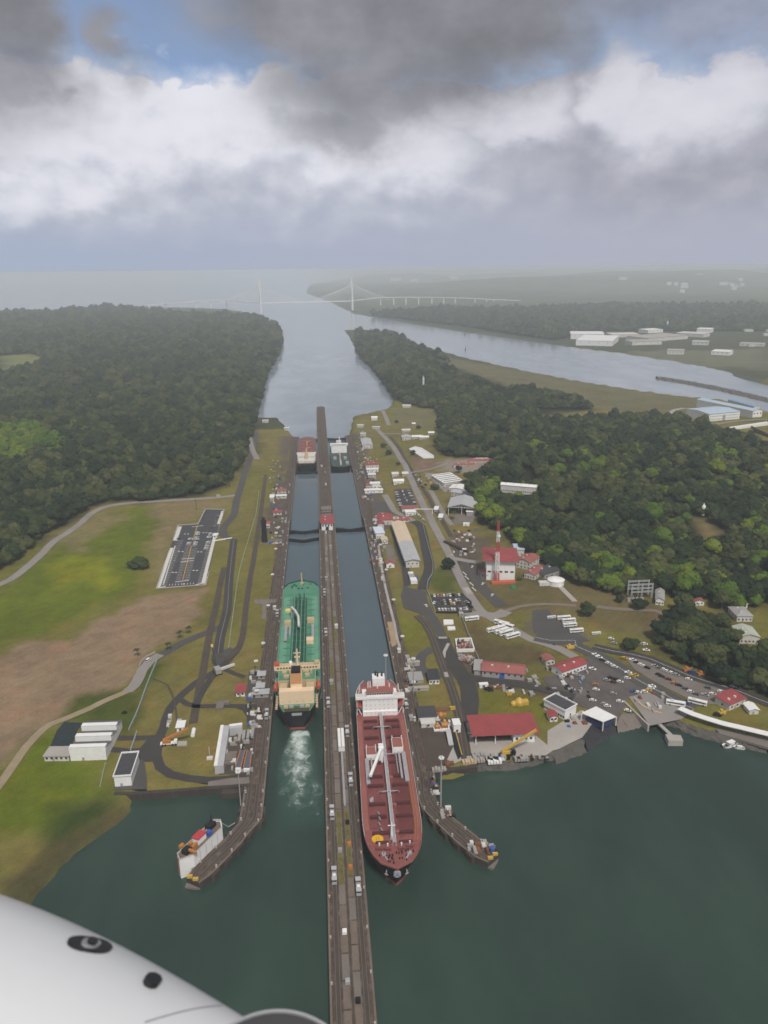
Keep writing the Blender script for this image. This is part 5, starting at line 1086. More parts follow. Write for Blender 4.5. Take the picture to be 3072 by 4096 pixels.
sheet('parking_island', P(D1, [(520, 215), (560, 206), (700, 200), (745, 222), (760, 255), (560, 262), (530, 245)]), M_ASPH, 0.42)
sheet('paved_yard', P(D1, [(740, 300), (860, 305), (930, 345), (860, 350), (740, 340)]), M_ROAD, 0.33)
sheet('paved_yard', P(D2, [(-60, 780), (120, 740), (250, 690), (300, 590), (420, 640), (620, 790), (760, 880), (960, 990), (900, 1010), (760, 1150), (650, 1000), (600, 930), (520, 1110), (260, 1010), (60, 960)]), mat('oily_asphalt', (0.105, 0.092, 0.084, 1), 0.92, 0.3, 0.09), 0.30)
sheet('paved_yard', P(D2, [(560, 610), (760, 660), (1000, 760), (1400, 890), (1320, 985), (1150, 990), (1000, 920), (800, 820), (640, 720)]), M_CONC, 0.38)
sheet('paved_yard', P(D2, [(600, 930), (820, 880), (960, 985), (1100, 1030), (1000, 1100), (760, 1150)]), M_ROAD, 0.33)
sheet('concrete_apron', P(D1, [(738, 1232), (800, 1222), (825, 1365), (1340, 1340), (1480, 1455), (1420, 1500), (860, 1512), (730, 1535), (610, 1590), (580, 1575)]), M_CONCL, 0.34)
sheet('concrete_apron', P(D2, [(-20, 1190), (240, 1030), (335, 1115), (245, 1240), (60, 1330), (-20, 1350)]), M_CONCL, 0.37)
sheet('paved_yard', P(C8, [(200, 1150), (300, 1140), (330, 1200), (420, 1250), (560, 1340), (330, 1365), (210, 1280)]), M_ASPH, 0.3)
sheet('paved_yard', P(C7, [(420, 850), (580, 840), (640, 1010), (470, 1030), (430, 940)]), M_ASPHD, 0.34)
sheet('paved_yard', P(C7, [(960, 1090), (1200, 1075), (1150, 1180), (990, 1180)]), M_CONC, 0.3)
sheet('paved_yard', P(C7, [(700, 690), (860, 700), (1000, 820), (900, 880), (800, 780)]), M_ROAD, 0.27)
sheet('paved_yard', P(C7, [(380, 1180), (470, 1340), (560, 1560), (570, 1760), (510, 1770), (490, 1600), (420, 1400)]), M_ASPHD, 0.24)
sheet('paved_yard', P(C7, [(230, 980), (330, 960), (420, 1080), (240, 1090)]), M_ASPH, 0.22)
sheet('paved_yard', P(C7, [(330, 1370), (400, 1380), (440, 1550), (370, 1560)]), M_CONC, 0.22)
sheet('concrete_strip', P(D1, [(100, 390), (145, 390), (180, 580), (140, 600)]), mat('sandy_concrete', (0.36, 0.26, 0.16, 1), 0.95, 0.1, 0.1), 0.3)
road('path', P(C7, [(270, 1380), (290, 1520), (320, 1700), (360, 1880), (410, 2080)]) + P(D1, [(160, 400), (185, 540), (205, 600)]), 2.2, M_CONCL, 0.34)
road('path', P(C8, [(370, 1000), (420, 1050), (465, 1095)]), 5, M_CONCL, 0.36)
road('road', P(C8, [(600, 1125), (720, 1140), (850, 1145), (960, 1150), (1060, 1190)]), 6, mat('brown_gravel_road', (0.20, 0.16, 0.13, 1), 0.95, 0.1, 0.1), 0.3)
road('road', P(C8, [(20, 1160), (120, 1125), (280, 1110), (470, 1120)]), 5, mat('brown_gravel_road', (0.2, .16, .13, 1)), 0.3)
road('road', P(E8, [(520, 530), (440, 480), (500, 440), (600, 425)]), 12, M_CONCL, 0.5)
road('road', P(E8, [(1000, 630), (1250, 590), (1659, 565)]), 10, M_ROAD, 0.5)
sheet('paved_yard', P(E8, [(-100, 470), (120, 480), (260, 490), (100, 560), (-120, 600), (-350, 590)]), M_ROAD, 0.5)
mb = MB(); q = P(E8, [(1180, 700), (1659, 640)]); q = [q[0], q[1], q[1] + Vector((3, 10, 0)), q[0] + Vector((3, 10, 0))]; mb.prism([(p.x, p.y) for p in q], 2, max(p.z for p in q) + 3.5); tag(mb.build('basin_wall', M_WHITE), 'white rim wall of the water basin below the blue roofed halls', 'wall')
mb = MB(); a, b = E8(1440, 668), E8(1720, 770); mb.prism([(a.x, a.y), (b.x, b.y), (b.x + 4, b.y + 8), (a.x + 4, a.y + 8)], 2, a.z + 2.5); tag(mb.build('divider_wall', M_STAIN), 'dark dividing wall inside the water basin at the right edge', 'wall')

# ------------------------------------------------------------------ quays, walls, fences
def wall_line(name, label, pts, th, z0, z1, m, cat='wall'):
    c = [Vector((p[0], p[1])) for p in pts]; le = []; re = []
    for i, p in enumerate(c):
        d = (c[min(i + 1, len(c) - 1)] - c[max(i - 1, 0)]).normalized(); n = Vector((d.y, -d.x))*th/2; le.append(p + n); re.append(p - n)
    mb = MB(); mb.prism([(p.x, p.y) for p in le + re[::-1]], z0, z1); return tag(mb.build(name, m), label, cat)
wall_line('quay_wall', 'dark quay wall along the shore below the white house with the dark flat roof', P(D4, [(120, 1190), (250, 1192), (400, 1182), (640, 1166), (880, 1146), (1060, 1135), (1236, 1122)], 28.4), 2.6, 15, 28.75, M_STAIN)
wall_line('quay_wall', 'timber faced quay edge between the right lock wall and the crane yard', P(D1, [(425, 1612), (520, 1622), (590, 1626), (780, 1592), (850, 1590)], 28.4), 2.0, 15, 28.75, M_STAIN)
def revetment(label, top, bot, m):
    le, re = xsec(top, bot, 24); mb = MB(); vs = []
    for i, (a, b) in enumerate(zip(le, re)):
        for k in range(5):
            p = a.lerp(b, k/4); vs.append((p.x + rnd.uniform(-.8, .8), p.y + rnd.uniform(-.8, .8), 28.5 - 4.1*k/4 - (1.0 if k == 4 else 0) + rnd.uniform(-.3, .3)*(k > 0)))
    mb.add(vs, [(i*5 + k, i*5 + k + 1, (i + 1)*5 + k + 1, (i + 1)*5 + k) for i in range(23) for k in range(4)])
    return tag(mb.build('revetment', m), label, 'embankment')
revetment('grey stone revetment sloping to the lake below the big red roofed shed', P(D1, [(845, 1528), (1000, 1560), (1150, 1535), (1300, 1512), (1420, 1500)], 28.4) + P(D2, [(30, 1330), (245, 1245)], 28.4), P(D1, [(845, 1622), (1000, 1622), (1150, 1612), (1350, 1570), (1500, 1520)], 25.6) + P(D2, [(60, 1450), (290, 1350)], 25.6), M_ROCK)
revetment('dark smooth sloping bank below the white open canopy', P(D2, [(248, 1244), (330, 1122), (480, 1080)], 28.4), P(D2, [(292, 1345), (400, 1280), (525, 1212)], 25.6), mat('dark_bitumen_bank', (0.030, 0.030, 0.036, 1), 0.8, 0.1, 0.2))
revetment('pale concrete sloping bank left of the narrow jetty', P(D2, [(482, 1080), (560, 1060), (640, 1055)], 28.4), P(D2, [(527, 1210), (640, 1180), (748, 1150)], 25.6), M_CONC)
revetment('rocky dark bank beneath the long white walkway roof', P(D2, [(870, 1080), (960, 1095), (1060, 1140), (1200, 1180), (1659, 1270)], 28.4), P(D2, [(860, 1130), (960, 1160), (1080, 1215), (1200, 1250), (1659, 1360)], 25.6), M_ROCK)
def fence(label, pts, h, m, thick=0.25, post=9):
    t = thing('fence', label, 'fence', (0, 0, 0)); c = smooth_path(pts, 10); mb = MB()
    for a, b in zip(c, c[1:]):
        za, zb = H(a.x, a.y), H(b.x, b.y); mb.bar((a.x, a.y, za + h/2 + .1), (b.x, b.y, zb + h/2 + .1), thick, h)
    mb.build('mesh_panel', m, t)
    me = MB(); me.box(-.2, .2, -.2, .2, 0, h + .3); me = me.mesh('post', M_CONCL)
    for p in c[::2]: link('post', me, t, (p.x, p.y, H(p.x, p.y)))
M_FGRN = mat('pale_green_fence', (0.30, 0.42, 0.33, 1), 0.8, 0.1, 0.5); M_FCYN = mat('weathered_pale_fence', (0.26, 0.33, 0.31, 1), 0.8, 0.15, 0.4)
fence('pale green fence following the left canal road down past the fenced parking lot', P(C4, [(1562, 400), (1540, 560), (1500, 690), (1466, 800), (1436, 930), (1415, 1080), (1396, 1220), (1380, 1345)]), 1.0, M_FGRN, 0.35)
fence('pale blue green fence slanting down the grass beside the loop road', P(D3, [(1490, 110), (1440, 230), (1385, 370), (1340, 500), (1290, 630), (1225, 765)]), 1.9, M_FCYN, 0.6)
fence('short pale fence behind the white house with the dark flat roof', P(D3, [(1300, 790), (1270, 880), (1240, 970)]), 1.8, M_FCYN, 0.6)
fence('thin fence on the grass right of the sawtooth roofed building', P(D3, [(1000, 1080), (975, 1180), (950, 1300)]), 0.8, M_FGRN, 0.3)
fence('long pale fence around the square car park and the curved asphalt drive', P(C7, [(694, 1195), (716, 1290), (745, 1400), (772, 1500), (788, 1590), (778, 1660), (740, 1720), (728, 1790), (758, 1880), (800, 1990)]), 1.5, M_FCYN, 0.4)
fence('long fence running from the square car park down to the red roofed workshop', P(D1, [(690, 285), (712, 340), (740, 410), (770, 490), (800, 560), (830, 640), (862, 715)]), 1.9, M_GREYW, 0.4)
fence('dark fence along the lower edge of the square car park', P(D1, [(500, 316), (600, 320), (700, 318), (805, 312)]), 1.4, M_DARK, 0.3)
wall_line('ditch_wall', 'pale kerb wall beside the bend of the road with the white car', P(D3, [(1320, 150), (1350, 100), (1400, 60), (1470, 25)]), 0.8, 27, 29.3, M_CONCL)

# ------------------------------------------------------------------ buildings
WIN = {}; M_ROOFSAW = mat('dark_saw_roof', (0.11, 0.11, 0.115, 1), 0.8, .12, .2)
def win_mesh(w, h):
    k = (round(w, 1), round(h, 1))
    if k not in WIN: mb = MB(); mb.box(-w/2, w/2, -0.07, 0.07, -h/2, h/2); WIN[k] = mb.mesh('window', M_GLASS)
    return WIN[k]
def bld(name, label, cat, p1, p2, d, h, roof='gable', rh=2.5, wm=None, rm=None, win=0, wz=None, ww=1.3, wh=1.3, over=0.7, open_front=False, door=True, group=None, parapet=None, sides=True, floors=1, zb=None):
    """a building from its two near ground corners; local x along the front, y away from it"""
    p1, p2 = Vector(p1), Vector(p2); u = Vector((p2.x - p1.x, p2.y - p1.y)); w = u.length; z = (zb if zb is not None else min(p1.z, p2.z)) 
    t = thing(name, label, cat, (p1.x, p1.y, z), math.atan2(u.y, u.x), group); wm = wm or M_OFFW; rm = rm or M_ROOFG
    mb = MB()
    if open_front:
        mb.box(0, w, d - 0.4, d, -.5, h); mb.box(0, 0.4, d*0.5, d - 0.4, -.5, h); mb.box(w - 0.4, w, d*0.5, d - 0.4, -.5, h)
    else: mb.box(0, w, 0, d, -1.0, h)
    if roof == 'gable' and not open_front:                       # gable ends; ridge along x or y, whichever is longer
        if w >= d: mb.add([(0, 0, h), (0, d, h), (0, d/2, h + rh), (w, 0, h), (w, d, h), (w, d/2, h + rh)], [(0, 2, 1), (3, 4, 5)])
        else: mb.add([(0, 0, h), (w, 0, h), (w/2, 0, h + rh), (0, d, h), (w, d, h), (w/2, d, h + rh)], [(0, 1, 2), (3, 5, 4)])
    wl = mb.build('wall', wm, t); o = over; mb = MB(); th = 0.18
    def slab(q): 
        n = len(q); mb.add([Vector(v) for v in q] + [Vector(v) - Vector((0, 0, th)) for v in q], [tuple(range(n)), tuple(range(2*n))[n:][::-1]] + [(i, i + n, (i + 1) % n + n, (i + 1) % n) for i in range(n)])
    e = h + 0.2
    if roof == 'flat': slab([(-o, -o, e), (w + o, -o, e), (w + o, d + o, e), (-o, d + o, e)])
    elif roof == 'shed': slab([(-o, -o, e), (w + o, -o, e), (w + o, d + o, e + rh), (-o, d + o, e + rh)])
    elif roof == 'gable':
        if w >= d: slab([(-o, -o, e - .2), (w + o, -o, e - .2), (w + o, d/2, e + rh), (-o, d/2, e + rh)]); slab([(-o, d/2, e + rh), (w + o, d/2, e + rh), (w + o, d + o, e - .2), (-o, d + o, e - .2)])
        else: slab([(-o, -o, e - .2), (w/2, -o, e + rh), (w/2, d + o, e + rh), (-o, d + o, e - .2)]); slab([(w/2, -o, e + rh), (w + o, -o, e - .2), (w + o, d + o, e - .2), (w/2, d + o, e + rh)])
    elif roof == 'hip':
        k = min(w, d)/2; a, b = ((k, d/2), (w - k, d/2)) if w >= d else ((w/2, k), (w/2, d - k)); r0, r1 = (*a, e + rh), (*b, e + rh); c = [(-o, -o, e), (w + o, -o, e), (w + o, d + o, e), (-o, d + o, e)]
        for q in ([(c[0], c[1], r1, r0), (c[1], c[2], r1), (c[2], c[3], r0, r1), (c[3], c[0], r0)] if w >= d else [(c[0], c[1], r0), (c[1], c[2], r1, r0), (c[2], c[3], r1), (c[3], c[0], r0, r1)]): slab(list(q))
    elif roof == 'saw':
        for i in range(3):
            y0, y1 = d*i/3, d*(i + 1)/3; mb.mat(1); slab([(-o, y0, e + rh), (w + o, y0, e + rh), (w + o, y1 - 0.1, e), (-o, y1 - .1, e)]); mb.mat(0); mb.box(-o*.5, w + o*.5, y0, y0 + 3.4, h, e + rh + .25); mb.add([(w, y0, h - .2), (w, y1, h - .2), (w, y1, h + .4), (w, y0, h + rh)], [(0, 1, 2, 3)])
    rf = mb.build('roof', [rm, M_ROOFSAW], t)
    if parapet:
        mb = MB(); q = 0.5; mb.box(-q, w + q, -q, 0.0, h + .3, h + 1.2); mb.box(w, w + q, 0.0, d + q, h + .3, h + 1.2); mb.box(-q, 0.0, 0.0, d + q, h + .3, h + 1.2); mb.box(0.0, w, d, d + q, h + .3, h + 1.2); mb.build('parapet', parapet, rf)
    if roof in ('gable', 'hip', 'shed') and max(w, d) > 14 and not open_front:
        for k in range(2 + int(max(w, d) > 40)*2):
            f = (k + 0.6)/(2.6 + int(max(w, d) > 40)*2); mb = MB(); x, y = (w*f, d*0.36) if w >= d else (w*0.34, d*f); zz = e + rh*0.66; mb.box(x - .7, x + .7, y - .7, y + .7, zz - .8, zz + .7); mb.build('roof_vent', M_OFFW, rf)
    if win:
        for fl in range(floors):
            z_ = (wz or min(h*0.6, 2.0)) + fl*3.4
            for i in range(win): link('window', win_mesh(ww, wh), wl, (w*(i + .5)/win, -0.05, z_))
        if sides:
            for fl in range(floors):
                n = max(1, int(d/6))
                for i in range(n):
                    for xx in ((0.0, w)): link('window', win_mesh(ww, wh), wl, (xx, d*(i + .5)/n, (wz or min(h*.6, 2)) + fl*3.4), R(90))
    if door and not open_front:
        mb = MB(); mb.box(w*.32, w*.32 + 1.4, -.08, .05, 0, 2.2); mb.build('door', M_GREYW, wl)
    if open_front:
        n = max(3, int(w/9)); me = MB(); me.box(-.25, .25, -.25, .25, 0, h); me = me.mesh('post', M_WHITE)
        for i in range(n): link('post', me, t, (0.3 + (w - .6)*i/(n - 1), 0.3, 0))
    return t, w, d, h
def dist(a, b): return (Vector((a.x, a.y)) - Vector((b.x, b.y))).length
# west bank
t, w, d, h = bld('sawtooth_building', 'pale building with three stepped white sawtooth roofs at the edge of the green field', 'building', D3(672, 1052), D3(1012, 1040), 34, 5.5, 'saw', 3.4, M_WHITE, M_WHITE, 0, over=0.4)
bld('annex_building', 'low pale annex left of the sawtooth roofed building', 'building', D3(425, 1055), D3(655, 1052), 9, 3.6, 'flat', 0, M_OFFW, M_CONCL, 5, sides=False)
wall_line('low_dark_slab', 'dark low slab behind the low pale annex', P(D3, [(560, 960), (640, 760), (700, 690)]), 13, 26, 28.75, mat('dark_slab_green', (0.018, 0.030, 0.030, 1), 0.25, 0.1, 0.2), 'dark_slab')  # evenly dark, slightly glossy slab standing just above the ground
bld('house', 'white house with dark flat roof beside the dark quay wall', 'house', D3(1092, 1300), D3(1252, 1288), 22, 6.6, 'flat', 0, M_WHITE, M_ROOFD, 0, over=0.1, parapet=M_WHITE)
bld('hut', 'small hut with red roof on the grass left of the green ship stern', 'hut', D4(1130, 388), D4(1202, 384), 9, 3.2, 'shed', 1.2, M_WHITE, M_ROOFR, 2, sides=False)
bld('hut', 'white square hut beside the orange crane on the grass', 'hut', D4(638, 684), D4(697, 680), 7, 3.6, 'flat', 0, M_WHITE, M_WHITE, 1)
bld('lean_to', 'small grey lean-to behind the white square hut', 'hut', D4(646, 626), D4(664, 625), 3, 2.4, 'flat', 0, M_GREYW, M_ROOFG, 0)
for x, y, w_, lb in ((1310, 245, 5, 'grey machinery hut by the lock, topmost of the three left of the green ship'), (1300, 345, 5, 'grey machinery hut by the lock, the middle of three'), (1288, 400, 9, 'low grey machinery hut by the lock, the lowest of three')):
    p = D4(x, y); bld('hut', lb, 'hut', p, p + Vector((w_, 0, 0)), 6, 3, 'flat', 0, M_GREYW, M_ROOFG, 1)
for fn, x, y, w_, d_, h_, r_, lb in ((C5, 258, 885, 12, 9, 3.5, M_ROOFR2, 'left bank hut with brown red roof beside the mid lock'), (C5, 250, 935, 13, 7, 3.4, M_WHITE, 'left bank hut with pale flat front below the brown red roof'), (C5, 190, 960, 5, 14, 5, M_WHITE, 'narrow tall white building at the end of a grey drive, left bank'), (C5, 222, 1092, 10, 8, 3.6, M_ROOFR, 'red roofed hut by the lock above the dark tower'),
                                     (C5, 325, 285, 9, 7, 4, M_WHITE, 'white hut near the sea end of the left lock wall'), (C5, 118, 215, 12, 7, 4.5, M_WHITE, 'white house at the shore corner, far end of the left bank'), (C5, 150, 1215, 4.5, 5, 6, mat('bright_red_paint', (0.5, 0.06, 0.06, 1), 0.6), 'small bright red hut against the dark tower'), (C5, 185, 1365, 13, 5, 3, M_CONC, 'pale low block at the foot of the dark tower')):
    p = fn(x, y); bld('hut', lb, 'hut', p, p + Vector((w_, 0, 0)), d_, h_, 'gable' if r_ in (M_ROOFR, M_ROOFR2) else 'flat', 1.6, M_OFFW, r_, 2, sides=False)
t = thing('dark_tower', 'tall slender dark tower standing on the left lock bank', 'tower', C5(140, 1352)); mb = MB(); mb.lathe([(3.6, 0), (3.0, 4), (2.6, 23), (3.3, 23.5), (3.3, 25)], 14); mb.build('shaft', M_DARK, t)
mb = MB(); mb.lathe([(1.6, 25), (1.6, 27.5), (2.0, 27.6), (0.3, 29.4)], 10); mb.build('lantern', M_DARK, t); mb = MB(); mb.box(-4.2, 4.2, -4.2, 4.2, -.5, .9); mb.build('plinth', M_CONC, t)
# L-shaped wall round the dark yard with two long steel pontoons
t = thing('yard_wall', 'tall pale L shaped wall around the dark yard below the loop road', 'wall')
c = P(D4, [(955, 1030), (1010, 690), (1185, 672)]); hgt = 5.5
for nm, a, b in (('long_arm', c[0], c[1]), ('short_arm', c[1], c[2])):
    d_ = Vector((b.x - a.x, b.y - a.y)).normalized(); n_ = Vector((d_.y, -d_.x))*5.2; a2, b2 = Vector((a.x, a.y)), Vector((b.x, b.y))
    if nm == 'short_arm': a2 = a2 + d_*2.0 + Vector((3.2, 0)); n_ = n_*0.8
    mb = MB(); mb.prism([a2, b2, b2 + n_, a2 + n_], 27.6, 28.4 + hgt); s_ = mb.build(nm, M_ROOFG, t)
    mb = MB(); mb.prism([a2 - n_*0.06, b2 - n_*0.06, b2 + n_*0.32, a2 + n_*0.32], 28.4 + hgt - .3, 28.4 + hgt + .5); mb.build('coping', M_WHITE, s_)
def pontoon(label, q, z1):
    a, b, c_, d_ = [Vector((p.x, p.y)) for p in q]; t = thing('steel_pontoon', label, 'pontoon'); z = 28.5
    mb = MB(); mb.prism([a, b, c_, d_], z, z + z1); mb.build('deck_plate', mat('blue_grey_plate', (0.10, 0.115, 0.16, 1), 0.5, 0.1, 0.3), t)
    for p, r_ in ((a, d_), (b, c_)): mb = MB(); mb.bar((p.x, p.y, z + z1 + .2), (r_.x, r_.y, z + z1 + .2), 0.5, 0.7); mb.build('edge_beam', M_ORG, t)
    mb = MB(); e1, e2 = d_.lerp(c_, 0.5), (d_ - a).normalized(); mb.prism([d_, c_, c_ + e2*1.2, d_ + e2*1.2], z, z + z1*.8); mb.build('end_plate', M_WHITE, t)
pontoon('long blue grey steel pontoon with orange edges in the dark yard, the left of two', P(D4, [(1166, 848), (1206, 848), (1172, 985), (1126, 985)], 29.5), 2.4)
pontoon('long blue grey steel pontoon with orange edges in the dark yard, the right of two', P(D4, [(1222, 848), (1262, 850), (1244, 990), (1192, 990)], 29.5), 2.4)
mb = MB(); p = D4(1052, 955); mb.box(p.x - 5, p.x + 5, p.y, p.y + 12, 28.2, 29.6); mb.box(p.x - 3, p.x + 3, p.y + 2, p.y + 9, 29.6, 30.2); tag(mb.build('concrete_block', M_CONC), 'weathered concrete block on the floor of the dark yard', 'block')
mb = MB(); p = D4(1225, 735); 
for k in range(4): mb.box(p.x - 6 + k*2.6, p.x - 4.2 + k*2.6, p.y - 3 + k, p.y + 6 + k, 28.2, 29.8 + .5*(k % 2))
tag(mb.build('stacked_frames', M_GREYW), 'grey frames stacked at the top corner of the dark yard', 'steel frames')
mb = MB(); p = D4(992, 500); mb.box(p.x - 2.5, p.x + 2.5, p.y, p.y + 9, 28, 30.2); mb.box(p.x + 2.5, p.x + 6, p.y + 6, p.y + 9, 28, 30.2); tag(mb.build('concrete_ramp', M_CONC), 'pale concrete ramp block on the crossing track', 'ramp')
mb = MB(); p, q = D4(770, 722), D4(780, 668); mb.tube([(p.x, p.y, 29.4), (q.x, q.y, 29.4)], 1.3, 10); tag(mb.build('white_tank', M_WHITE), 'white cylindrical tank lying on the grass right of the white hut', 'tank')
mb = MB(); mb.prism([(p.x, p.y) for p in P(D4, [(640, 800), (722, 796), (722, 762), (645, 766)])], 28.2, 29.2); tag(mb.build('concrete_slab', M_CONCL), 'flat concrete slab on the grass beside the orange crane', 'slab')
mb = MB(); p = D4(912, 905); mb.box(p.x - 1.8, p.x + 1.8, p.y - 1, p.y + 1.5, 28.2, 29.6); mb.tube([(p.x, p.y, 29.6), (p.x, p.y, 37)], .2, 6); tag(mb.build('weather_post', M_OFFW), 'thin white post on a pale block on the lower lawn', 'post')
# centre wall control house and pylons
zc = WT(0, G1 + 10) - 0.4; p = E3(618, 372, zc)
t, w, d, h = bld('control_house', 'control house with red roof standing on the centre wall by the gates', 'control house', Vector((CX - 6.3, G1 - 2, zc)), Vector((CX + 6.3, G1 - 2, zc)), 27, 9.0, 'hip', 2.6, M_WHITE, M_ROOFR, 4, wz=5.8, ww=1.6, wh=1.8, over=1.6, zb=zc)
mb = MB(); mb.box(4.6, 8.0, -0.1, 0.3, 0, 4.6); mb.build('arched_opening', M_DARK, t)
for y, lb in ((G1 + 48, 'low grey roofed block on the centre wall just behind the control house'), (G1 + 92, 'low dark block on the centre wall farther behind the control house')):
    z = WT(0, y + 6) - .6; bld('wall_block', lb, 'block', Vector((CX - 5.6, y, z)), Vector((CX + 5.6, y, z)), 14, 3.4, 'flat', 0, M_GREYW, M_CONC, 3, zb=z)
# east bank, near the locks
t, w, d, h = bld('long_hall', 'long low hall, cream tinted far half and grey near half of the roof', 'hall', C7(532, 1592), C7(656, 1586), dist(C7(532, 1592), C7(440, 1222)), 7.5, 'gable', 1.6, M_OFFW, M_ROOFG, 3, wz=4.2, over=1.3)
mb = MB(); o_ = 1.3
mb.add([(-o_, d*.45, h + .06), (w/2, d*.45, h + 1.86), (w/2, d + 1.4, h + 1.86), (-o_, d + 1.4, h + .06)], [(0, 1, 2, 3)]); mb.add([(w/2, d*.45, h + 1.86), (w + o_, d*.45, h + .06), (w + o_, d + 1.4, h + .06), (w/2, d + 1.4, h + 1.86)], [(0, 1, 2, 3)]); mb.build('cream_roof_panel', M_ROOFC, t)
bld('workshop', 'dark red hip roofed building at the head of the long cream hall', 'building', C7(275, 1185), C7(408, 1180), 22, 6, 'hip', 4.5, M_OFFW, M_ROOFR, 4)
bld('workshop', 'red roofed low wing left of the dark red hip roof', 'building', C7(215, 1160), C7(272, 1165), 20, 5, 'gable', 1.6, M_WHITE, M_ROOFR2, 2)
bld('hall', 'pale bluish white flat roofed hall beside the right lock wall', 'hall', C7(248, 1315), C7(328, 1310), 22, 6, 'flat', 0, M_WHITE, mat('bluish_white_roof', (0.62, 0.68, 0.76, 1), 0.5, 0.06, 0.2), 3)
bld('hut', 'small red roofed hut behind the bluish white hall', 'hut', C7(262, 1222), C7(322, 1220), 8, 5.5, 'gable', 1.5, M_OFFW, M_ROOFR, 2, sides=False)
bld('kiosk', 'cream and white kiosk right of the bluish white hall', 'kiosk', C7(305, 1365), C7(358, 1362), 11, 4, 'gable', 1.0, M_WHITE, M_ROOFC, 2, sides=False)
bld('hut', 'tiny white hut with red gabled roof beside the long hall', 'hut', C7(345, 1592), C7(422, 1590), 8, 4, 'gable', 2.2, M_WHITE, M_ROOFR2, 1, sides=False)
for x, y, w_, d_, h_, rf_, wl_, lb in ((142, 886, 24, 8, 4, 'flat', M_WHITE, 'long white block across the bank right of the mid lock'), (195, 842, 13, 10, 7, 'flat', M_WHITE, 'taller white block with orange brown side behind the long white block'), (152, 845, 8, 9, 5, 'hip', M_ROOFR2, 'brown red roofed hut left of the taller white block'),
                                       (120, 462, 17, 55, 6, 'gable', M_ROOFG, 'long pale grey roofed shed along the lock near the sea end'), (150, 645, 20, 16, 5, 'hip', M_ROOFR, 'dark red roofed building on the bank right of the far green ship'), (160, 685, 17, 8, 4, 'flat', M_WHITE, 'white flat hut in front of the dark red roofed building'), (175, 735, 10, 8, 4, 'gable', M_OFFW, 'small pale hut among trees between the lock and the road'),
                                       (100, 345, 10, 9, 5, 'flat', M_OFFW, 'pale block behind the long pale grey shed'), (70, 260, 12, 10, 4, 'flat', M_OFFW, 'pale hut at the far end of the right lock wall, nearest the gates'), (205, 195, 12, 10, 6, 'gable', M_WHITE, 'white house near the sea shore at the far end of the right bank'), (215, 275, 14, 8, 3.5, 'flat', M_OFFW, 'pale long hut beside the start of the main road'),
                                       (415, 805, 14, 10, 5, 'gable', M_WHITE, 'bright white hut above the dark parking strip'), (400, 735, 9, 9, 5, 'gable', M_OFFW, 'pale hut farther up from the bright white hut'), (498, 725, 8, 8, 4, 'gable', M_OFFW, 'pale hut beside the main road near the bright white hut'),
                                       (495, 1060, 20, 12, 4, 'flat', M_ROOFR2, 'long reddish roofed office at the foot of the dark parking strip'), (530, 1100, 12, 10, 4.5, 'flat', M_WHITE, 'white square office below the reddish roofed office'), (410, 1160, 6, 7, 4, 'flat', M_OFFW, 'pale hut touching the head of the cream hall'), (430, 1160, 16, 5, 3, 'gable', M_ROOFR, 'narrow red roof strip beside the cream hall head')):
    p = C7(x, y); bld('hut' if w_ < 16 else 'building', lb, 'hut' if w_ < 16 else 'building', p, p + Vector((w_, 0, 0)), d_, h_, rf_, 2.0, M_OFFW if wl_ not in (M_WHITE,) else M_WHITE, wl_ if wl_ in (M_ROOFR, M_ROOFR2, M_ROOFG, M_WHITE, M_OFFW) else M_ROOFG, 3, sides=False)
bld('warehouse', 'long white gabled warehouse with skylights beside the railway', 'warehouse', C7(562, 492), C7(838, 600), 21, 5.5, 'gable', 3.0, M_OFFW, mat('white_metal_roof', (0.72, 0.72, 0.72, 1), 0.5, 0.08, 0.15), 14)
t, w, d, h = bld('solar_building', 'white roofed building with dark solar rows beside the railway', 'building', C7(775, 745), C7(892, 812), 27, 5, 'shed', 1.4, M_OFFW, M_WHITE, 6)
for k in range(5): mb = MB(); x = w*(k + .4)/5.2; mb.add([(x, 1, h + .32), (x + 2.6, 1, h + .32), (x + 2.6, d - 1, h + 1.6), (x, d - 1, h + 1.6)], [(0, 1, 2, 3)]); mb.build('solar_panel', M_ROOFD, t)
bld('building', 'white flat roofed building between the solar roof and the open steel shed', 'building', C7(940, 870), C7(1082, 866), 20, 5, 'gable', 1.2, M_OFFW, M_WHITE, 6)
t, w, d, h = bld('building', 'low white building with dark roof lights behind the open steel shed', 'building', C7(955, 905), C7(1150, 920), 15, 5, 'gable', 1.2, M_OFFW, M_ROOFG, 6)
t, w, d, h = bld('steel_shed', 'big open fronted grey steel shed with gabled roof and truss', 'shed', C7(930, 1092), C7(1186, 1090), 40, 10, 'none', 0, M_GREYW, M_ROOFG, 0, open_front=True)
mb = MB(); th = .25
for q in ([(-1, -1, h), (w/2, -1, h + 4.6), (w/2, d, h + 4.6), (-1, d, h)], [(w/2, -1, h + 4.6), (w + 1, -1, h), (w + 1, d, h), (w/2, d, h + 4.6)]): mb.add([Vector(v) for v in q] + [Vector(v) - Vector((0, 0, th)) for v in q], [(0, 1, 2, 3), (7, 6, 5, 4), (0, 4, 5, 1), (1, 5, 6, 2), (2, 6, 7, 3), (3, 7, 4, 0)])
mb.build('roof', M_ROOFG, t); mb = MB(); mb.bar((0, -.5, h), (w, -.5, h), .4)
for k in range(9): x = w*k/8; zt = h + 4.4*(1 - abs(x/w*2 - 1)); mb.bar((x, -.5, h), (x, -.5, zt), .3); mb.bar((x, -.5, zt), (w*min(k + 1, 8)/8, -.5, h), .25)
mb.build('roof_truss', M_OFFW, t)
mb = MB(); mb.box(w*.44, w*.5, d*.4, d*.45, 3, 6); mb.build('hoist', M_WHITE, t)
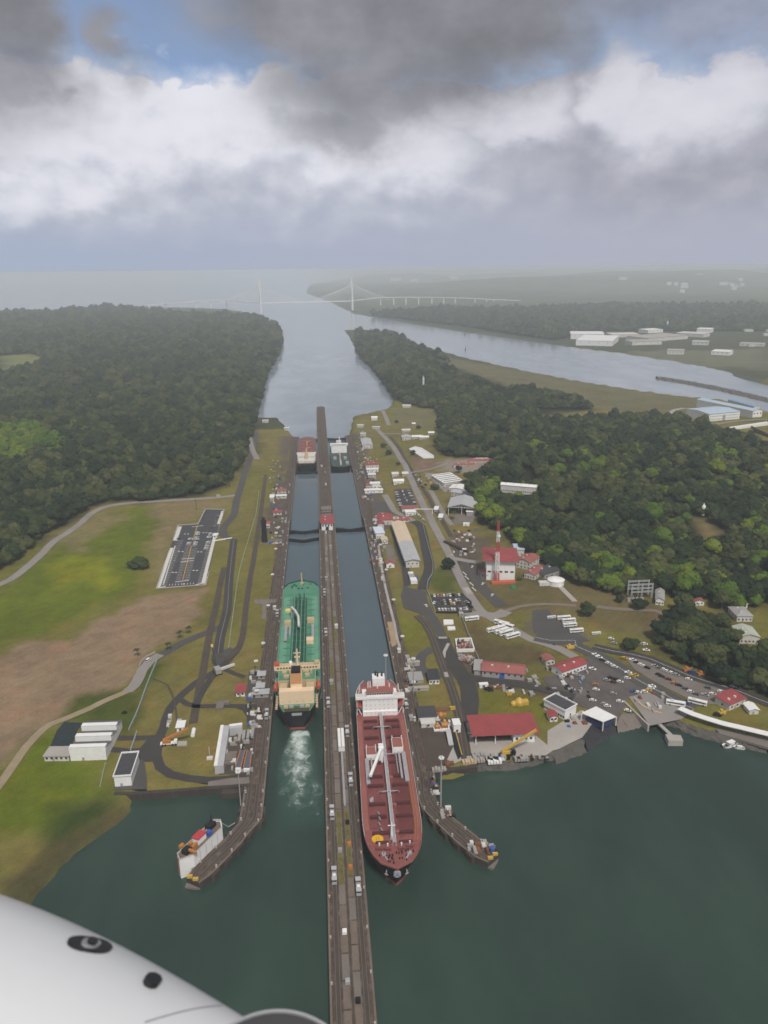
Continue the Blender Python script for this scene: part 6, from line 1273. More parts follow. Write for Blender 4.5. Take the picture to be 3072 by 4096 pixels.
bld('lean_to', 'white flat lean-to at the right of the open steel shed', 'shed', C7(1105, 1100), C7(1188, 1098), 9, 5, 'flat', 0, M_GREYW, M_WHITE, 0)
bld('container', 'white container on the yard in front of the open steel shed', 'container', C7(1072, 1195), C7(1132, 1195), 4, 3, 'flat', 0, M_WHITE, M_WHITE, 0, over=0.05)
bld('hillside_building', 'long white building half hidden in the forest on the hill', 'building', C7(1425, 912), C7(1760, 912), 12, 9, 'gable', 1.5, M_OFFW, M_WHITE, 16, zb=C7(1425, 912).z + 6)
for x, y, w_, d_, h_, rf_, lb in ((495, 308, 15, 9, 4, M_OFFW, 'pale house below the grass field, farthest of the cluster'), (497, 385, 16, 22, 5, M_ROOFG, 'grey roofed house below the grass field'), (590, 370, 18, 10, 4, M_WHITE, 'white house among palms, left of a pair below the field'), (660, 375, 16, 9, 4, M_WHITE, 'white house among palms, right of a pair below the field'), (745, 330, 10, 7, 3.5, M_WHITE, 'small white house at the forest edge by the field'), (590, 240, 6, 5, 3, M_WHITE, 'tiny white hut at the lower edge of the grass field'), (500, 75, 18, 8, 5, M_OFFW, 'pale house at the top edge of the grass field'),
                                  (985, 640, 30, 8, 4, M_ROOFR2, 'low long house with pinkish roof behind the white warehouse'), (1130, 610, 32, 13, 5, M_ROOFR2, 'brown red roofed house in the pale yard by the forest'), (1195, 592, 17, 6, 4, M_WHITE, 'white flat roof at the top of the pale yard')):
    p = C7(x, y); bld('house', lb, 'house', p, p + Vector((w_, -0.04*w_, 0)), d_, h_, 'gable', 1.8, M_OFFW, rf_, 4, sides=False)
# the red roofed building with the striped mast
bld('red_roof_building', 'large white building with broad red hip roof behind the striped mast', 'building', C7(1290, 1705), C7(1560, 1712), 30, 20, 'hip', 5, M_WHITE, M_ROOFR, 5, wz=8.5, ww=3.0, wh=1.6, over=3.5, floors=1)
bld('wing_building', 'low dark roofed wing along the left side of the red roofed building', 'building', C7(1215, 1660), C7(1300, 1705), 34, 5, 'flat', 0, M_GREYW, M_ROOFR2, 3)
bld('wing_building', 'faded pink roofed wing right of the large red hip roof', 'building', C8(100, 880), C8(185, 900), 20, 8, 'gable', 2, M_OFFW, M_ROOFR2, 4, floors=2)
bld('hut', 'hut with bright blue roof behind the faded pink roofed wing', 'hut', C8(92, 812), C8(148, 812), 14, 7, 'shed', 1, M_OFFW, M_SKYB, 2)
bld('building', 'brown roofed low building at the right end of the mast complex', 'building', C8(150, 945), C8(215, 960), 22, 5, 'gable', 1.6, M_OFFW, M_ROOFR2, 4)
bld('building', 'dark roofed strip building climbing the slope beside the mast complex', 'building', C8(205, 920), C8(275, 955), 24, 5, 'shed', 1, M_GREYW, M_ROOFD, 3)
t = thing('water_tank', 'squat round white tank at the top of the pale garden path', 'tank', C8(345, 985)); mb = MB(); mb.lathe([(7.5, -.5), (7.5, 4.6), (7.9, 4.7), (4, 6.2), (.3, 6.6)], 24); mb.build('shell', M_WHITE, t); mb = MB(); mb.box(-16, -6, -3, 3, -.5, 3); mb.build('pump_house', M_OFFW, t)
def lattice_mast(label, base, hgt, wb, wt, bands, name='radio_mast'):
    t = thing(name, label, 'mast', base); n = len(bands)
    for k, m in enumerate(bands):
        z0, z1 = hgt*k/n, hgt*(k + 1)/n; mb = MB()
        f = lambda z: wb + (wt - wb)*z/hgt
        for i in range(4):
            a, b = ((1, 1), (1, -1), (-1, -1), (-1, 1))[i], ((1, 1), (1, -1), (-1, -1), (-1, 1))[(i + 1) % 4]
            A0, A1 = Vector((a[0]*f(z0)/2, a[1]*f(z0)/2, z0)), Vector((a[0]*f(z1)/2, a[1]*f(z1)/2, z1)); B0, B1 = Vector((b[0]*f(z0)/2, b[1]*f(z0)/2, z0)), Vector((b[0]*f(z1)/2, b[1]*f(z1)/2, z1))
            mb.bar(A0, A1, .32); 
            for q in range(3):
                u0, u1 = q/3, (q + 1)/3; mb.bar(A0.lerp(A1, u0), B0.lerp(B1, u1), .2); mb.bar(B0.lerp(B1, u0), A0.lerp(A1, u1), .2); mb.bar(A0.lerp(A1, u1), B0.lerp(B1, u1), .18)
        mb.build('mast_section', m, t)
    return t
M_MRED = mat('mast_red', (0.48, 0.075, 0.05, 1), 0.6, 0.08, 0.5)
t = lattice_mast('tall red and white striped lattice mast in front of the red roofed building', C7(1388, 1728), 60, 4.2, 1.5, [M_MRED, M_WHITE, M_WHITE, M_MRED, M_WHITE, M_MRED])
mb = MB(); mb.tube([(0.8, -1, 46), (0.8, -1.9, 46)], 1.3, 12); mb.build('dish_antenna', M_WHITE, t)
mb = MB(); p = C7(1345, 1752); mb.box(p.x, p.x + 22, p.y, p.y + 5, p.z - .5, p.z + 2.2); tag(mb.build('orange_barrier', mat('orange_red_sheet', (0.5, 0.13, 0.06, 1), 0.7)), 'orange red screen at the foot of the striped mast', 'barrier')
mb = MB(); p = C8(82, 1010); mb.lathe([(3.4, -.4), (3.4, 0.5), (2.2, 2.4), (0.3, 2.9)], 12, (p.x, p.y)); mb.v = [(a, b, c_ + p.z) for a, b, c_ in mb.v]; tag(mb.build('green_canopy', mat('green_canvas', (0.03, 0.16, 0.06, 1), 0.8)), 'small round green canopy on the lawn below the mast', 'canopy')
t = thing('lattice_substation', 'grey steel lattice gantry of the substation at the forest edge', 'substation', C8(875, 1075)); t.scale = (.66, .66, .8)
for k, x in enumerate((-14, 0, 14)):
    for y in (0, 12):
        mb = MB(); mb.bar((x - 1, y, 0), (x - .4, y, 18), .5); mb.bar((x + 1, y, 0), (x + .4, y, 18), .5)
        for q in range(6): mb.bar((x - 1 + .1*q, y, q*3), (x + .9 - .1*q, y, q*3 + 3), .3)
        mb.build('lattice_column', M_ROOFG, t)
for z in (9, 13, 17.5):
    for y in (0, 12):
        mb = MB(); mb.bar((-15, y, z), (15, y, z), .45); mb.bar((-15, y, z - 1.4), (15, y, z - 1.4), .45)
        for q in range(12): mb.bar((-15 + q*2.5, y, z if q % 2 else z - 1.4), (-12.5 + q*2.5, y, z - 1.4 if q % 2 else z), .3)
        mb.build('lattice_beam', M_ROOFG, t)
for k in range(4): mb = MB(); mb.box(-22 + k*6, -18 + k*6, -8, -4, 0, 3.5); mb.tube([(-20 + k*6, -6, 3.5), (-20 + k*6, -6, 6)], .4, 6); mb.build('transformer', M_GREYW, t)
bld('house', 'grey roofed white house right of the steel lattice substation', 'house', C8(962, 1112), C8(1012, 1118), 22, 5, 'gable', 2, M_WHITE, M_GREYW, 3)
bld('house', 'pale green roofed white house on stilts at the right edge below the trees', 'house', C8(1482, 1352), C8(1602, 1356), 18, 6, 'gable', 2.2, M_OFFW, mat('pale_green_roof', (0.42, 0.45, 0.37, 1), 0.7, 0.1, 0.2), 5)
bld('house', 'grey roofed house among trees above the pale green roofed house', 'house', C8(1465, 1218), C8(1560, 1218), 18, 5, 'hip', 3, M_OFFW, M_GREYW, 4)
bld('house', 'pale low house under bright trees left of the grey roofed house', 'house', C8(1205, 1118), C8(1262, 1118), 10, 4, 'gable', 1.6, M_WHITE, M_ROOFR2, 2)
bld('house', 'small pale house among trees far right above the grey roofed house', 'house', C8(1478, 1135), C8(1530, 1135), 9, 4, 'gable', 1.6, M_WHITE, M_OFFW, 2)
t = thing('water_tower', 'white standing tank on the bare slope within the right forest', 'tank', C8(1254, 572) + Vector((0, 0, 3))); mb = MB(); mb.lathe([(1.6, -.5), (1.6, 3), (2.1, 4.5), (2.3, 7), (2.1, 10), (.9, 12.4), (.4, 12.8)], 18); mb.build('shell', M_WHITE, t); mb = MB(); mb.tube([(0, 0, 12.6), (0, 0, 13.8)], .7, 8); mb.build('cap', M_OFFW, t)
t = thing('obelisk', 'slim white beacon tower rising from the forest beside the channel', 'beacon', C3(170, 594)); mb = MB(); mb.lathe([(3.4, -4), (3.0, 0), (2.5, 22), (2.9, 22.3), (2.9, 24.5)], 12); mb.build('shaft', M_WHITE, t); mb = MB(); mb.lathe([(1.8, 24.5), (1.8, 28), (.2, 31)], 10); mb.build('lantern', M_OFFW, t)
# workshops by the east shore
t, w, d, h = bld('workshop', 'long workshop with faded red gabled roof and a blue door', 'workshop', D1(885, 842), D1(1236, 876), 14, 5, 'gable', 2.6, M_GREYW, M_ROOFR2, 7, wz=3.2)
mb = MB(); mb.box(w*.42, w*.54, -.1, .06, 0, 4.2); mb.build('blue_door', M_BLUE, t)
bld('lean_to', 'grey lean-to shed at the left end of the faded red workshop', 'shed', D1(822, 828), D1(880, 832), 13, 4, 'shed', 1.2, M_GREYW, M_GREYW, 0)
bld('workshop', 'crimson roofed building beside the busy car yard', 'building', D2(92, 785), D2(276, 718), 11, 5, 'gable', 1.8, M_WHITE, M_ROOFR, 7)
bld('hut', 'small faded red roofed hut left of the crimson roofed building', 'hut', D1(1420, 752), D1(1490, 742), 8, 4, 'gable', 1.5, M_OFFW, M_ROOFR2, 2)
t, w, d, h = bld('open_shed', 'big shed with broad dark red roof and open white posted bays by the lake', 'shed', D1(832, 1408), D1(1322, 1386), 16.5, 7.5, 'shed', 1.2, M_GREYW, M_ROOFR, 0, open_front=True, over=2.6)
mb = MB(); mb.box(w*.64, w, 0, d - .5, 0, 6.6); e_ = mb.build('white_end_bay', M_WHITE, t)
for k in range(4): mb = MB(); mb.box(w*(.68 + k*.08), w*(.72 + k*.08), -.06, .04, 2.2, 3.8); mb.build('window', M_GLASS, e_)
bld('office_building', 'white walled building with flat dark roof at the corner of the car yard', 'building', D1(1398, 1112), D1(1572, 1205), dist(D1(1572, 1205), D2(205, 1062)), 6.5, 'flat', 0, M_WHITE, M_ROOFD, 9, over=0.1, parapet=M_WHITE)
bld('hut', 'small white hut with dark red roof beside the flat dark roofed building', 'hut', D1(1452, 1220), D1(1512, 1215), 7, 3.6, 'gable', 1, M_WHITE, M_ROOFR, 2, sides=False)
t = thing('canopy', 'white open sided canopy on the shore right of the flat dark roofed building', 'canopy'); q = P(D2, [(240, 1050), (350, 1000), (505, 1078), (405, 1118)], 34.5)
mb = MB(); mb.prism([(p.x, p.y) for p in q], 34.2, 34.6, True); mb.build('roof', M_WHITE, t)
for p in q: mb = MB(); mb.box(p.x - .3, p.x + .3, p.y - .3, p.y + .3, 28, 34.2); mb.build('post', M_OFFW, t)
mb = MB(); c_ = sum((Vector(p) for p in q), Vector())/4; mb.prism([(c_.x + (p.x - c_.x)*.75, c_.y + (p.y - c_.y)*.75) for p in q], 28.2, 31.5); mb.build('stacked_goods', mat('navy_sheet', (0.03, 0.05, 0.12, 1), 0.7), t)
t, w, d, h = bld('hut', 'white hut with black ribbed roof on the grass near the lock', 'hut', D1(450, 908), D1(533, 905), 12, 4, 'shed', 1.2, M_WHITE, M_ROOFD, 3)
for k in range(6): mb = MB(); mb.bar((w*(k + .5)/6, -.5, h + .3), (w*(k + .5)/6, d + .5, h + 1.5), .25); mb.build('roof_rib', M_DARK, t)
bld('hut', 'crimson roofed hut at the right edge beside the shore road', 'hut', D2(1362, 1034), D2(1484, 982), 11, 4.5, 'shed', 1.2, M_OFFW, M_ROOFR, 3)
bld('hut', 'white tarpaulin shelter on the grass at the far right shore', 'shelter', D2(1515, 1062), D2(1585, 1060), 8, 3.4, 'gable', 1, M_OFFW, M_WHITE, 0, sides=False)
for fn, x, y, w_, d_, h_, m_, lb in ((D1, 362, 1222, 12, 13, 3.4, M_ROOFD, 'dark roofed shed at the top left corner of the dark pit'), (D1, 385, 1272, 9, 6, 3, M_OFFW, 'low white and grey block under the dark roofed shed'), (D1, 652, 1315, 4.5, 7, 6, M_WHITE, 'tall white cabinet at the top right of the dark pit'), (D1, 270, 760, 9, 3, 3, M_CONCL, 'pale concrete frame beside the right lock wall'), (D1, 280, 968, 14, 3, 2.2, M_CONCL, 'pale low wall at the end of the equipment pad'), (D1, 285, 905, 10, 12, 2.6, M_GREYW, 'grey equipment housing on the pad beside the lock'),
                                     (D1, 700, 350, 3.6, 4, 3, M_CONCL, 'small gatehouse at the corner of the square car park'), (D1, 868, 940, 6, 3, 2.6, M_WHITE, 'white container beside the scrap frames below the workshop'), (C7, 1068, 1440, 4, 3, 2.6, M_WHITE, 'white cabinet by the railway left of the mast building')):
    p = fn(x, y); bld('shed' if h_ > 2.7 else 'low_block', lb, 'shed' if h_ > 2.7 else 'block', p, p + Vector((w_, 0, 0)), d_, h_, 'flat', 0, M_OFFW if m_ is M_ROOFD else m_, m_, 1, sides=False, over=.2)
# dark pit yard with ramp and winches
sheet('pit_yard', P(D1, [(375, 1285), (480, 1200), (640, 1190), (660, 1290), (722, 1500), (585, 1600), (430, 1606)]), M_TRACKBED, 0.28)
mb = MB(); q = P(D1, [(645, 1300), (668, 1300), (720, 1490), (690, 1520), (655, 1430)], 29.6); mb.prism([(p.x, p.y) for p in q], 28, 29.5); tag(mb.build('dark_ramp', M_DARK), 'sloping black ramp wall on the right side of the dark pit', 'ramp')
mb = MB(); p, q = D1(668, 1298, 29.7), D1(720, 1490, 29.7); mb.bar(p, q, .5); tag(mb.build('yellow_rail', M_YEL), 'yellow guard rail along the black ramp wall', 'rail')
mb = MB(); p, q = D1(606, 1318), D1(632, 1420); mb.bar((p.x, p.y, 31.5), (q.x, q.y, 29), 3, .5); mb.bar((p.x - 1.6, p.y, 32.4), (q.x - 1.6, q.y, 30), .25); tag(mb.build('stair_gangway', M_ROOFG), 'grey sloping gangway in the middle of the dark pit', 'gangway')
def winch(label, p, s):
    t = thing('winch', label, 'winch', p); t.scale = (s, s, s); mb = MB(); mb.box(-3, 3, -2.6, 2.6, -.3, 1.4); mb.build('plinth', M_WHITE, t)
    mb = MB(); mb.tube([(-1.6, 0, 3.4), (1.6, 0, 3.4)], 1.7, 12); mb.box(-2.0, -1.6, -1.6, 1.6, 1.4, 4.4); mb.box(1.6, 2.0, -1.6, 1.6, 1.4, 4.4); mb.build('drum', M_ORG, t); mb = MB(); mb.box(-.7, .7, -1.2, .8, 4.8, 6.4); mb.build('motor', M_YEL, t)
winch('orange winch on a white plinth in the dark pit, the left and smaller of two', D1(518, 1285), .8); winch('orange winch on a white plinth in the dark pit, the right and bigger of two', D1(576, 1280), 1.05)
for x, y, m_, lb in ((438, 1122, M_YEL, 'small yellow frame on the grass above the pit, left'), (646, 1122, M_YEL, 'yellow frame on the grass beside the rail track'), (550, 1118, M_RUST, 'rusty plate lying on the grass above the pit'), (1148, 1078, M_YEL, 'yellow buoy block on the lawn, the left of a pair'), (1195, 1072, M_YEL, 'yellow buoy block on the lawn, the right and larger of a pair'), (1115, 1000, M_YEL, 'small yellow marker below the scrap frames'), (1612, 608, M_YEL, 'yellow roller parked beside the main road'), (545, 1172, M_ORG, 'orange bin behind the dark pit'), (600, 1575, M_RUST, 'rusty chain heap at the lower end of the pit')):
    p = D1(x, y); mb = MB(); s_ = 3.2 if 'larger' in lb else 2.0
    if 'plate' in lb: mb.box(-5, 5, -2, 2, 0, .5)
    elif 'frame' in lb: mb.box(-1.6, 1.6, -.3, .3, 0, 2.6); mb.box(-1.6, -1.1, .3, 4, 0, .6); mb.box(1.1, 1.6, .3, 4, 0, .6); mb.box(-1.1, 1.1, 3.4, 4, 0, .6)
    else: mb.lathe([(s_, 0), (s_, s_*.7), (s_*.6, s_*1.2), (s_*.2, s_*1.5)], 10); mb.box(s_*.4, s_*1.9, -s_*.6, s_*.6, 0, s_*.8)
    mb.v = [(a + p.x, b + p.y, c_ + p.z + .2) for a, b, c_ in mb.v]; tag(mb.build('yard_equipment', m_), lb, 'equipment')
# substation compound, scrap, pipes, quay crates
t = thing('substation', 'white walled substation full of dark equipment beside the long fence', 'substation', (0, 0, 0)); q = P(D1, [(682, 640), (822, 636), (795, 545), (668, 552)]); 
for i in range(4):
    a, b = q[i], q[(i + 1) % 4]; mb = MB(); mb.bar((a.x, a.y, a.z + 1.3), (b.x, b.y, b.z + 1.3), .8, 2.6); mb.build('perimeter_wall', M_WHITE, t)
for k in range(34):
    x, y = rnd.uniform(690, 800), rnd.uniform(562, 622); p = D1(x, y); mb = MB(); hh = rnd.uniform(1.2, 4.5); mb.box(p.x - rnd.uniform(.3, 1.2), p.x + rnd.uniform(.3, 1.2), p.y - .6, p.y + .6, p.z, p.z + hh); mb.build('switchgear', rnd.choice([M_GREYW, M_DARK, M_ROOFR2, M_ROOFG, M_RUST]), t)
mb = MB(); SM = [M_RUST, M_GREYW, M_ROOFR2, M_OFFW, M_DARK]
for k in range(40):
    x = rnd.uniform(690, 850); y = 655 + (x - 690)*.35 + rnd.uniform(0, 60); p = D1(min(x, 842), y); a = rnd.uniform(0, 3.1); l_ = rnd.uniform(1, 3.2); dx, dy = math.cos(a)*l_, math.sin(a)*l_; z = p.z + .5; mb.mat(rnd.randrange(5))
    for s_ in (-.8, .8): mb.bar((p.x - dx - dy*s_*.4, p.y - dy + dx*s_*.4, z + .4), (p.x + dx - dy*s_*.4, p.y + dy + dx*s_*.4, z + rnd.uniform(.4, 1.6)), .5)
    mb.bar((p.x, p.y, z), (p.x + dy*.6, p.y - dx*.6, z + 1), .6)
tag(mb.build('scrap_heap', SM), 'heap of rusty scrap frames between the substation and the faded red workshop', None, None, 'stuff')
for k in range(9): 
    p = D1(930 + k*25, 935 + rnd.uniform(0, 40)); mb = MB(); mb.box(p.x - 2, p.x + 2, p.y - 1.2, p.y + 1.2, p.z, p.z + rnd.uniform(.8, 2)); mb.bar((p.x - 2, p.y, p.z + 1.5), (p.x + 2, p.y + 1, p.z + 2), .4); tag(mb.build('scrap_block', rnd.choice([M_RUST, M_GREYW, M_DARK, M_OFFW])), f'machine block in the scrap strip below the faded red workshop, {ORD[k]} from left', 'scrap', 'scrap blocks below the workshop')
for n_, x0, y0, dx, ln in ((11, 575, 418, 7.2, -38), (7, 608, 462, 9, -26)):
    for k in range(n_):
        p, q = D1(x0 + k*dx, y0 - k*.4), D1(x0 + k*dx - 4, y0 + ln); mb = MB(); mb.tube([(p.x, p.y, p.z + .7), (q.x, q.y, q.z + .7)], .62, 8); tag(mb.build('white_pipe', M_WHITE), f'white pipe in the {"upper" if n_ == 11 else "lower"} row on the ground, {ORD[k]} from left', 'pipe', 'white pipes in the ' + ('upper' if n_ == 11 else 'lower') + ' row')
for k, (x, y, m_, lb) in enumerate(((780, 1560, M_CREAM2, 'tan stack of timber beams at the quay corner'), (880, 1545, M_CONCL, 'pale stacked blocks on the quay between timber and white cabin'), (965, 1540, M_DARK, 'dark skip on the quay behind the white cabin'), (990, 1558, M_WHITE, 'white cabin at the quay edge'), (860, 1502, M_GREYW, 'grey crates on the apron left of the yellow crane'), (1210, 1535, M_GREYW, 'grey drum near the quay right of the yellow crane'), (530, 1622, M_CONCL, 'pale kerb block at the end of the pit'))):
    p = D1(x, y); mb = MB()
    for j in range(5): mb.box(p.x - 4 + j*1.7, p.x - 2.6 + j*1.7, p.y - 1.5, p.y + 1.8, p.z, p.z + 1.4 + .6*((j + k) % 2))
    tag(mb.build('quay_goods', m_), lb, 'goods')
def truck_crane(label, p, rz, boom, m_, up=.35):
    t = thing('mobile_crane', label, 'crane', p, rz); mb = MB(); mb.box(-5, 5, -1.3, 1.3, .9, 1.8); mb.box(3.2, 5.2, -1.3, 1.3, 1.8, 3.2); mb.build('chassis', M_WHITE if m_ is M_ORG else M_DARK, t)
    mb = MB(); mb.box(-3.6, 1.4, -1.4, 1.4, 1.8, 3.8); mb.build('crane_house', m_, t); mb = MB(); mb.bar((-3, 0, 3.6), (-3 + boom*math.cos(up), 0, 3.6 + boom*math.sin(up)), 1.3, 1.3); mb.build('boom', m_, t)
    for x in (-3.6, -1.8, 2.4, 4.2):
        for y in (-1.3, 1.3): mb = MB(); mb.tube([(x, y - .25, .7), (x, y + .25, .7)], .7, 10); mb.build('wheel', M_TYRE, t)
truck_crane('orange crane truck with its boom lowered on the grass by the white hut', D4(572, 786), R(2), 17, M_ORG, .42)
truck_crane('yellow mobile crane with long raised boom on the concrete apron', D1(1095, 1500), R(8), 24, M_YEL, .5)
t = thing('crawler_crane', 'dark lattice crawler crane with yellow boom tip at the track junction', 'crane', D4(975, 190), R(110)); mb = MB(); mb.box(-4, 4, -2.6, -1.2, 0, 1.4); mb.box(-4, 4, 1.2, 2.6, 0, 1.4); mb.build('track', M_DARK, t); mb = MB(); mb.box(-4.6, 2.2, -2, 2, 1.4, 4.6); mb.build('crane_house', M_GREYW, t)
mb = MB(); mb.bar((1.5, -.6, 3), (12, -.2, 15), .5); mb.bar((1.5, .6, 3), (12, .2, 15), .5)
for k in range(8): f = k/8; mb.bar((1.5 + 10.5*f, -.6, 3 + 12*f), (1.5 + 10.5*(f + .12), .6, 3 + 12*(f + .12)), .3)
mb.build('lattice_boom', M_DARK, t); mb = MB(); mb.bar((12, 0, 15), (13.5, 0, 16.8), 1.4); mb.build('boom_tip', M_YEL, t)
mb = MB(); p = D4(1045, 165); mb.bar((p.x - 5, p.y - 1, p.z + 1), (p.x + 6, p.y + 4, p.z + 2), 1.6); tag(mb.build('steel_girder', M_OFFW), 'pale girder lying beside the dark crawler crane', 'girder')
# walkway roof, pier, jetty, boats
t = thing('covered_pier', 'long curving white roofed walkway and pier at the right shore', 'pier'); c_ = smooth_path(P(D2, [(985, 1010), (1080, 1052), (1200, 1092), (1320, 1128), (1480, 1165), (1720, 1222)], 33), 8)
mb = MB(); strip(mb, c_, 5.2, 0, zf=lambda x, y: 33); strip(mb, c_, 5.2, -.3, zf=lambda x, y: 33); mb.build('walkway_roof', M_WHITE, t)
for a in c_[::2]:
    mb = MB(); mb.box(a.x - .25, a.x + .25, a.y - .25, a.y + .25, 26, 32.7); mb.build('post', M_CONC, t)
mb = MB(); mb.prism([(p.x, p.y) for p in P(D2, [(1240, 1150), (1320, 1172), (1720, 1262), (1720, 1335), (1480, 1262), (1290, 1208)], 28.2)], 27, 28.5, True); mb.build('pier_deck', M_CONC, t)
c_ = smooth_path(P(D2, [(1300, 1215), (1480, 1270), (1720, 1340)], 28.2), 8)
for a in c_: mb = MB(); mb.tube([(a.x, a.y + 1.5, 20), (a.x, a.y + 1.5, 27)], .6, 8); mb.build('pile', M_STAIN, t)
t = thing('jetty', 'narrow concrete jetty with a block at its end reaching into the lake', 'jetty'); q = P(D2, [(690, 1010), (830, 1130), (920, 1215)], 28); mb = MB(); strip(mb, smooth_path(q, 6), 2.6, 0, zf=lambda x, y: 28); strip(mb, smooth_path(q, 6), 2.6, -.6, zf=lambda x, y: 28); mb.build('deck', M_CONCL, t)
p = D2(945, 1240, 28); mb = MB(); mb.prism([(p.x - 5, p.y - 3), (p.x + 4, p.y - 4), (p.x + 5, p.y + 2), (p.x - 4, p.y + 4)], 20, 28.4); mb.build('end_block', M_CONCL, t)
for a in smooth_path(q, 14): mb = MB(); mb.tube([(a.x, a.y, 20), (a.x, a.y, 27.4)], .5, 7); mb.build('pile', M_STAIN, t)
for pts, lb, m_ in ((P(D2, [(560, 965), (655, 1060), (750, 1150)]), 'pale slanting wall of the slipway left of the jetty', M_CONCL), (P(D2, [(640, 940), (700, 1000), (780, 1040), (850, 1060)]), 'tan low wall zigzagging at the head of the jetty', M_CREAM2)): wall_line('slip_wall', lb, pts, 1.2, 24, 29.4, m_)
def boat(label, p, rz, s, m_=None):
    t = thing('motor_boat', label, 'boat', p, rz); t.scale = (s, s, s); mb = MB(); hull(mb, 12, 3.8, -.5, 1.4, 1.2, .4, .1, .5, .4, n=14); b_ = mb.build('hull', m_ or M_WHITE, t); mb = MB(); mb.box(-1.2, 1.2, -3, 1.6, 1.2, 2.8); c_ = mb.build('cabin', M_WHITE, t); mb = MB(); mb.box(-1.22, 1.22, .2, 1.64, 1.9, 2.5); mb.build('windscreen', M_GLASS, c_)
    mb = MB(); mb.box(-1.4, 1.4, -3.4, 1.8, 2.8, 2.95); mb.build('cabin_roof', M_WHITE, c_)
boat('white motor boat moored under the pier at the right shore, the larger of two', D2(1365, 1300, LAKE), R(110), 1.0); boat('small pale boat moored beside the larger white motor boat', D2(1435, 1318, LAKE), R(70), .6)
# moored caisson
t = thing('floating_caisson', 'high white sided floating caisson moored beside the left approach wall', 'barge'); zt_ = 35.2
top = P(D5, [(255, 995), (278, 1052), (415, 1000), (685, 738), (672, 672), (605, 672), (470, 790)], zt_); n_ = len(top); c_ = sum(top, Vector())/n_
mb = MB(); mb.prism([(p.x, p.y) for p in top], 24, zt_); mb.build('hull', M_WHITE, t)
mb = MB(); mb.prism([(c_.x + (p.x - c_.x)*.96, c_.y + (p.y - c_.y)*.96) for p in top], zt_ - .3, zt_ + .06); mb.build('deck', mat('rusty_brown_deck', (0.15, 0.115, 0.09, 1), 0.9, 0.25, 0.3), t)
for a, b in zip(top, top[1:] + top[:1]): mb = MB(); mb.bar((a.x, a.y, zt_ + .5), (b.x, b.y, zt_ + .5), .22, .25); mb.bar((a.x, a.y, zt_ + 1.0), (b.x, b.y, zt_ + 1.0), .12); mb.build('guard_rail', M_RUST if a is top[0] else M_OFFW, t)
for f in (.2, .4, .6, .8): p = top[2].lerp(top[3], f); mb = MB(); mb.bar((p.x + .12, p.y - .12, 25.5), (p.x + .12, p.y - .12, zt_ - .2), .14); mb.build('plate_seam', M_GREYW, t)
mb = MB(); p = top[0].lerp(top[1], .5); mb.bar((p.x - .1, p.y - .1, 26), (p.x - .1, p.y - .1, zt_), .8, .5); mb.build('rust_streak', M_RUST, t)
u = Vector((top[3].x - top[2].x, top[3].y - top[2].y, 0)).normalized(); v = Vector((-u.y, u.x, 0))
def cbox(name, x, y, w_, d_, h_, m_, z0=zt_): 
    p = D5(x, y, zt_); q = [p - u*w_/2 - v*d_/2, p + u*w_/2 - v*d_/2, p + u*w_/2 + v*d_/2, p - u*w_/2 + v*d_/2]; mb = MB(); mb.prism([(a.x, a.y) for a in q], z0, z0 + h_); return mb.build(name, m_, t)
h_ = cbox('deck_cabin', 470, 858, 6.0, 3.8, 3.2, M_WHITE); cbox('cabin_roof', 470, 858, 6.6, 4.4, .4, mat('bright_red_roof', (0.45, 0.05, 0.06, 1), 0.6), zt_ + 3.2)
cbox('blue_drum', 560, 806, 2.6, 2.4, 2.4, M_BLUE); cbox('winch', 575, 735, 5, 3.4, 2.6, M_DARK); cbox('winch', 350, 970, 4, 3.4, 2.4, M_DARK)
for x, y, w_, d_ in ((425, 922, 4, 1.2), (405, 930, 3, 1.0), (300, 925, 2.6, 1.6), (530, 790, 2.2, .9), (385, 900, 1.6, 2), (330, 950, 1.4, 1.4)): cbox('orange_machinery', x, y, w_, d_, rnd.uniform(1.2, 2.4), M_ORG)
p, q = D5(370, 945, zt_ + 2.5), D5(440, 975, zt_ + 2.5); mb = MB(); mb.bar(p, q, 1.1); mb.build('crane_arm', M_ORG, t)
p = D5(585, 720, zt_); mb = MB(); mb.tube([(p.x, p.y, zt_), (p.x, p.y, zt_ + 7)], .2, 6); mb.build('mast', M_DARK, t)
p, q = D5(675, 690, 34), D5(805, 690, 29); mb = MB(); mb.tube([p, p.lerp(q, .5) - Vector((0, 0, 2.5)), q], .22, 6); tag(mb.build('mooring_hose', M_GREYW), 'sagging hose from the caisson to the approach wall', 'hose')

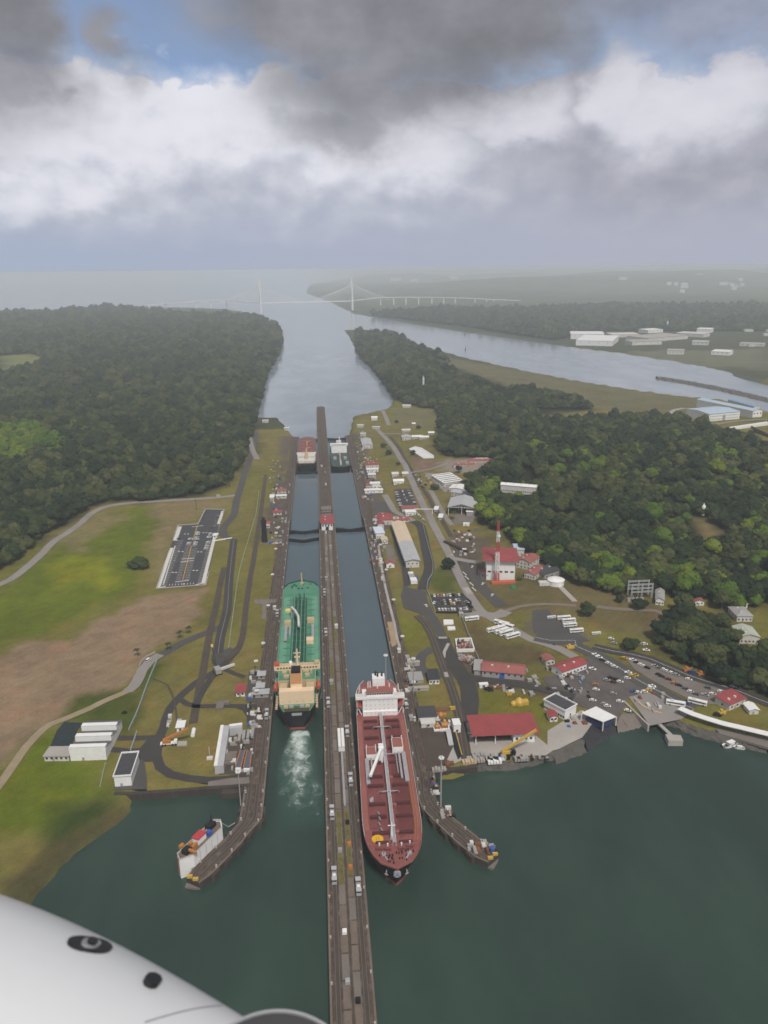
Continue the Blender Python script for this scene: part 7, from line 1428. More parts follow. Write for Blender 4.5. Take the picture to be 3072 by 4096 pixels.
# ------------------------------------------------------------------ masts, locomotives, wall furniture
def light_mast(label, p, h, group=None):
    t = thing('light_mast', label, 'light mast', p, 0, group); mb = MB(); mb.tube([(0, 0, 0), (0, 0, h)], .014*h + .04, 8, r2=.01*h); mb.build('pole', M_GREYW, t); mb = MB(); mb.lathe([(.9, h - .3), (.9, h)], 12); hd = mb.build('lamp_ring', M_OFFW, t)
    for k in range(6): a = k*1.047; mb = MB(); q_ = .4; mb.box(1.1*math.cos(a) - q_, 1.1*math.cos(a) + q_, 1.1*math.sin(a) - q_, 1.1*math.sin(a) + q_, h - 1.0, h - .3); mb.build('floodlight', M_WHITE, hd)
def top_h(base_px, top_px, z):
    b = at(*base_px, z); d = ray(*top_px); t = math.hypot(b.x, b.y)/math.hypot(d.x, d.y); return CAMH + d.z*t - z
for (bx, by, tx, ty, fn0, k, z, lb) in ((960, 1300, 967, 885, (1300, 2600), 800/K, 28.4, 'tall light mast by the right approach wall in front of the lake'), (1168, 1290, 1140, 1000, (400, 2600), 800/K, 28.4, 'tall light mast beside the left approach wall'), (318, 980, 318, 685, (1500, 2300), 800/K, 28.4, 'light mast on the equipment pad beside the right lock wall'), (1300, 175, 1300, 105, (400, 2600), 800/K, 28.4, 'light mast beside the machinery huts left of the green ship'),
                                        (1290, 1340, 1240, 990, (1000, 2200), 700/K, 28.4, 'slender light mast on the right bank below the sandy strip')):
    b_, t_ = (fn0[0] + bx*k, fn0[1] + by*k), (fn0[0] + tx*k, fn0[1] + ty*k); light_mast(lb, at(*b_, z), max(9, top_h(b_, t_, z)))
for k in range(6):
    y = 470 + k*70
    for sg, nm in ((1, 'right'), (-1, 'left')):
        x_ = (WR if sg > 0 else WL) + sg*11.2; light_mast(f'short lamp post along the {nm} lock wall, {ORDW[k]} to the lake', Vector((x_, y, WT(0, y))), 6, f'lamp posts on the {nm} lock wall')
def make_loco():
    t = thing('towing_locomotive', 'x', 'locomotive'); mb = MB(); mb.box(-4.8, 4.8, -1.25, 1.25, .5, 1.5); mb.box(-2.2, 2.2, -1.1, 1.1, 1.5, 2.1); mb.build('chassis', M_SILV, t)
    for s_ in (-1, 1):
        mb = MB(); x0, x1 = sorted((s_*2.5, s_*4.7)); mb.box(x0, x1, -1.2, 1.2, 1.5, 3.6); c_ = mb.build('cab', M_SILV, t); mb = MB(); x0, x1 = sorted((s_*2.45, s_*4.76)); mb.box(x0, x1, -1.1, 1.1, 2.4, 3.2); mb.build('cab_window', M_GLASS, c_)
        mb = MB(); mb.box(s_*3.6 - 1.3, s_*3.6 + 1.3, -1.35, 1.35, 3.6, 3.8); mb.build('cab_roof', M_ROOFG, c_)
    mb = MB(); mb.lathe([(.95, 2.1), (.95, 2.7), (.5, 2.9)], 12); mb.build('cable_drum', M_WHITE, t); return t
LOCO = make_loco(); used = False
def loco(x, y, z, rz, label, group=None):
    global used
    o = LOCO if not used else copy_tree(LOCO); used = True; o.location = (x, y, z + .2); o.rotation_euler = (0, 0, rz); o['label'] = label; o.scale = (.92, .92, .92)
    if group: o['group'] = group
    elif 'group' in o: del o['group']
def on_wall(fn, x, y, label, d=None):
    p = fn(x, y, zt); loco(p.x, p.y, zt, d, label)
a = math.atan2(AWR[1][-1].y - AWR[1][-8].y, AWR[1][-1].x - AWR[1][-8].x)
on_wall(D6, 1222, 1620, 'silver towing locomotive on the right approach wall, left of the pair at its end', a); on_wall(D6, 1345, 1660, 'silver towing locomotive on the right approach wall, right of the pair at its end', a); on_wall(D6, 905, 1345, 'silver towing locomotive where the right approach wall starts to bend', R(-58))
b = D5(925, 455, zt); loco(b.x + 2, b.y, zt, R(80), 'silver towing locomotive at the start of the left approach wall')
for x, y, lb in ((1290, 2995, 'silver towing locomotive on the centre wall beside the red ship bridge'), (-5.6, 0, '')): pass
for xo, y, lb in ((5.6, 372, 'towing locomotive on the right track of the centre wall, nearest the red ship bow'), (-5.6, 345, 'towing locomotive on the left track of the centre wall opposite the red ship middle'), (-5.6, 300, 'towing locomotive on the left track of the centre wall level with the red ship bow'), (5.6, 292, 'towing locomotive on the right track of the centre wall just past the red ship bow'), (5.6, 420, 'towing locomotive on the right track of the centre wall beside the red ship pumps'), (-5.6, 455, 'towing locomotive on the left track of the centre wall beside the green ship stern'), (-5.6, 560, 'towing locomotive on the left track of the centre wall beside the green ship middle'), (-5.6, 640, 'towing locomotive on the left track of the centre wall beside the green ship bow')): loco(CX + xo, y, 28.5, R(90), lb)
for y, lb in ((445, 'towing locomotive on the left lock wall beside the green ship stern'), (600, 'towing locomotive on the left lock wall beside the green ship bow')): loco(WL - 3.4, y, 28.5, R(90), lb)
for y, lb in ((448, 'towing locomotive on the right lock wall beside the red ship bridge'), (340, '')):
    if lb: loco(WR + 3.4, y, 28.5, R(90), lb)
t = thing('signal_house', 'long white double roofed cabin on the centre wall left of the red ship bridge', 'cabin', (CX + 1.5, 402, 28.5)); mb = MB(); mb.box(-1.9, 1.9, 0, 19, 0, 3.2); mb.build('cabin_wall', M_WHITE, t)
for s_ in (-1, 1): mb = MB(); mb.box(s_*1.1 - .85, s_*1.1 + .85, -.3, 19.3, 3.2, 3.8); mb.build('roof_panel', M_WHITE, t)
mb = MB(); mb.box(-.25, .25, -.2, 19.2, 3.2, 3.4); mb.build('roof_gutter', M_GREYW, t)
mb = MB(); mb.box(CX + .9, CX + 2.1, 352, 400, 28.5, 29.4); tag(mb.build('cable_duct', M_PIPE), 'long grey duct leading to the white cabin on the centre wall', 'duct')
for xo, y, m_, lb in ((-1.9, 268, M_WHITE, 'small white box on the centre wall near the bottom of the view'), (-1.6, 243, M_SILV, 'silver cabinet on the centre wall near the lower end'), (2.2, 234, M_DARK, 'black drum on the centre wall near the lower end'), (-2.3, 318, M_PIPE, 'pale blue grey cabinet on the centre wall below the locomotives'), (2.6, 322, M_ORG, 'orange cabinet on the centre wall beside the red ship bow'), (2.4, 306, M_ORG, 'orange barrel on the centre wall below the red ship bow'), (2.4, 338, M_DARK, 'black pit cover on the centre wall beside the yellow deck circle')):
    mb = MB(); mb.box(CX + xo - 1, CX + xo + 1, y - 1, y + 1, 28.4, 30.2); mb.box(CX + xo - .6, CX + xo + .6, y - .6, y + .6, 30.2, 30.6); tag(mb.build('cabinet', m_), lb, 'cabinet')
MBX = {}
for k in range(34):
    sg = rnd.choice((-1, 0, 0, 1)); y = rnd.uniform(430, 1150); x = (CX + rnd.uniform(-4, 4)) if sg == 0 else (WL - rnd.uniform(4.8, 7.8) if sg < 0 else WR + rnd.uniform(4.8, 7.8)); z = WT(0, y); mb = MB(); w_ = rnd.uniform(.6, 1.3); mb.box(x - w_, x + w_, y - w_, y + w_*2, z - .3, z + rnd.uniform(1, 2.4)); mb.box(x - w_*1.1, x + w_*1.1, y - w_*1.1, y + w_*2.1, z + 2.4, z + 2.6)
    MBX.setdefault(sg, []).append((y, tag(mb.build('machinery_box', rnd.choice([M_OFFW, M_GREYW, M_CONCL, M_PIPE])), 'x', 'box', 'machinery boxes on the lock walls')))
for sg, l in MBX.items():
    for i, (_, o) in enumerate(sorted(l, key=lambda e: e[0])): o['label'] = f'small pale machinery box on the {({-1: "left", 0: "centre", 1: "right"})[sg]} lock wall, {ORDW[i]} to the lake'
for fn, x, y, w_, h_, lb in ((D6, 975, 1262, 4.5, 3.6, 'white hut below the tall light mast on the right approach wall'), (D6, 1025, 1372, 2, 3, 'white booth where the right approach wall bends'), (D6, 905, 1130, 6, 3.2, 'white equipment cluster at the start of the right approach wall'), (D6, 930, 1200, 3, 2.6, 'small white equipment box behind the white hut, right approach wall'), (D5, 838, 612, 4, 3, 'white hut under the tall light mast on the left approach wall'), (D5, 905, 540, 3, 2.4, 'small white box behind the locomotive on the left approach wall'), (D5, 520, 1030, 1.6, 2.4, 'white post box on the left approach wall beside the caisson'), (D5, 812, 712, 1.6, 2.4, 'white post box on the left approach wall by the hose')):
    p = fn(x, y, zt); bld('hut', lb, 'hut', p, p + Vector((w_, 0, 0)), w_, h_, 'flat', 0, M_WHITE, M_ROOFG, 1, sides=False, over=.2)
mb = MB(); p = D6(990, 1195, zt); mb.prism([(p.x, p.y), (p.x + 12, p.y - 3), (p.x + 12, p.y + 22), (p.x - 3, p.y + 24)], 16, 28.2); tag(mb.build('mast_platform', M_STAIN), 'dark platform carrying the white hut beside the right approach wall', 'platform')
mb = MB(); p = D5(850, 640, zt); mb.prism([(p.x - 9, p.y - 2), (p.x + 3, p.y - 2), (p.x + 4, p.y + 24), (p.x - 6, p.y + 24)], 16, 28.2); tag(mb.build('mast_platform', M_STAIN), 'dark platform carrying the white hut beside the left approach wall', 'platform')
for o_ in (0, 22):
    mb = MB(); mb.tube([p + Vector((0, 0, .5)) for p in P(D6, [(a + o_, b) for a, b in [(620, 0), (640, 80), (668, 150), (660, 250), (672, 330)]], zt)], .3, 6); tag(mb.build('conductor_rail', M_ORG), 'orange conductor rail weaving along the right lock wall, ' + ('left' if o_ == 0 else 'right') + ' of two', 'rail')

road('ditch', P(D4, [(440, 240), (500, 262), (560, 292), (590, 350), (615, 420), (630, 500), (640, 600)]), 1.3, M_TRACKBED, 0.34)
def clutter(label, regions, n_, seed):
    r = random.Random(seed); mb = MB()
    for fn, x0, x1, y0, y1, wt in regions:
        for k in range(int(n_*wt)):
            p = fn(r.uniform(x0, x1), r.uniform(y0, y1)); a = r.uniform(.4, 1.7); b = r.uniform(.4, 1.9); h = r.uniform(.5, 2.3); mb.mat(r.choice((0, 0, 1, 1, 1, 2, 3, 4, 4, 2, 3, 1, 5))); mb.box(p.x - a, p.x + a, p.y - b, p.y + b, p.z - .2, p.z + h)
            if r.random() < .4: mb.box(p.x - a*.5, p.x + a*1.6, p.y - b*1.4, p.y - b*.8, p.z - .2, p.z + h*.6)
    tag(mb.build('yard_clutter', [M_OFFW, M_GREYW, M_RUST, M_DARK, M_CONCL, M_BLUE]), label, None, None, 'stuff')
clutter('small crates and machinery strewn along the right bank beside the lock', [(C7, 60, 130, 240, 760, .5), (C7, 130, 300, 520, 980, .5), (C7, 200, 330, 1330, 1560, .2), (D1, 250, 340, 680, 980, .3), (D1, 380, 640, 1200, 1260, .15), (C7, 960, 1200, 1230, 1480, .35), (C7, 620, 780, 690, 860, .2)], 110, 5)
clutter('crates, drums and parts scattered over the shore yards', [(D1, 750, 1450, 1500, 1535, .3), (D2, 60, 300, 740, 960, .2), (D1, 1230, 1640, 770, 1000, .25), (D2, 640, 860, 900, 1050, .12), (D2, 120, 300, 1060, 1180, .1)], 90, 6)
clutter('small boxes and gear along the left lock bank', [(C5, 180, 330, 560, 1400, .8), (D4, 1215, 1330, 180, 640, .4), (D4, 1040, 1260, 660, 1030, .35), (D4, 560, 700, 560, 640, .06)], 90, 7)
clutter('mooring gear and boxes along the right approach wall', [(D6, 880, 930, 1080, 1200, .2), (D6, 960, 1060, 1300, 1400, .2), (D6, 1180, 1400, 1590, 1680, .25)], 60, 8)

# ------------------------------------------------------------------ vehicles
def car_mesh(kind, m_):
    mb = MB(); L_, W_, hh = {'car': (4.5, 1.85, .85), 'van': (5.0, 2.0, 1.1), 'pickup': (5.2, 1.95, .95)}[kind]; x = L_/2; y = W_/2
    pr = [(-x, .35), (x, .35), (x, .75), (x - .9, hh), (-x, hh)]; n = len(pr); mb.add([(a, -y, z) for a, z in pr] + [(a, y, z) for a, z in pr], [tuple(range(n)), tuple(range(2*n))[n:][::-1]] + [(i, i + n, (i + 1) % n + n, (i + 1) % n) for i in range(n)])
    a0, a1, ht = {'car': (-1.5, 1.2, 1.45), 'van': (-2.4, 1.5, 2.0), 'pickup': (-.5, 1.2, 1.75)}[kind]
    mb.add([(a0, -y + .15, ht), (a1 - .5, -y + .15, ht), (a1 - .5, y - .15, ht), (a0, y - .15, ht), (a0, -y + .15, ht - .12), (a1 - .5, -y + .15, ht - .12), (a1 - .5, y - .15, ht - .12), (a0, y - .15, ht - .12)], [(0, 1, 2, 3), (0, 4, 5, 1), (1, 5, 6, 2), (2, 6, 7, 3), (3, 7, 4, 0)])
    return mb.mesh('body', m_), (a0, a1, ht, hh, y)
CARM = {}
PAINT = {'w': M_WHITE, 's': M_SILV, 'k': mat('black_car_paint', (0.012, 0.012, 0.014, 1), 0.25, 0.03, 1), 'r': mat('dark_red_car_paint', (0.14, 0.015, 0.02, 1), 0.3, 0.03, 1), 'b': mat('blue_car_paint', (0.03, 0.07, 0.22, 1), 0.3, 0.03, 1), 'y': mat('taxi_yellow', (0.65, 0.38, 0.02, 1), 0.35, 0.03, 1), 'o': M_ORG, 'g': mat('grey_car_paint', (0.11, 0.115, 0.125, 1), 0.3, 0.03, 1)}
PNAME = {'w': 'white', 's': 'silver', 'k': 'black', 'r': 'dark red', 'b': 'blue', 'y': 'yellow', 'o': 'orange', 'g': 'grey'}
wheel = MB(); wheel.tube([(0, -.12, 0), (0, .12, 0)], .34, 10); WHEEL = wheel.mesh('wheel', M_TYRE)
GLASSM = {}
def car(p, rz, c, label, kind='car', name='parked_car', group=None):
    if (kind, c) not in CARM: CARM[(kind, c)] = car_mesh(kind, PAINT[c])
    me, (a0, a1, ht, hh, y) = CARM[(kind, c)]
    if kind not in GLASSM:
        g = MB(); q = [(a0 - .35, hh - .02, y - .04), (a1 + .25, hh - .02, y - .04), (a1 - .52, ht - .1, y - .17), (a0 + .02, ht - .1, y - .17)]; g.add([(a, -w_, z) for a, z, w_ in q] + [(a, w_, z) for a, z, w_ in q], [(0, 1, 2, 3), (7, 6, 5, 4), (0, 3, 7, 4), (1, 5, 6, 2)]); GLASSM[kind] = g.mesh('windows', M_GLASS)
    t = thing(name, label, 'van' if kind == 'van' else ('pickup' if kind == 'pickup' else 'car'), (p.x, p.y, p.z + .45), rz, group); link('body', me, t); link('windows', GLASSM[kind], t)
    for x in (-1.4, 1.4):
        for s_ in (-1, 1): link('wheel', WHEEL, t, (x, s_*(y - .08), .34))
    return t
def row(fn, spots, rz, where, group, kinds='car'):
    for i, (x, y, c) in enumerate(sorted(spots)): car(fn(x, y), R(rz) + rnd.uniform(-.05, .05), c, f'{PNAME[c]} car {where}, {ORD[i]} from left', 'van' if kinds == 'van' else ('pickup' if rnd.random() < .22 else 'car'), group=group)
sq = 'cars in the square fenced car park'
row(D1, [(532, 293, 'w'), (560, 293, 'w'), (585, 292, 'w'), (610, 293, 's'), (637, 291, 'w'), (660, 292, 'w'), (685, 291, 'k'), (711, 291, 'w'), (736, 289, 's'), (758, 286, 'w')], 92, 'in the lowest row of the square fenced lot', sq)
row(D1, [(492, 179, 'w'), (521, 178, 's'), (546, 178, 'o'), (571, 176, 'w'), (598, 176, 's'), (622, 175, 'w'), (646, 174, 'k'), (672, 173, 'g'), (696, 172, 'w'), (721, 172, 'k')], 92, 'in the top row of the square fenced lot', sq)
row(D1, [(545, 222, 'k'), (573, 220, 's'), (601, 219, 'k'), (624, 218, 'w'), (649, 217, 'r'), (672, 215, 'w'), (697, 214, 's')], 92, 'in the upper middle row of the square fenced lot', sq)
row(D1, [(557, 243, 'k'), (581, 243, 's'), (606, 243, 'k'), (632, 242, 'y'), (656, 242, 'w'), (681, 241, 'r'), (706, 240, 'k')], 92, 'in the lower middle row of the square fenced lot', sq)
row(D1, [(492, 238, 'w')], 60, 'alone at the left edge of the square fenced lot', sq); row(D1, [(762, 232, 's'), (775, 250, 'k'), (794, 270, 'k')], 130, 'along the right edge of the square fenced lot', sq)
car(D1(422, 262), R(105), 'w', 'white car driving on the wide grey apron left of the square car park', 'car', 'car'); car(D3(1410, 105), R(60), 'w', 'white car on the curved road beside the brown field', 'van', 'car'); car(D1(372, 878), R(95), 'w', 'white car beside the equipment pad near the black roofed hut'); car(D1(790, 1338), R(100), 'w', 'white pickup at the left end of the big dark red shed', 'pickup'); car(D3(1255, 1010), R(30), 'w', 'white car behind the white house with the dark flat roof', 'van')
car(C4(1318, 432), R(4), 'w', 'white van on the far road by the forest', 'van', 'car')
lw = 'cars in the long fenced lot on the left field'
row(C4, [(1080, 690, 'b'), (1066, 716, 'g')], 5, 'against the left edge of the long field lot', lw); row(C4, [(1150, 692, 'w'), (1140, 718, 'w'), (1136, 726, 's')], 5, 'left of the middle line of the long field lot', lw)
row(C4, [(1195, 653, 'w'), (1192, 664, 'w'), (1189, 679, 's'), (1186, 688, 'w'), (1180, 713, 'w'), (1177, 724, 'w'), (1173, 736, 's')], 5, 'right of the middle line of the long field lot', lw)
row(C4, [(1270, 660, 'w'), (1266, 670, 's'), (1262, 681, 'w'), (1256, 712, 'w'), (1252, 722, 's'), (1248, 734, 'w'), (1244, 748, 'w'), (1240, 756, 's')], 5, 'near the right edge of the long field lot', lw); row(C4, [(1212, 592, 'g'), (1278, 622, 'g')], 5, 'at the far end of the long field lot', lw)
ys_ = 'cars in the busy yard by the shore'
yard = {'in the line above the main shore road': [(345, 615, 'w'), (372, 633, 'w'), (398, 656, 'k'), (444, 680, 'w'), (490, 705, 'w'), (322, 722, 'w')], 'beside the yellow taxis in the yard': [(595, 750, 'w'), (588, 792, 'w'), (625, 775, 'y'), (646, 772, 'y')], 'in the line between the two shore roads': [(565, 640, 'y'), (628, 655, 'w'), (658, 674, 'k'), (690, 690, 'w'), (715, 702, 'w'), (740, 714, 'k')],
        'on the pale paving by the second shore road': [(795, 700, 's'), (835, 716, 'g'), (866, 727, 'w'), (890, 740, 'w'), (925, 752, 'w'), (960, 766, 's'), (1055, 802, 'w')], 'on the lower side of the pale paving': [(826, 766, 'k'), (850, 780, 'k'), (902, 802, 'r'), (942, 832, 'o'), (980, 848, 'k'), (1030, 873, 'g'), (1070, 897, 'w'), (1110, 915, 'g')], 'at the right end of the pale paving': [(1200, 867, 'g'), (1300, 896, 'w'), (1366, 907, 'w'), (1395, 856, 'w'), (1180, 920, 's'), (1236, 915, 'w')],
        'in the middle of the dark yard': [(430, 806, 's'), (458, 790, 'k'), (482, 822, 'r'), (502, 802, 'k'), (532, 820, 'w')], 'on the left of the dark yard': [(350, 880, 'w'), (345, 842, 'o'), (480, 910, 's'), (205, 770, 's'), (165, 880, 's')], 'beside the head of the slipway': [(642, 896, 'b'), (670, 902, 'w'), (718, 896, 'w'), (746, 886, 'y'), (768, 870, 'w'), (776, 855, 'w')], 'at the lower edge of the dark yard': [(530, 970, 'w'), (590, 1040, 'w'), (325, 962, 'w'), (435, 1005, 'w'), (412, 990, 's')], 'under the dark tree by the shore road': [(732, 580, 'w'), (690, 538, 's'), (720, 532, 'w'), (465, 492, 'w'), (486, 525, 's')]}
for wh_, sp in yard.items(): row(D2, sp, -38 if 'line' in wh_ or 'paving' in wh_ else -20, wh_, ys_)
row(C7, [(640, 1085, 'w'), (655, 1102, 'w'), (675, 1125, 's'), (695, 1142, 'w'), (712, 1155, 's')], -50, 'on the slant beside the main road below the office', 'cars beside the main road'); row(C7, [(1148, 1560, 'g'), (1160, 1590, 'w'), (1165, 1450, 'w'), (1350, 1858, 'w'), (1260, 1752, 'w'), (1175, 1378, 'w'), (1012, 1328, 'w')], 60, 'in the yard left of the mast building', 'cars near the mast building'); row(C7, [(895, 830, 'w'), (880, 812, 's'), (1040, 1050, 'w')], 10, 'by the white roofs along the railway', 'cars by the white roofs')
row(C7, [(440, 880, 'w'), (446, 902, 'w'), (452, 925, 's'), (462, 955, 'w'), (472, 985, 'w'), (478, 1005, 'w')], 10, 'along the left side of the dark parking strip', 'cars in the dark parking strip'); row(C7, [(500, 870, 'w'), (512, 905, 'w'), (525, 935, 's'), (540, 960, 'w')], 80, 'down the middle of the dark parking strip', 'cars in the dark parking strip'); row(C7, [(555, 865, 's'), (565, 890, 'w'), (580, 915, 'w'), (596, 945, 's'), (610, 975, 'w')], 10, 'along the right side of the dark parking strip', 'cars in the dark parking strip')
row(C7, [(1230, 595, 'w'), (1255, 632, 'g'), (1290, 640, 'w'), (1210, 665, 's')], 0, 'in the pale yard by the forest', 'cars in the pale yard')
def make_bus():
    t = thing('bus', 'x', 'bus'); mb = MB(); mb.box(-6, 6, -1.28, 1.28, .45, 3.2); mb.build('body', M_WHITE, t); mb = MB(); mb.box(-5.6, 5.2, -1.31, 1.31, 1.7, 2.6); mb.box(5.4, 6.05, -1.15, 1.15, 1.3, 2.7); mb.build('windows', M_GLASS, t)
    mb = MB(); mb.box(-3.5, -1, -.9, .9, 3.2, 3.55); mb.build('roof_unit', M_OFFW, t)
    for x in (-3.6, 3.8):
        for s_ in (-1, 1): mb = MB(); mb.tube([(x, s_*1.15 - .15, .5), (x, s_*1.15 + .15, .5)], .5, 10); mb.build('wheel', M_TYRE, t)
    return t
BUS = make_bus(); bused = False
def bus(p, rz, label, group=None, s=1.0):
    global bused
    o = BUS if not bused else copy_tree(BUS); bused = True; o.location = (p.x, p.y, p.z + .42); o.rotation_euler = (0, 0, rz); o.scale = (s, s, s); o['label'] = label
    if group: o['group'] = group
bus(D1(802, 378), R(8), 'white bus parked alone just below the square car park', None, 1.0)
for i, (x, y) in enumerate(((985, 468), (1022, 462), (1050, 482), (1088, 496), (1142, 522))): bus(D1(x, y), R(24), f'white bus in the slanted row beside the main road, {ORD[i]} from the left', 'white buses in the slanted row', 1.08)
for i, (x, y) in enumerate(((1050, 418), (1088, 438))): bus(D1(x, y), R(-38), f'white bus crossing behind the slanted row of buses, {"upper" if i == 0 else "lower"} of two', 'white buses behind the row', 1.08)
for i, (x, y) in enumerate(((395, 1205), (425, 1222), (432, 1250), (472, 1285), (595, 1298), (318, 1198))): bus(C8(x, y), R(4), f'white truck below the dense round tree, {["uppermost of the group", "second from the top", "third from the top", "lowest and largest of the group", "apart at the right by the road", "small one at the left"][i]}', 'white trucks below the round tree', .6 if i in (4, 5) else .95)
bus(D2(955, 995), R(-25), 'white bus at the upper end of the white roofed walkway', 'white buses by the walkway', 1.0); bus(D2(1120, 985), R(-35), 'white bus on the shore road right of the blue car', 'white buses by the walkway', 1.0); car(D2(1035, 990), R(-30), 'b', 'bright blue car between the two white buses near the walkway'); car(D2(1085, 752), R(-20), 'b', 'dark blue vehicle between orange machines below the forest', 'van'); car(D2(1275, 1075), R(-20), 'k', 'black vehicle beside the crimson roofed hut', 'van')
for x, y, c in ((1040, 732, 'orange'), (1148, 765, 'orange'), (1305, 1060, 'yellow'), (150, 560, 'yellow')):
    p = D2(x, y); mb = MB(); mb.box(-2.4, 2.4, -1.2, 1.2, .5, 1.8); mb.box(-1.2, .6, -1, 1, 1.8, 3.2); mb.bar((1.8, 0, 1.6), (4.4, 0, 2.6), .5); mb.box(-2.2, -1, -1.4, 1.4, 0, 1.1); mb.box(1, 2.2, -1.4, 1.4, 0, 1.1); mb.v = [(a + p.x, b + p.y, z + p.z + .4) for a, b, z in mb.v]
    tag(mb.build('digger', M_ORG if c == 'orange' else M_YEL), {1040: 'orange digger below the forest edge, left of the dark blue vehicle', 1148: 'orange digger below the forest edge, right of the dark blue vehicle', 1305: 'yellow digger beside the crimson roofed hut', 150: 'yellow roller on the verge above the crimson roof'}[x], 'digger')
t = thing('goods_truck', 'white and dark truck parked at the near end of the long hall', 'truck', C7(602, 1735), R(92)); mb = MB(); mb.box(-4, 4, -3, 3, .6, 4.2); mb.build('box_body', M_WHITE, t); mb = MB(); mb.box(4.4, 15, -2.6, 2.6, .8, 3.2); mb.build('trailer', M_GREYW, t); mb = MB(); mb.box(15.4, 19, -2.4, 2.4, .8, 3.8); mb.build('cab', M_WHITE, t); mb = MB(); mb.box(7, 12, -5.2, -2.9, .4, 3); mb.build('blue_tank', M_BLUE, t)
for k, (x, y) in enumerate(((797, 1065), (838, 1140))): p = C7(x, y); bld('shelter', 'narrow white roofed shelter beside the railway, ' + ('upper' if k == 0 else 'lower') + ' of two', 'shelter', p, p + Vector((4, -1, 0)), 14, 3.4, 'flat', 0, M_GREYW, M_WHITE, 0, sides=False)
mb = MB(); p, q = C7(612, 1078), C7(780, 1080); mb.bar((p.x, p.y, p.z + 6), (q.x, q.y, q.z + 6), .9, .8)
for a_ in (p, q): mb.box(a_.x - .4, a_.x + .4, a_.y - .4, a_.y + .4, a_.z - .5, a_.z + 6)
tag(mb.build('road_gantry', M_WHITE), 'white gantry bar across the main road', 'gantry')
t = thing('rail_wagon', 'pair of dark rail wagons on the siding left of the mast building', 'wagon', C7(1000, 1400), R(118)); 
for x0 in (-19, 1): mb = MB(); mb.box(x0, x0 + 18, -1.6, 1.6, 1, 2.4); mb.build('wagon_body', mat('dark_brown_wagon', (0.045, 0.032, 0.026, 1), 0.9, .2, .3), t)
for k, (x, y) in enumerate(((1085, 1650), (1105, 1690), (1150, 1750), (1175, 1800))): p = C7(x, y); mb = MB(); mb.bar((p.x - 1, p.y + 4, p.z + .6), (p.x + 1, p.y - 4, p.z + .6), .7); tag(mb.build('white_barrier', M_WHITE), f'white roadside barrier left of the mast building, {ORDW[k]} to the forest', 'barrier', 'white barriers along the main road')

# ------------------------------------------------------------------ the long fenced parking lot on the left field
LOT = P(C4, [(945, 990), (1240, 968), (1352, 512), (1240, 510), (1195, 600), (1075, 608)])
sheet('parking_lot', LOT, mat('fresh_asphalt', (0.062, 0.062, 0.066, 1), 0.9, .1, .05), 0.42)
mb = MB()
for a, b in zip(LOT, LOT[1:] + LOT[:1]): mb.bar((a.x, a.y, a.z + .75), (b.x, b.y, b.z + .75), 1.3, .6)
tag(mb.build('lot_kerb', M_CONCL), kind='structure')
inner = P(C4, [(980, 975), (1210, 958), (1330, 522), (1252, 520), (1200, 612), (1085, 618)])
def seg(fn, x0, y0, x1, y1, w_, m_, up): mb = MB(); a, b = fn(x0, y0), fn(x1, y1); strip(mb, [a, a.lerp(b, .25), a.lerp(b, .5), a.lerp(b, .75), b], w_, up); return tag(mb.build('painted_line', m_), kind='structure')
for q in ((955, 985, 1085, 615), (1225, 960, 1345, 520)): seg(C4, *q, 3.4, M_LINE, .52)
seg(C4, 1102, 938, 1190, 610, .8, M_LINEY, .54); seg(C4, 985, 968, 1095, 615, 1.0, M_LINE, .56)
for q in ((1058, 950, 1140, 940), (1090, 830, 1170, 820), (1096, 812, 1174, 806), (1160, 697, 1206, 690), (1158, 617, 1225, 610), (950, 985, 1000, 978), (1180, 968, 1236, 952)): seg(C4, *q, 1.5, M_LINE, .58)
m_ = MB()                                            # bay lines
def lerp2(a, b, f): return a[0] + (b[0] - a[0])*f, a[1] + (b[1] - a[1])*f
for (p0, p1, wpx) in (((962, 975), (1068, 690), 42), ((1062, 935), (1130, 700), 30), ((1112, 935), (1160, 740), 32), ((1192, 955), (1262, 690), 40), ((1288, 610), (1306, 540), 34)):
    n_ = int(abs(p0[1] - p1[1])/10)
    for k in range(n_):
        x, y = lerp2(p0, p1, k/n_); strip(m_, [C4(x, y), C4(x + wpx, y - 2)], .55, .55)
for k in range(9): strip(m_, [C4(1022 + k*18, 972 - k), C4(1024 + k*18, 962 - k)], .5, .55)
tag(m_.build('parking_bay_lines', M_LINE), kind='structure')
for x, y in ((1115, 660), (1135, 660), (1080, 766), (1102, 766), (1195, 768), (1215, 768), (1042, 892), (1062, 892), (1168, 880), (1188, 880), (1226, 652), (1246, 652), (1264, 556), (1282, 556), (1108, 962)):
    p = C4(x, y); mb = MB(); mb.lathe([(1.1, p.z + .44), (1.1, p.z + .56)], 8, (p.x, p.y)); tag(mb.build('painted_arrow', M_LINE), kind='structure')
bld('toll_booth', 'white toll booth at the right edge of the long fenced lot', 'booth', C4(1285, 682), C4(1308, 682), 7, 3, 'flat', 0, M_WHITE, M_WHITE, 1, sides=False)
wall_line('approach_kerb', 'white kerb leading from the long lot to the canal road', P(C4, [(1285, 702), (1330, 694), (1400, 684)]), 1.3, 27, 29.3, M_WHITE)
for fn, x, y, h_, lb in ((C4, 1185, 512, 14, 'wooden power pole behind the long fenced lot'), (C4, 1370, 385, 12, 'power pole by the forest road, left of a pair'), (C4, 1384, 375, 12, 'power pole by the forest road, right of a pair'), (C4, 1135, 445, 10, 'power pole at the foot of the forest')):
    p = fn(x, y); mb = MB(); mb.tube([(p.x, p.y, p.z), (p.x, p.y, p.z + h_)], .3, 6); mb.bar((p.x - 1.6, p.y, p.z + h_ - 1), (p.x + 1.6, p.y, p.z + h_ - 1), .3); tag(mb.build('power_pole', M_STAIN), lb, 'pole')

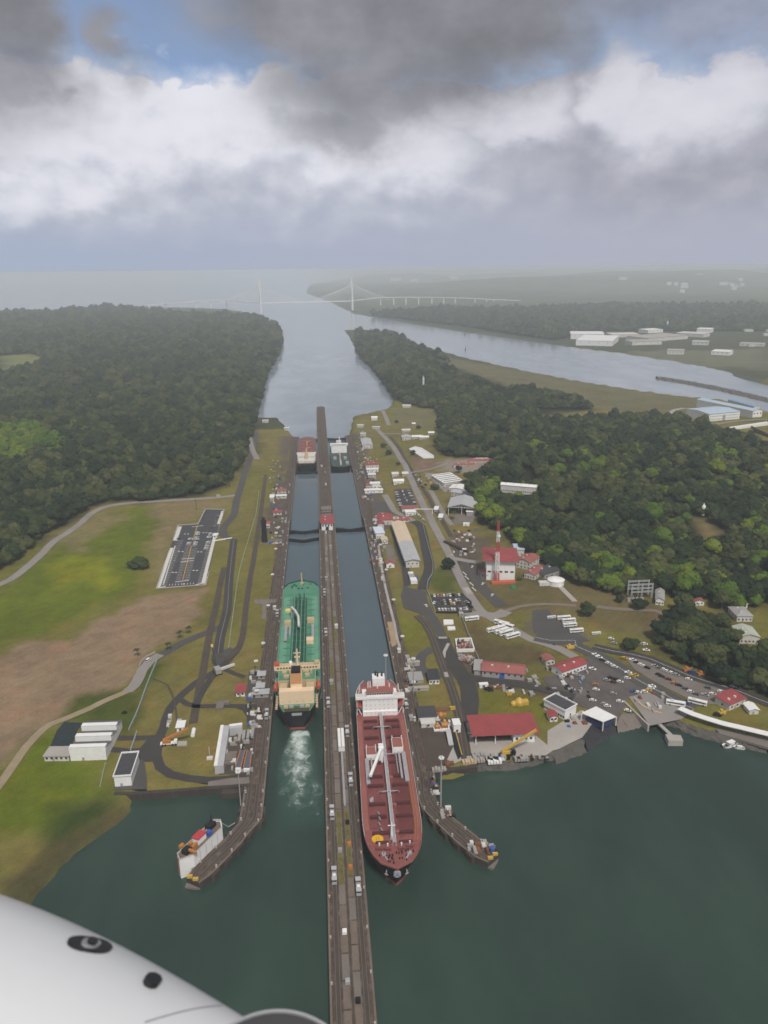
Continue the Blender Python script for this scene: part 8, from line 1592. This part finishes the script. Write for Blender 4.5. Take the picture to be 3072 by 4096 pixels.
# ------------------------------------------------------------------ far shore: bridge, halls, town
M_BRDG = mat('bright_bridge_concrete', (0.78, 0.76, 0.72, 1), 0.8, .04, .02)
def cable_bridge():
    t = thing('cable_stayed_bridge', 'hazy cable stayed bridge with two tall pylons spanning the canal mouth', 'bridge')
    k = 1600/K; px = lambda x, y: (500 + x*k, 1000 + y*k)
    a, b = at(*px(565, 262), 0), at(*px(943, 252), 0); deckz = 72.0; u = (Vector((b.x - a.x, b.y - a.y, 0))).normalized(); n = Vector((-u.y, u.x, 0)); span = dist(a, b); Hp = 238.0
    for p in (a, b):
        mb = MB()
        for s_ in (-1, 1): mb.bar(p + n*s_*14, p + n*s_*14 + Vector((0, 0, deckz)), 11, 12); mb.bar(p + n*s_*14 + Vector((0, 0, deckz)), p + n*s_*3 + Vector((0, 0, 165)), 8, 8)
        mb.bar(p + Vector((0, 0, 160)), p + Vector((0, 0, Hp)), 9, 9); mb.bar(p - n*14 + Vector((0, 0, deckz - 6)), p + n*14 + Vector((0, 0, deckz - 6)), 8); py = mb.build('pylon', M_BRDG, t)
        mb = MB()
        for i in range(1, 15):
            for s_ in (-1, 1):
                for e in (-1, 1): mb.bar(p + Vector((0, 0, Hp - 6 - i*3.2 + 32*0 - (14 - i)*0.0)), p + u*s_*(span*.47*i/14) + n*e*8 + Vector((0, 0, deckz + 1)), .8)
        mb.build('stay_cables', M_CABLE, py)
    left = [a] + [at(*px(x, y), z) for x, y, z in ((420, 207, 66), (355, 209, 62), (297, 213, 56), (232, 218, 50), (168, 222, 42), (100, 230, 34), (20, 234, 22))]
    right = [b] + [at(*px(x, y), z) for x, y, z in ((1060, 196, 70), (1115, 196, 68), (1165, 196, 66), (1218, 196, 64), (1273, 196, 60), (1322, 197, 55), (1370, 198, 50), (1452, 201, 40), (1500, 204, 32), (1530, 206, 26), (1640, 210, 14))]
    for pts in (left, right):
        q = [Vector((p.x, p.y, deckz if i == 0 else p.z)) for i, p in enumerate(pts)]
        mb = MB()
        for c, d in zip(q, q[1:]): mb.bar(c, d, 22, 5)
        mb.build('approach_deck', M_BRDG, t)
        for p in q[1:-1]:
            mb = MB(); mb.bar((p.x, p.y, -2), (p.x, p.y, p.z - 2), 8, 10); mb.box(p.x - 9, p.x + 9, p.y - 3, p.y + 3, p.z - 5, p.z - 2); mb.build('pier', M_BRDG, t)
    mb = MB(); mb.bar(Vector((a.x, a.y, deckz)), Vector((b.x, b.y, deckz)), 24, 5); mb.build('main_deck', M_BRDG, t)
cable_bridge()
def far_hall(label, p1, p2, d, h, wm, rm, nb=0, roof='gable', rh=2.5):
    t, w, d, h = bld('industrial_hall', label, 'building', p1, p2, d, h, roof, rh, wm, rm, nb, wz=h*.6, ww=2.6, wh=2.4, over=1.0, sides=False); return t, w, d, h
t, w, d, h = far_hall('large white hall with pale blue roof at the right edge, the left of two', E8(905, 592), E8(1292, 560), 62, 15, M_WHITE, M_SKYB, 0)
mb = MB(); mb.box(w*.44, w*.53, -.5, .4, 0, 11); mb.build('tall_door', M_GREYW, t)
for z in (3.5, 9): mb = MB(); mb.box(2, w*.42, -.2, .1, z, z + 1.4); mb.box(w*.56, w - 3, -.2, .1, z, z + 1.4); mb.build('louvre_band', M_ROOFG, t)
far_hall('large white hall with pale blue roof at the right edge, the right of two', E8(1460, 545), E8(1578, 536), 150, 14, M_WHITE, M_SKYB, 3)
bld('blue_roof', 'long low hall with bright blue roof behind the white halls', 'building', E8(1150, 335), E8(1480, 408), 14, 4, 'gable', 1.5, M_OFFW, mat('bright_blue_roof', (0.22, 0.36, 0.58, 1), 0.5), 0)
for x0, y0, x1, y1, d_, h_, m_, lb in ((828, 412, 985, 416, 240, 20, M_WHITE, 'big white industrial hall across the side channel, farthest left'), (806, 385, 950, 386, 120, 22, M_WHITE, 'tall white industrial hall behind the farthest left hall across the channel'), (1072, 412, 1200, 408, 60, 14, M_CONCL, 'pale long hall across the channel, left end of the middle group'), (1140, 398, 1312, 384, 120, 15, M_CONCL, 'pale hall across the channel, middle of the group'), (985, 378, 1105, 376, 80, 12, M_OFFW, 'low pale hall across the channel right of the big white hall'), (1140, 360, 1205, 356, 60, 14, M_WHITE, 'white hall across the channel with a slim tower behind'), (1262, 372, 1380, 378, 70, 14, M_OFFW, 'pale hall across the channel at the right of the middle group'), (1330, 410, 1400, 412, 50, 12, M_ROOFG, 'grey hall across the channel below the pale hall'),
                                     (1222, 450, 1294, 452, 40, 13, M_CONCL, 'pale block across the channel near the bank, left of two'), (1412, 452, 1490, 456, 50, 12, M_WHITE, 'white block across the channel near the bank, right of two'), (1350, 356, 1412, 358, 60, 16, M_WHITE, 'white block across the channel at the back right'), (1535, 414, 1640, 418, 40, 9, M_CONCL, 'pale row across the channel at the far right')):
    far_hall(lb, C3(x0, y0), C3(x1, y1), d_, h_, M_OFFW if m_ is not M_WHITE else M_WHITE, m_, 4, 'shed')
p = C3(1222, 345); mb = MB(); mb.tube([(p.x, p.y, p.z - 1), (p.x, p.y, p.z + 42)], 5, 10, r2=3.5); tag(mb.build('chimney', M_WHITE), 'slim white chimney behind the halls across the side channel', 'chimney')
TOWN = []
for k in range(46):
    f = rnd.random()
    if f < .5: x, y = rnd.uniform(10, 520), rnd.uniform(88, 128)
    elif f < .75: x, y = rnd.uniform(1480, 1659), rnd.uniform(275, 430)
    else: x, y = rnd.uniform(950, 1600), rnd.uniform(85, 190)
    p = C3(x, y); TOWN.append(x); s_ = max(1.0, math.hypot(p.x, p.y)/3200); bld('town_house', 'small pale hazy building beyond the side channel', 'building', p, p + Vector((rnd.uniform(14, 34)*s_, 0, 0)), 14*s_, rnd.uniform(6, 11)*s_, 'gable', 2*s_, M_OFFW, rnd.choice([M_WHITE, M_CONCL, M_ROOFG, M_OFFW]), 3, ww=2, wh=2, sides=False, group='buildings of the hazy town')
tw = sorted([(math.atan2(o.location.x, o.location.y), o) for o in COL.objects if o.name.startswith('town_house')], key=lambda e: e[0])
for i, (_, o) in enumerate(tw): o['label'] = f'small pale hazy building beyond the side channel, {ORDW[i].replace(" nearest", "") if i else "first"} from left'
le, re = xsec(P(C3, [(1175, 548), (1285, 562), (1450, 592), (1659, 640), (1850, 690)], 2), P(C3, [(1185, 556), (1285, 572), (1450, 604), (1659, 654), (1850, 706)], 2), 60); mb = MB(); vs = []
for i, (a, b) in enumerate(zip(le, re)):
    for f, z in ((-.3, -2), (.15, 4), (.5, 6), (.85, 4), (1.3, -2)): p = a.lerp(b, f); vs.append((p.x + rnd.uniform(-3, 3), p.y + rnd.uniform(-2, 2), z + rnd.uniform(-.8, .8)))
mb.add(vs, [(i*5 + k, i*5 + k + 1, (i + 1)*5 + k + 1, (i + 1)*5 + k) for i in range(59) for k in range(4)]); tag(mb.build('breakwater', M_ROCK), 'long dark rock breakwater lying in the side channel', 'breakwater')
for x, y in ((350, 368), (352, 432), (160, 410)):
    p = C3(x, y, 0); mb = MB(); mb.lathe([(3, 0), (3, 2), (1, 4), (.8, 12), (1.6, 12.4), (.2, 15)], 8, (p.x, p.y)); tag(mb.build('channel_buoy', M_DARK), {350: 'dark channel buoy in the side channel, farthest of three', 352: 'dark channel buoy in the middle of the side channel', 160: 'dark channel marker at the bank of the side channel'}[x], 'buoy')

# ------------------------------------------------------------------ the aircraft's white fairing, close to the camera
def camp(px, py, dist_): d = ray(px, py).normalized(); return Vector((0, 0, CAMH)) + d*dist_
def fairing():
    t = thing('aircraft_fairing', 'white curved aircraft fairing with dark fittings filling the lower left corner', 'aircraft part')
    # a long rounded pod; its outline follows the photographed edge, its axis runs down to the right
    q0, q1 = camp(-900, 3330, 2.3), camp(1080, 4135, 1.9); ax = (q1 - q0); ln = ax.length; ax.normalize()
    view = ((q0 + q1)/2 - Vector((0, 0, CAMH))).normalized(); side = ax.cross(view).normalized()
    if side.dot(UP) < 0: side = -side
    dn = side.cross(ax).normalized()
    if dn.dot(view) < 0: dn = -dn
    prof = [(0.0, .30), (.1, .42), (.25, .50), (.42, .53), (.6, .52), (.75, .47), (.88, .37), (.96, .22), (1.0, .02)]
    n = 48; m = 40; vs = []; fs = []
    for i in range(m + 1):
        f = i/m; r = float(np.interp(f, [a for a, _ in prof], [b for _, b in prof])); r *= 1.0
        bulge = 0.055*math.sin(math.pi*f)
        c = q0.lerp(q1, f) - side*r + side*bulge + dn*0.12
        for k in range(n):
            a = k*2*math.pi/n; vs.append(c + side*r*math.cos(a) + dn*r*0.85*math.sin(a))
    for i in range(m):
        for k in range(n): fs.append((i*n + k, i*n + (k + 1) % n, (i + 1)*n + (k + 1) % n, (i + 1)*n + k))
    fs += [tuple(range(n))[::-1], tuple(m*n + k for k in range(n))]
    me = bpy.data.meshes.new('shell'); me.from_pydata([tuple(v) for v in vs], [], fs); bm = bmesh.new(); bm.from_mesh(me); bmesh.ops.recalc_face_normals(bm, faces=bm.faces); 
    from mathutils.bvhtree import BVHTree
    bvh = BVHTree.FromBMesh(bm); bm.to_mesh(me); bm.free(); me.polygons.foreach_set('use_smooth', [True]*len(me.polygons))
    m_w = mat('gloss_white_fairing', (0.70, 0.71, 0.73, 1), 0.35, 0.02, 3.0); me.materials.append(m_w); link('shell', me, t)
    def hit(px, py):
        d = ray(px, py).normalized(); loc, nor, _, _ = bvh.ray_cast(Vector((0, 0, CAMH)), d)
        if loc is None: return None, None
        return loc, nor if nor.dot(d) < 0 else -nor
    def patch(px_pts, lift, name, m_, parent):
        pts = [];
        for x, y in px_pts:
            l_, n_ = hit(x, y)
            if l_ is None: return None
            pts.append(l_ + n_*lift)
        c = sum(pts, Vector())/len(pts); k = len(pts); mb = MB(); l0, n0 = hit(sum(p[0] for p in px_pts)/k, sum(p[1] for p in px_pts)/k); low = [p - n0*(lift + .012) for p in pts]
        mb.add(pts + low + [c], [(i, (i + 1) % k, 2*k) for i in range(k)] + [(i, i + k, (i + 1) % k + k, (i + 1) % k) for i in range(k)]); return mb.build(name, m_, parent)
    def ell(cx, cy, rx, ry, rot, n=20, sharp=1.0):
        o = []
        for i in range(n):
            a = i*2*math.pi/n; x, y = rx*(abs(math.cos(a))**sharp)*(1 if math.cos(a) > 0 else -1), ry*math.sin(a); o.append((cx + x*math.cos(rot) - y*math.sin(rot), cy + x*math.sin(rot) + y*math.cos(rot)))
        return o
    sx = 1600/K; fx = lambda x, y: (x*sx, 3400 + y*sx); e = fx(370, 396); M_BLK = mat('black_fitting', (0.012, 0.013, 0.016, 1), 0.4, .05, 5.0)
    b = patch(ell(*e, 94*sx, 30*sx, R(9), 24, .8), .004, 'eye_shaped_port', M_BLK, t)
    if b:
        patch(ell(*fx(373, 397), 40*sx, 18*sx, R(6)), .008, 'port_lining', mat('grey_fitting', (0.30, 0.30, 0.31, 1), 0.5), b); patch(ell(*fx(375, 397), 21*sx, 15*sx, R(6)), .012, 'port_bolt', M_BLK, b)
    patch(ell(*fx(627, 552), 36*sx, 23*sx, R(14), 8), .012, 'hexagonal_cap', M_BLK, t)
    def ribbon(px_pts, w_, name, m_):
        top = patch_pts = []; q = [hit(*p) for p in px_pts]
        if any(l_ is None for l_, _ in q): return
        mb = MB(); vs = []
        for i, (l_, n_) in enumerate(q):
            d = (q[min(i + 1, len(q) - 1)][0] - q[max(i - 1, 0)][0]).normalized(); s_ = d.cross(n_)*w_/2; vs += [l_ + n_*.0012 - s_, l_ + n_*.0012 + s_]
        mb.add(vs, [(2*i, 2*i + 1, 2*i + 3, 2*i + 2) for i in range(len(q) - 1)]); mb.build(name, m_, t)
    M_SEAM = mat('panel_seam_grey', (0.24, 0.24, 0.25, 1), .6, .1, 9.0)
    ribbon([(fx(600 + k*16, 716 - 70*math.sin(k/21*1.5))) for k in range(21)], .0028, 'panel_seam', M_SEAM)
    # rim of the round housing under the pod
    c0 = camp(1095, 4490, 1.72); w_ = (c0 - Vector((0, 0, CAMH))).normalized(); nrm = (-w_*0.72 + Vector((0, 0, 1))*0.55 + RIGHT*0.12).normalized(); a1 = nrm.cross(FWD).normalized(); a2 = nrm.cross(a1).normalized()
    pr = [(.150, -.10), (.200, -.02), (.203, .0), (.2015, .004), (.199, .004), (.197, .0), (.196, -.012)]; mb = MB(); n = 56; vs = []; fs = []
    for r_, h_ in pr: vs += [c0 + (a1*math.cos(k*2*math.pi/n) + a2*math.sin(k*2*math.pi/n))*r_*.87 + nrm*h_ for k in range(n)]
    for i in range(len(pr) - 1): fs += [(i*n + k, i*n + (k + 1) % n, (i + 1)*n + (k + 1) % n, (i + 1)*n + k) for k in range(n)]
    mb.add(vs, fs); mb.build('housing_rim', mat('grey_rim', (0.34, 0.345, 0.355, 1), 0.5, .03, 3.0), t, True)
    mb = MB(); vs = []; fs = []; pr = [(.1965, -.004), (.150, -.006), (.10, -.012), (.04, -.004), (.02, .01), (.001, .012)]
    for r_, h_ in pr: vs += [c0 + (a1*math.cos(k*2*math.pi/n) + a2*math.sin(k*2*math.pi/n))*r_*.87 + nrm*h_ for k in range(n)]
    for i in range(len(pr) - 1): fs += [(i*n + k, i*n + (k + 1) % n, (i + 1)*n + (k + 1) % n, (i + 1)*n + k) for k in range(n)]
    mb.add(vs, fs); mb.build('housing_disc', mat('dark_disc', (0.030, 0.031, 0.036, 1), 0.5, .1, 6.0), t, True)
fairing()

# ------------------------------------------------------------------ haze
def haze():
    mb = MB(); mb.box(-42000, 42000, -3500, 43500, -7.5, 311.0); m = bpy.data.materials.new('humid_haze'); m.use_nodes = True; w = NT(m.node_tree)
    o = w.new('ShaderNodeOutputMaterial'); v = w.new('ShaderNodeVolumePrincipled'); v.inputs['Color'].default_value = (0.90, 0.955, 1.0, 1); v.inputs['Density'].default_value = 1.1e-4; v.inputs['Anisotropy'].default_value = 0.0
    w.t.links.new(v.outputs[0], o.inputs['Volume']); tag(mb.build('haze', m), kind='stuff')
haze()
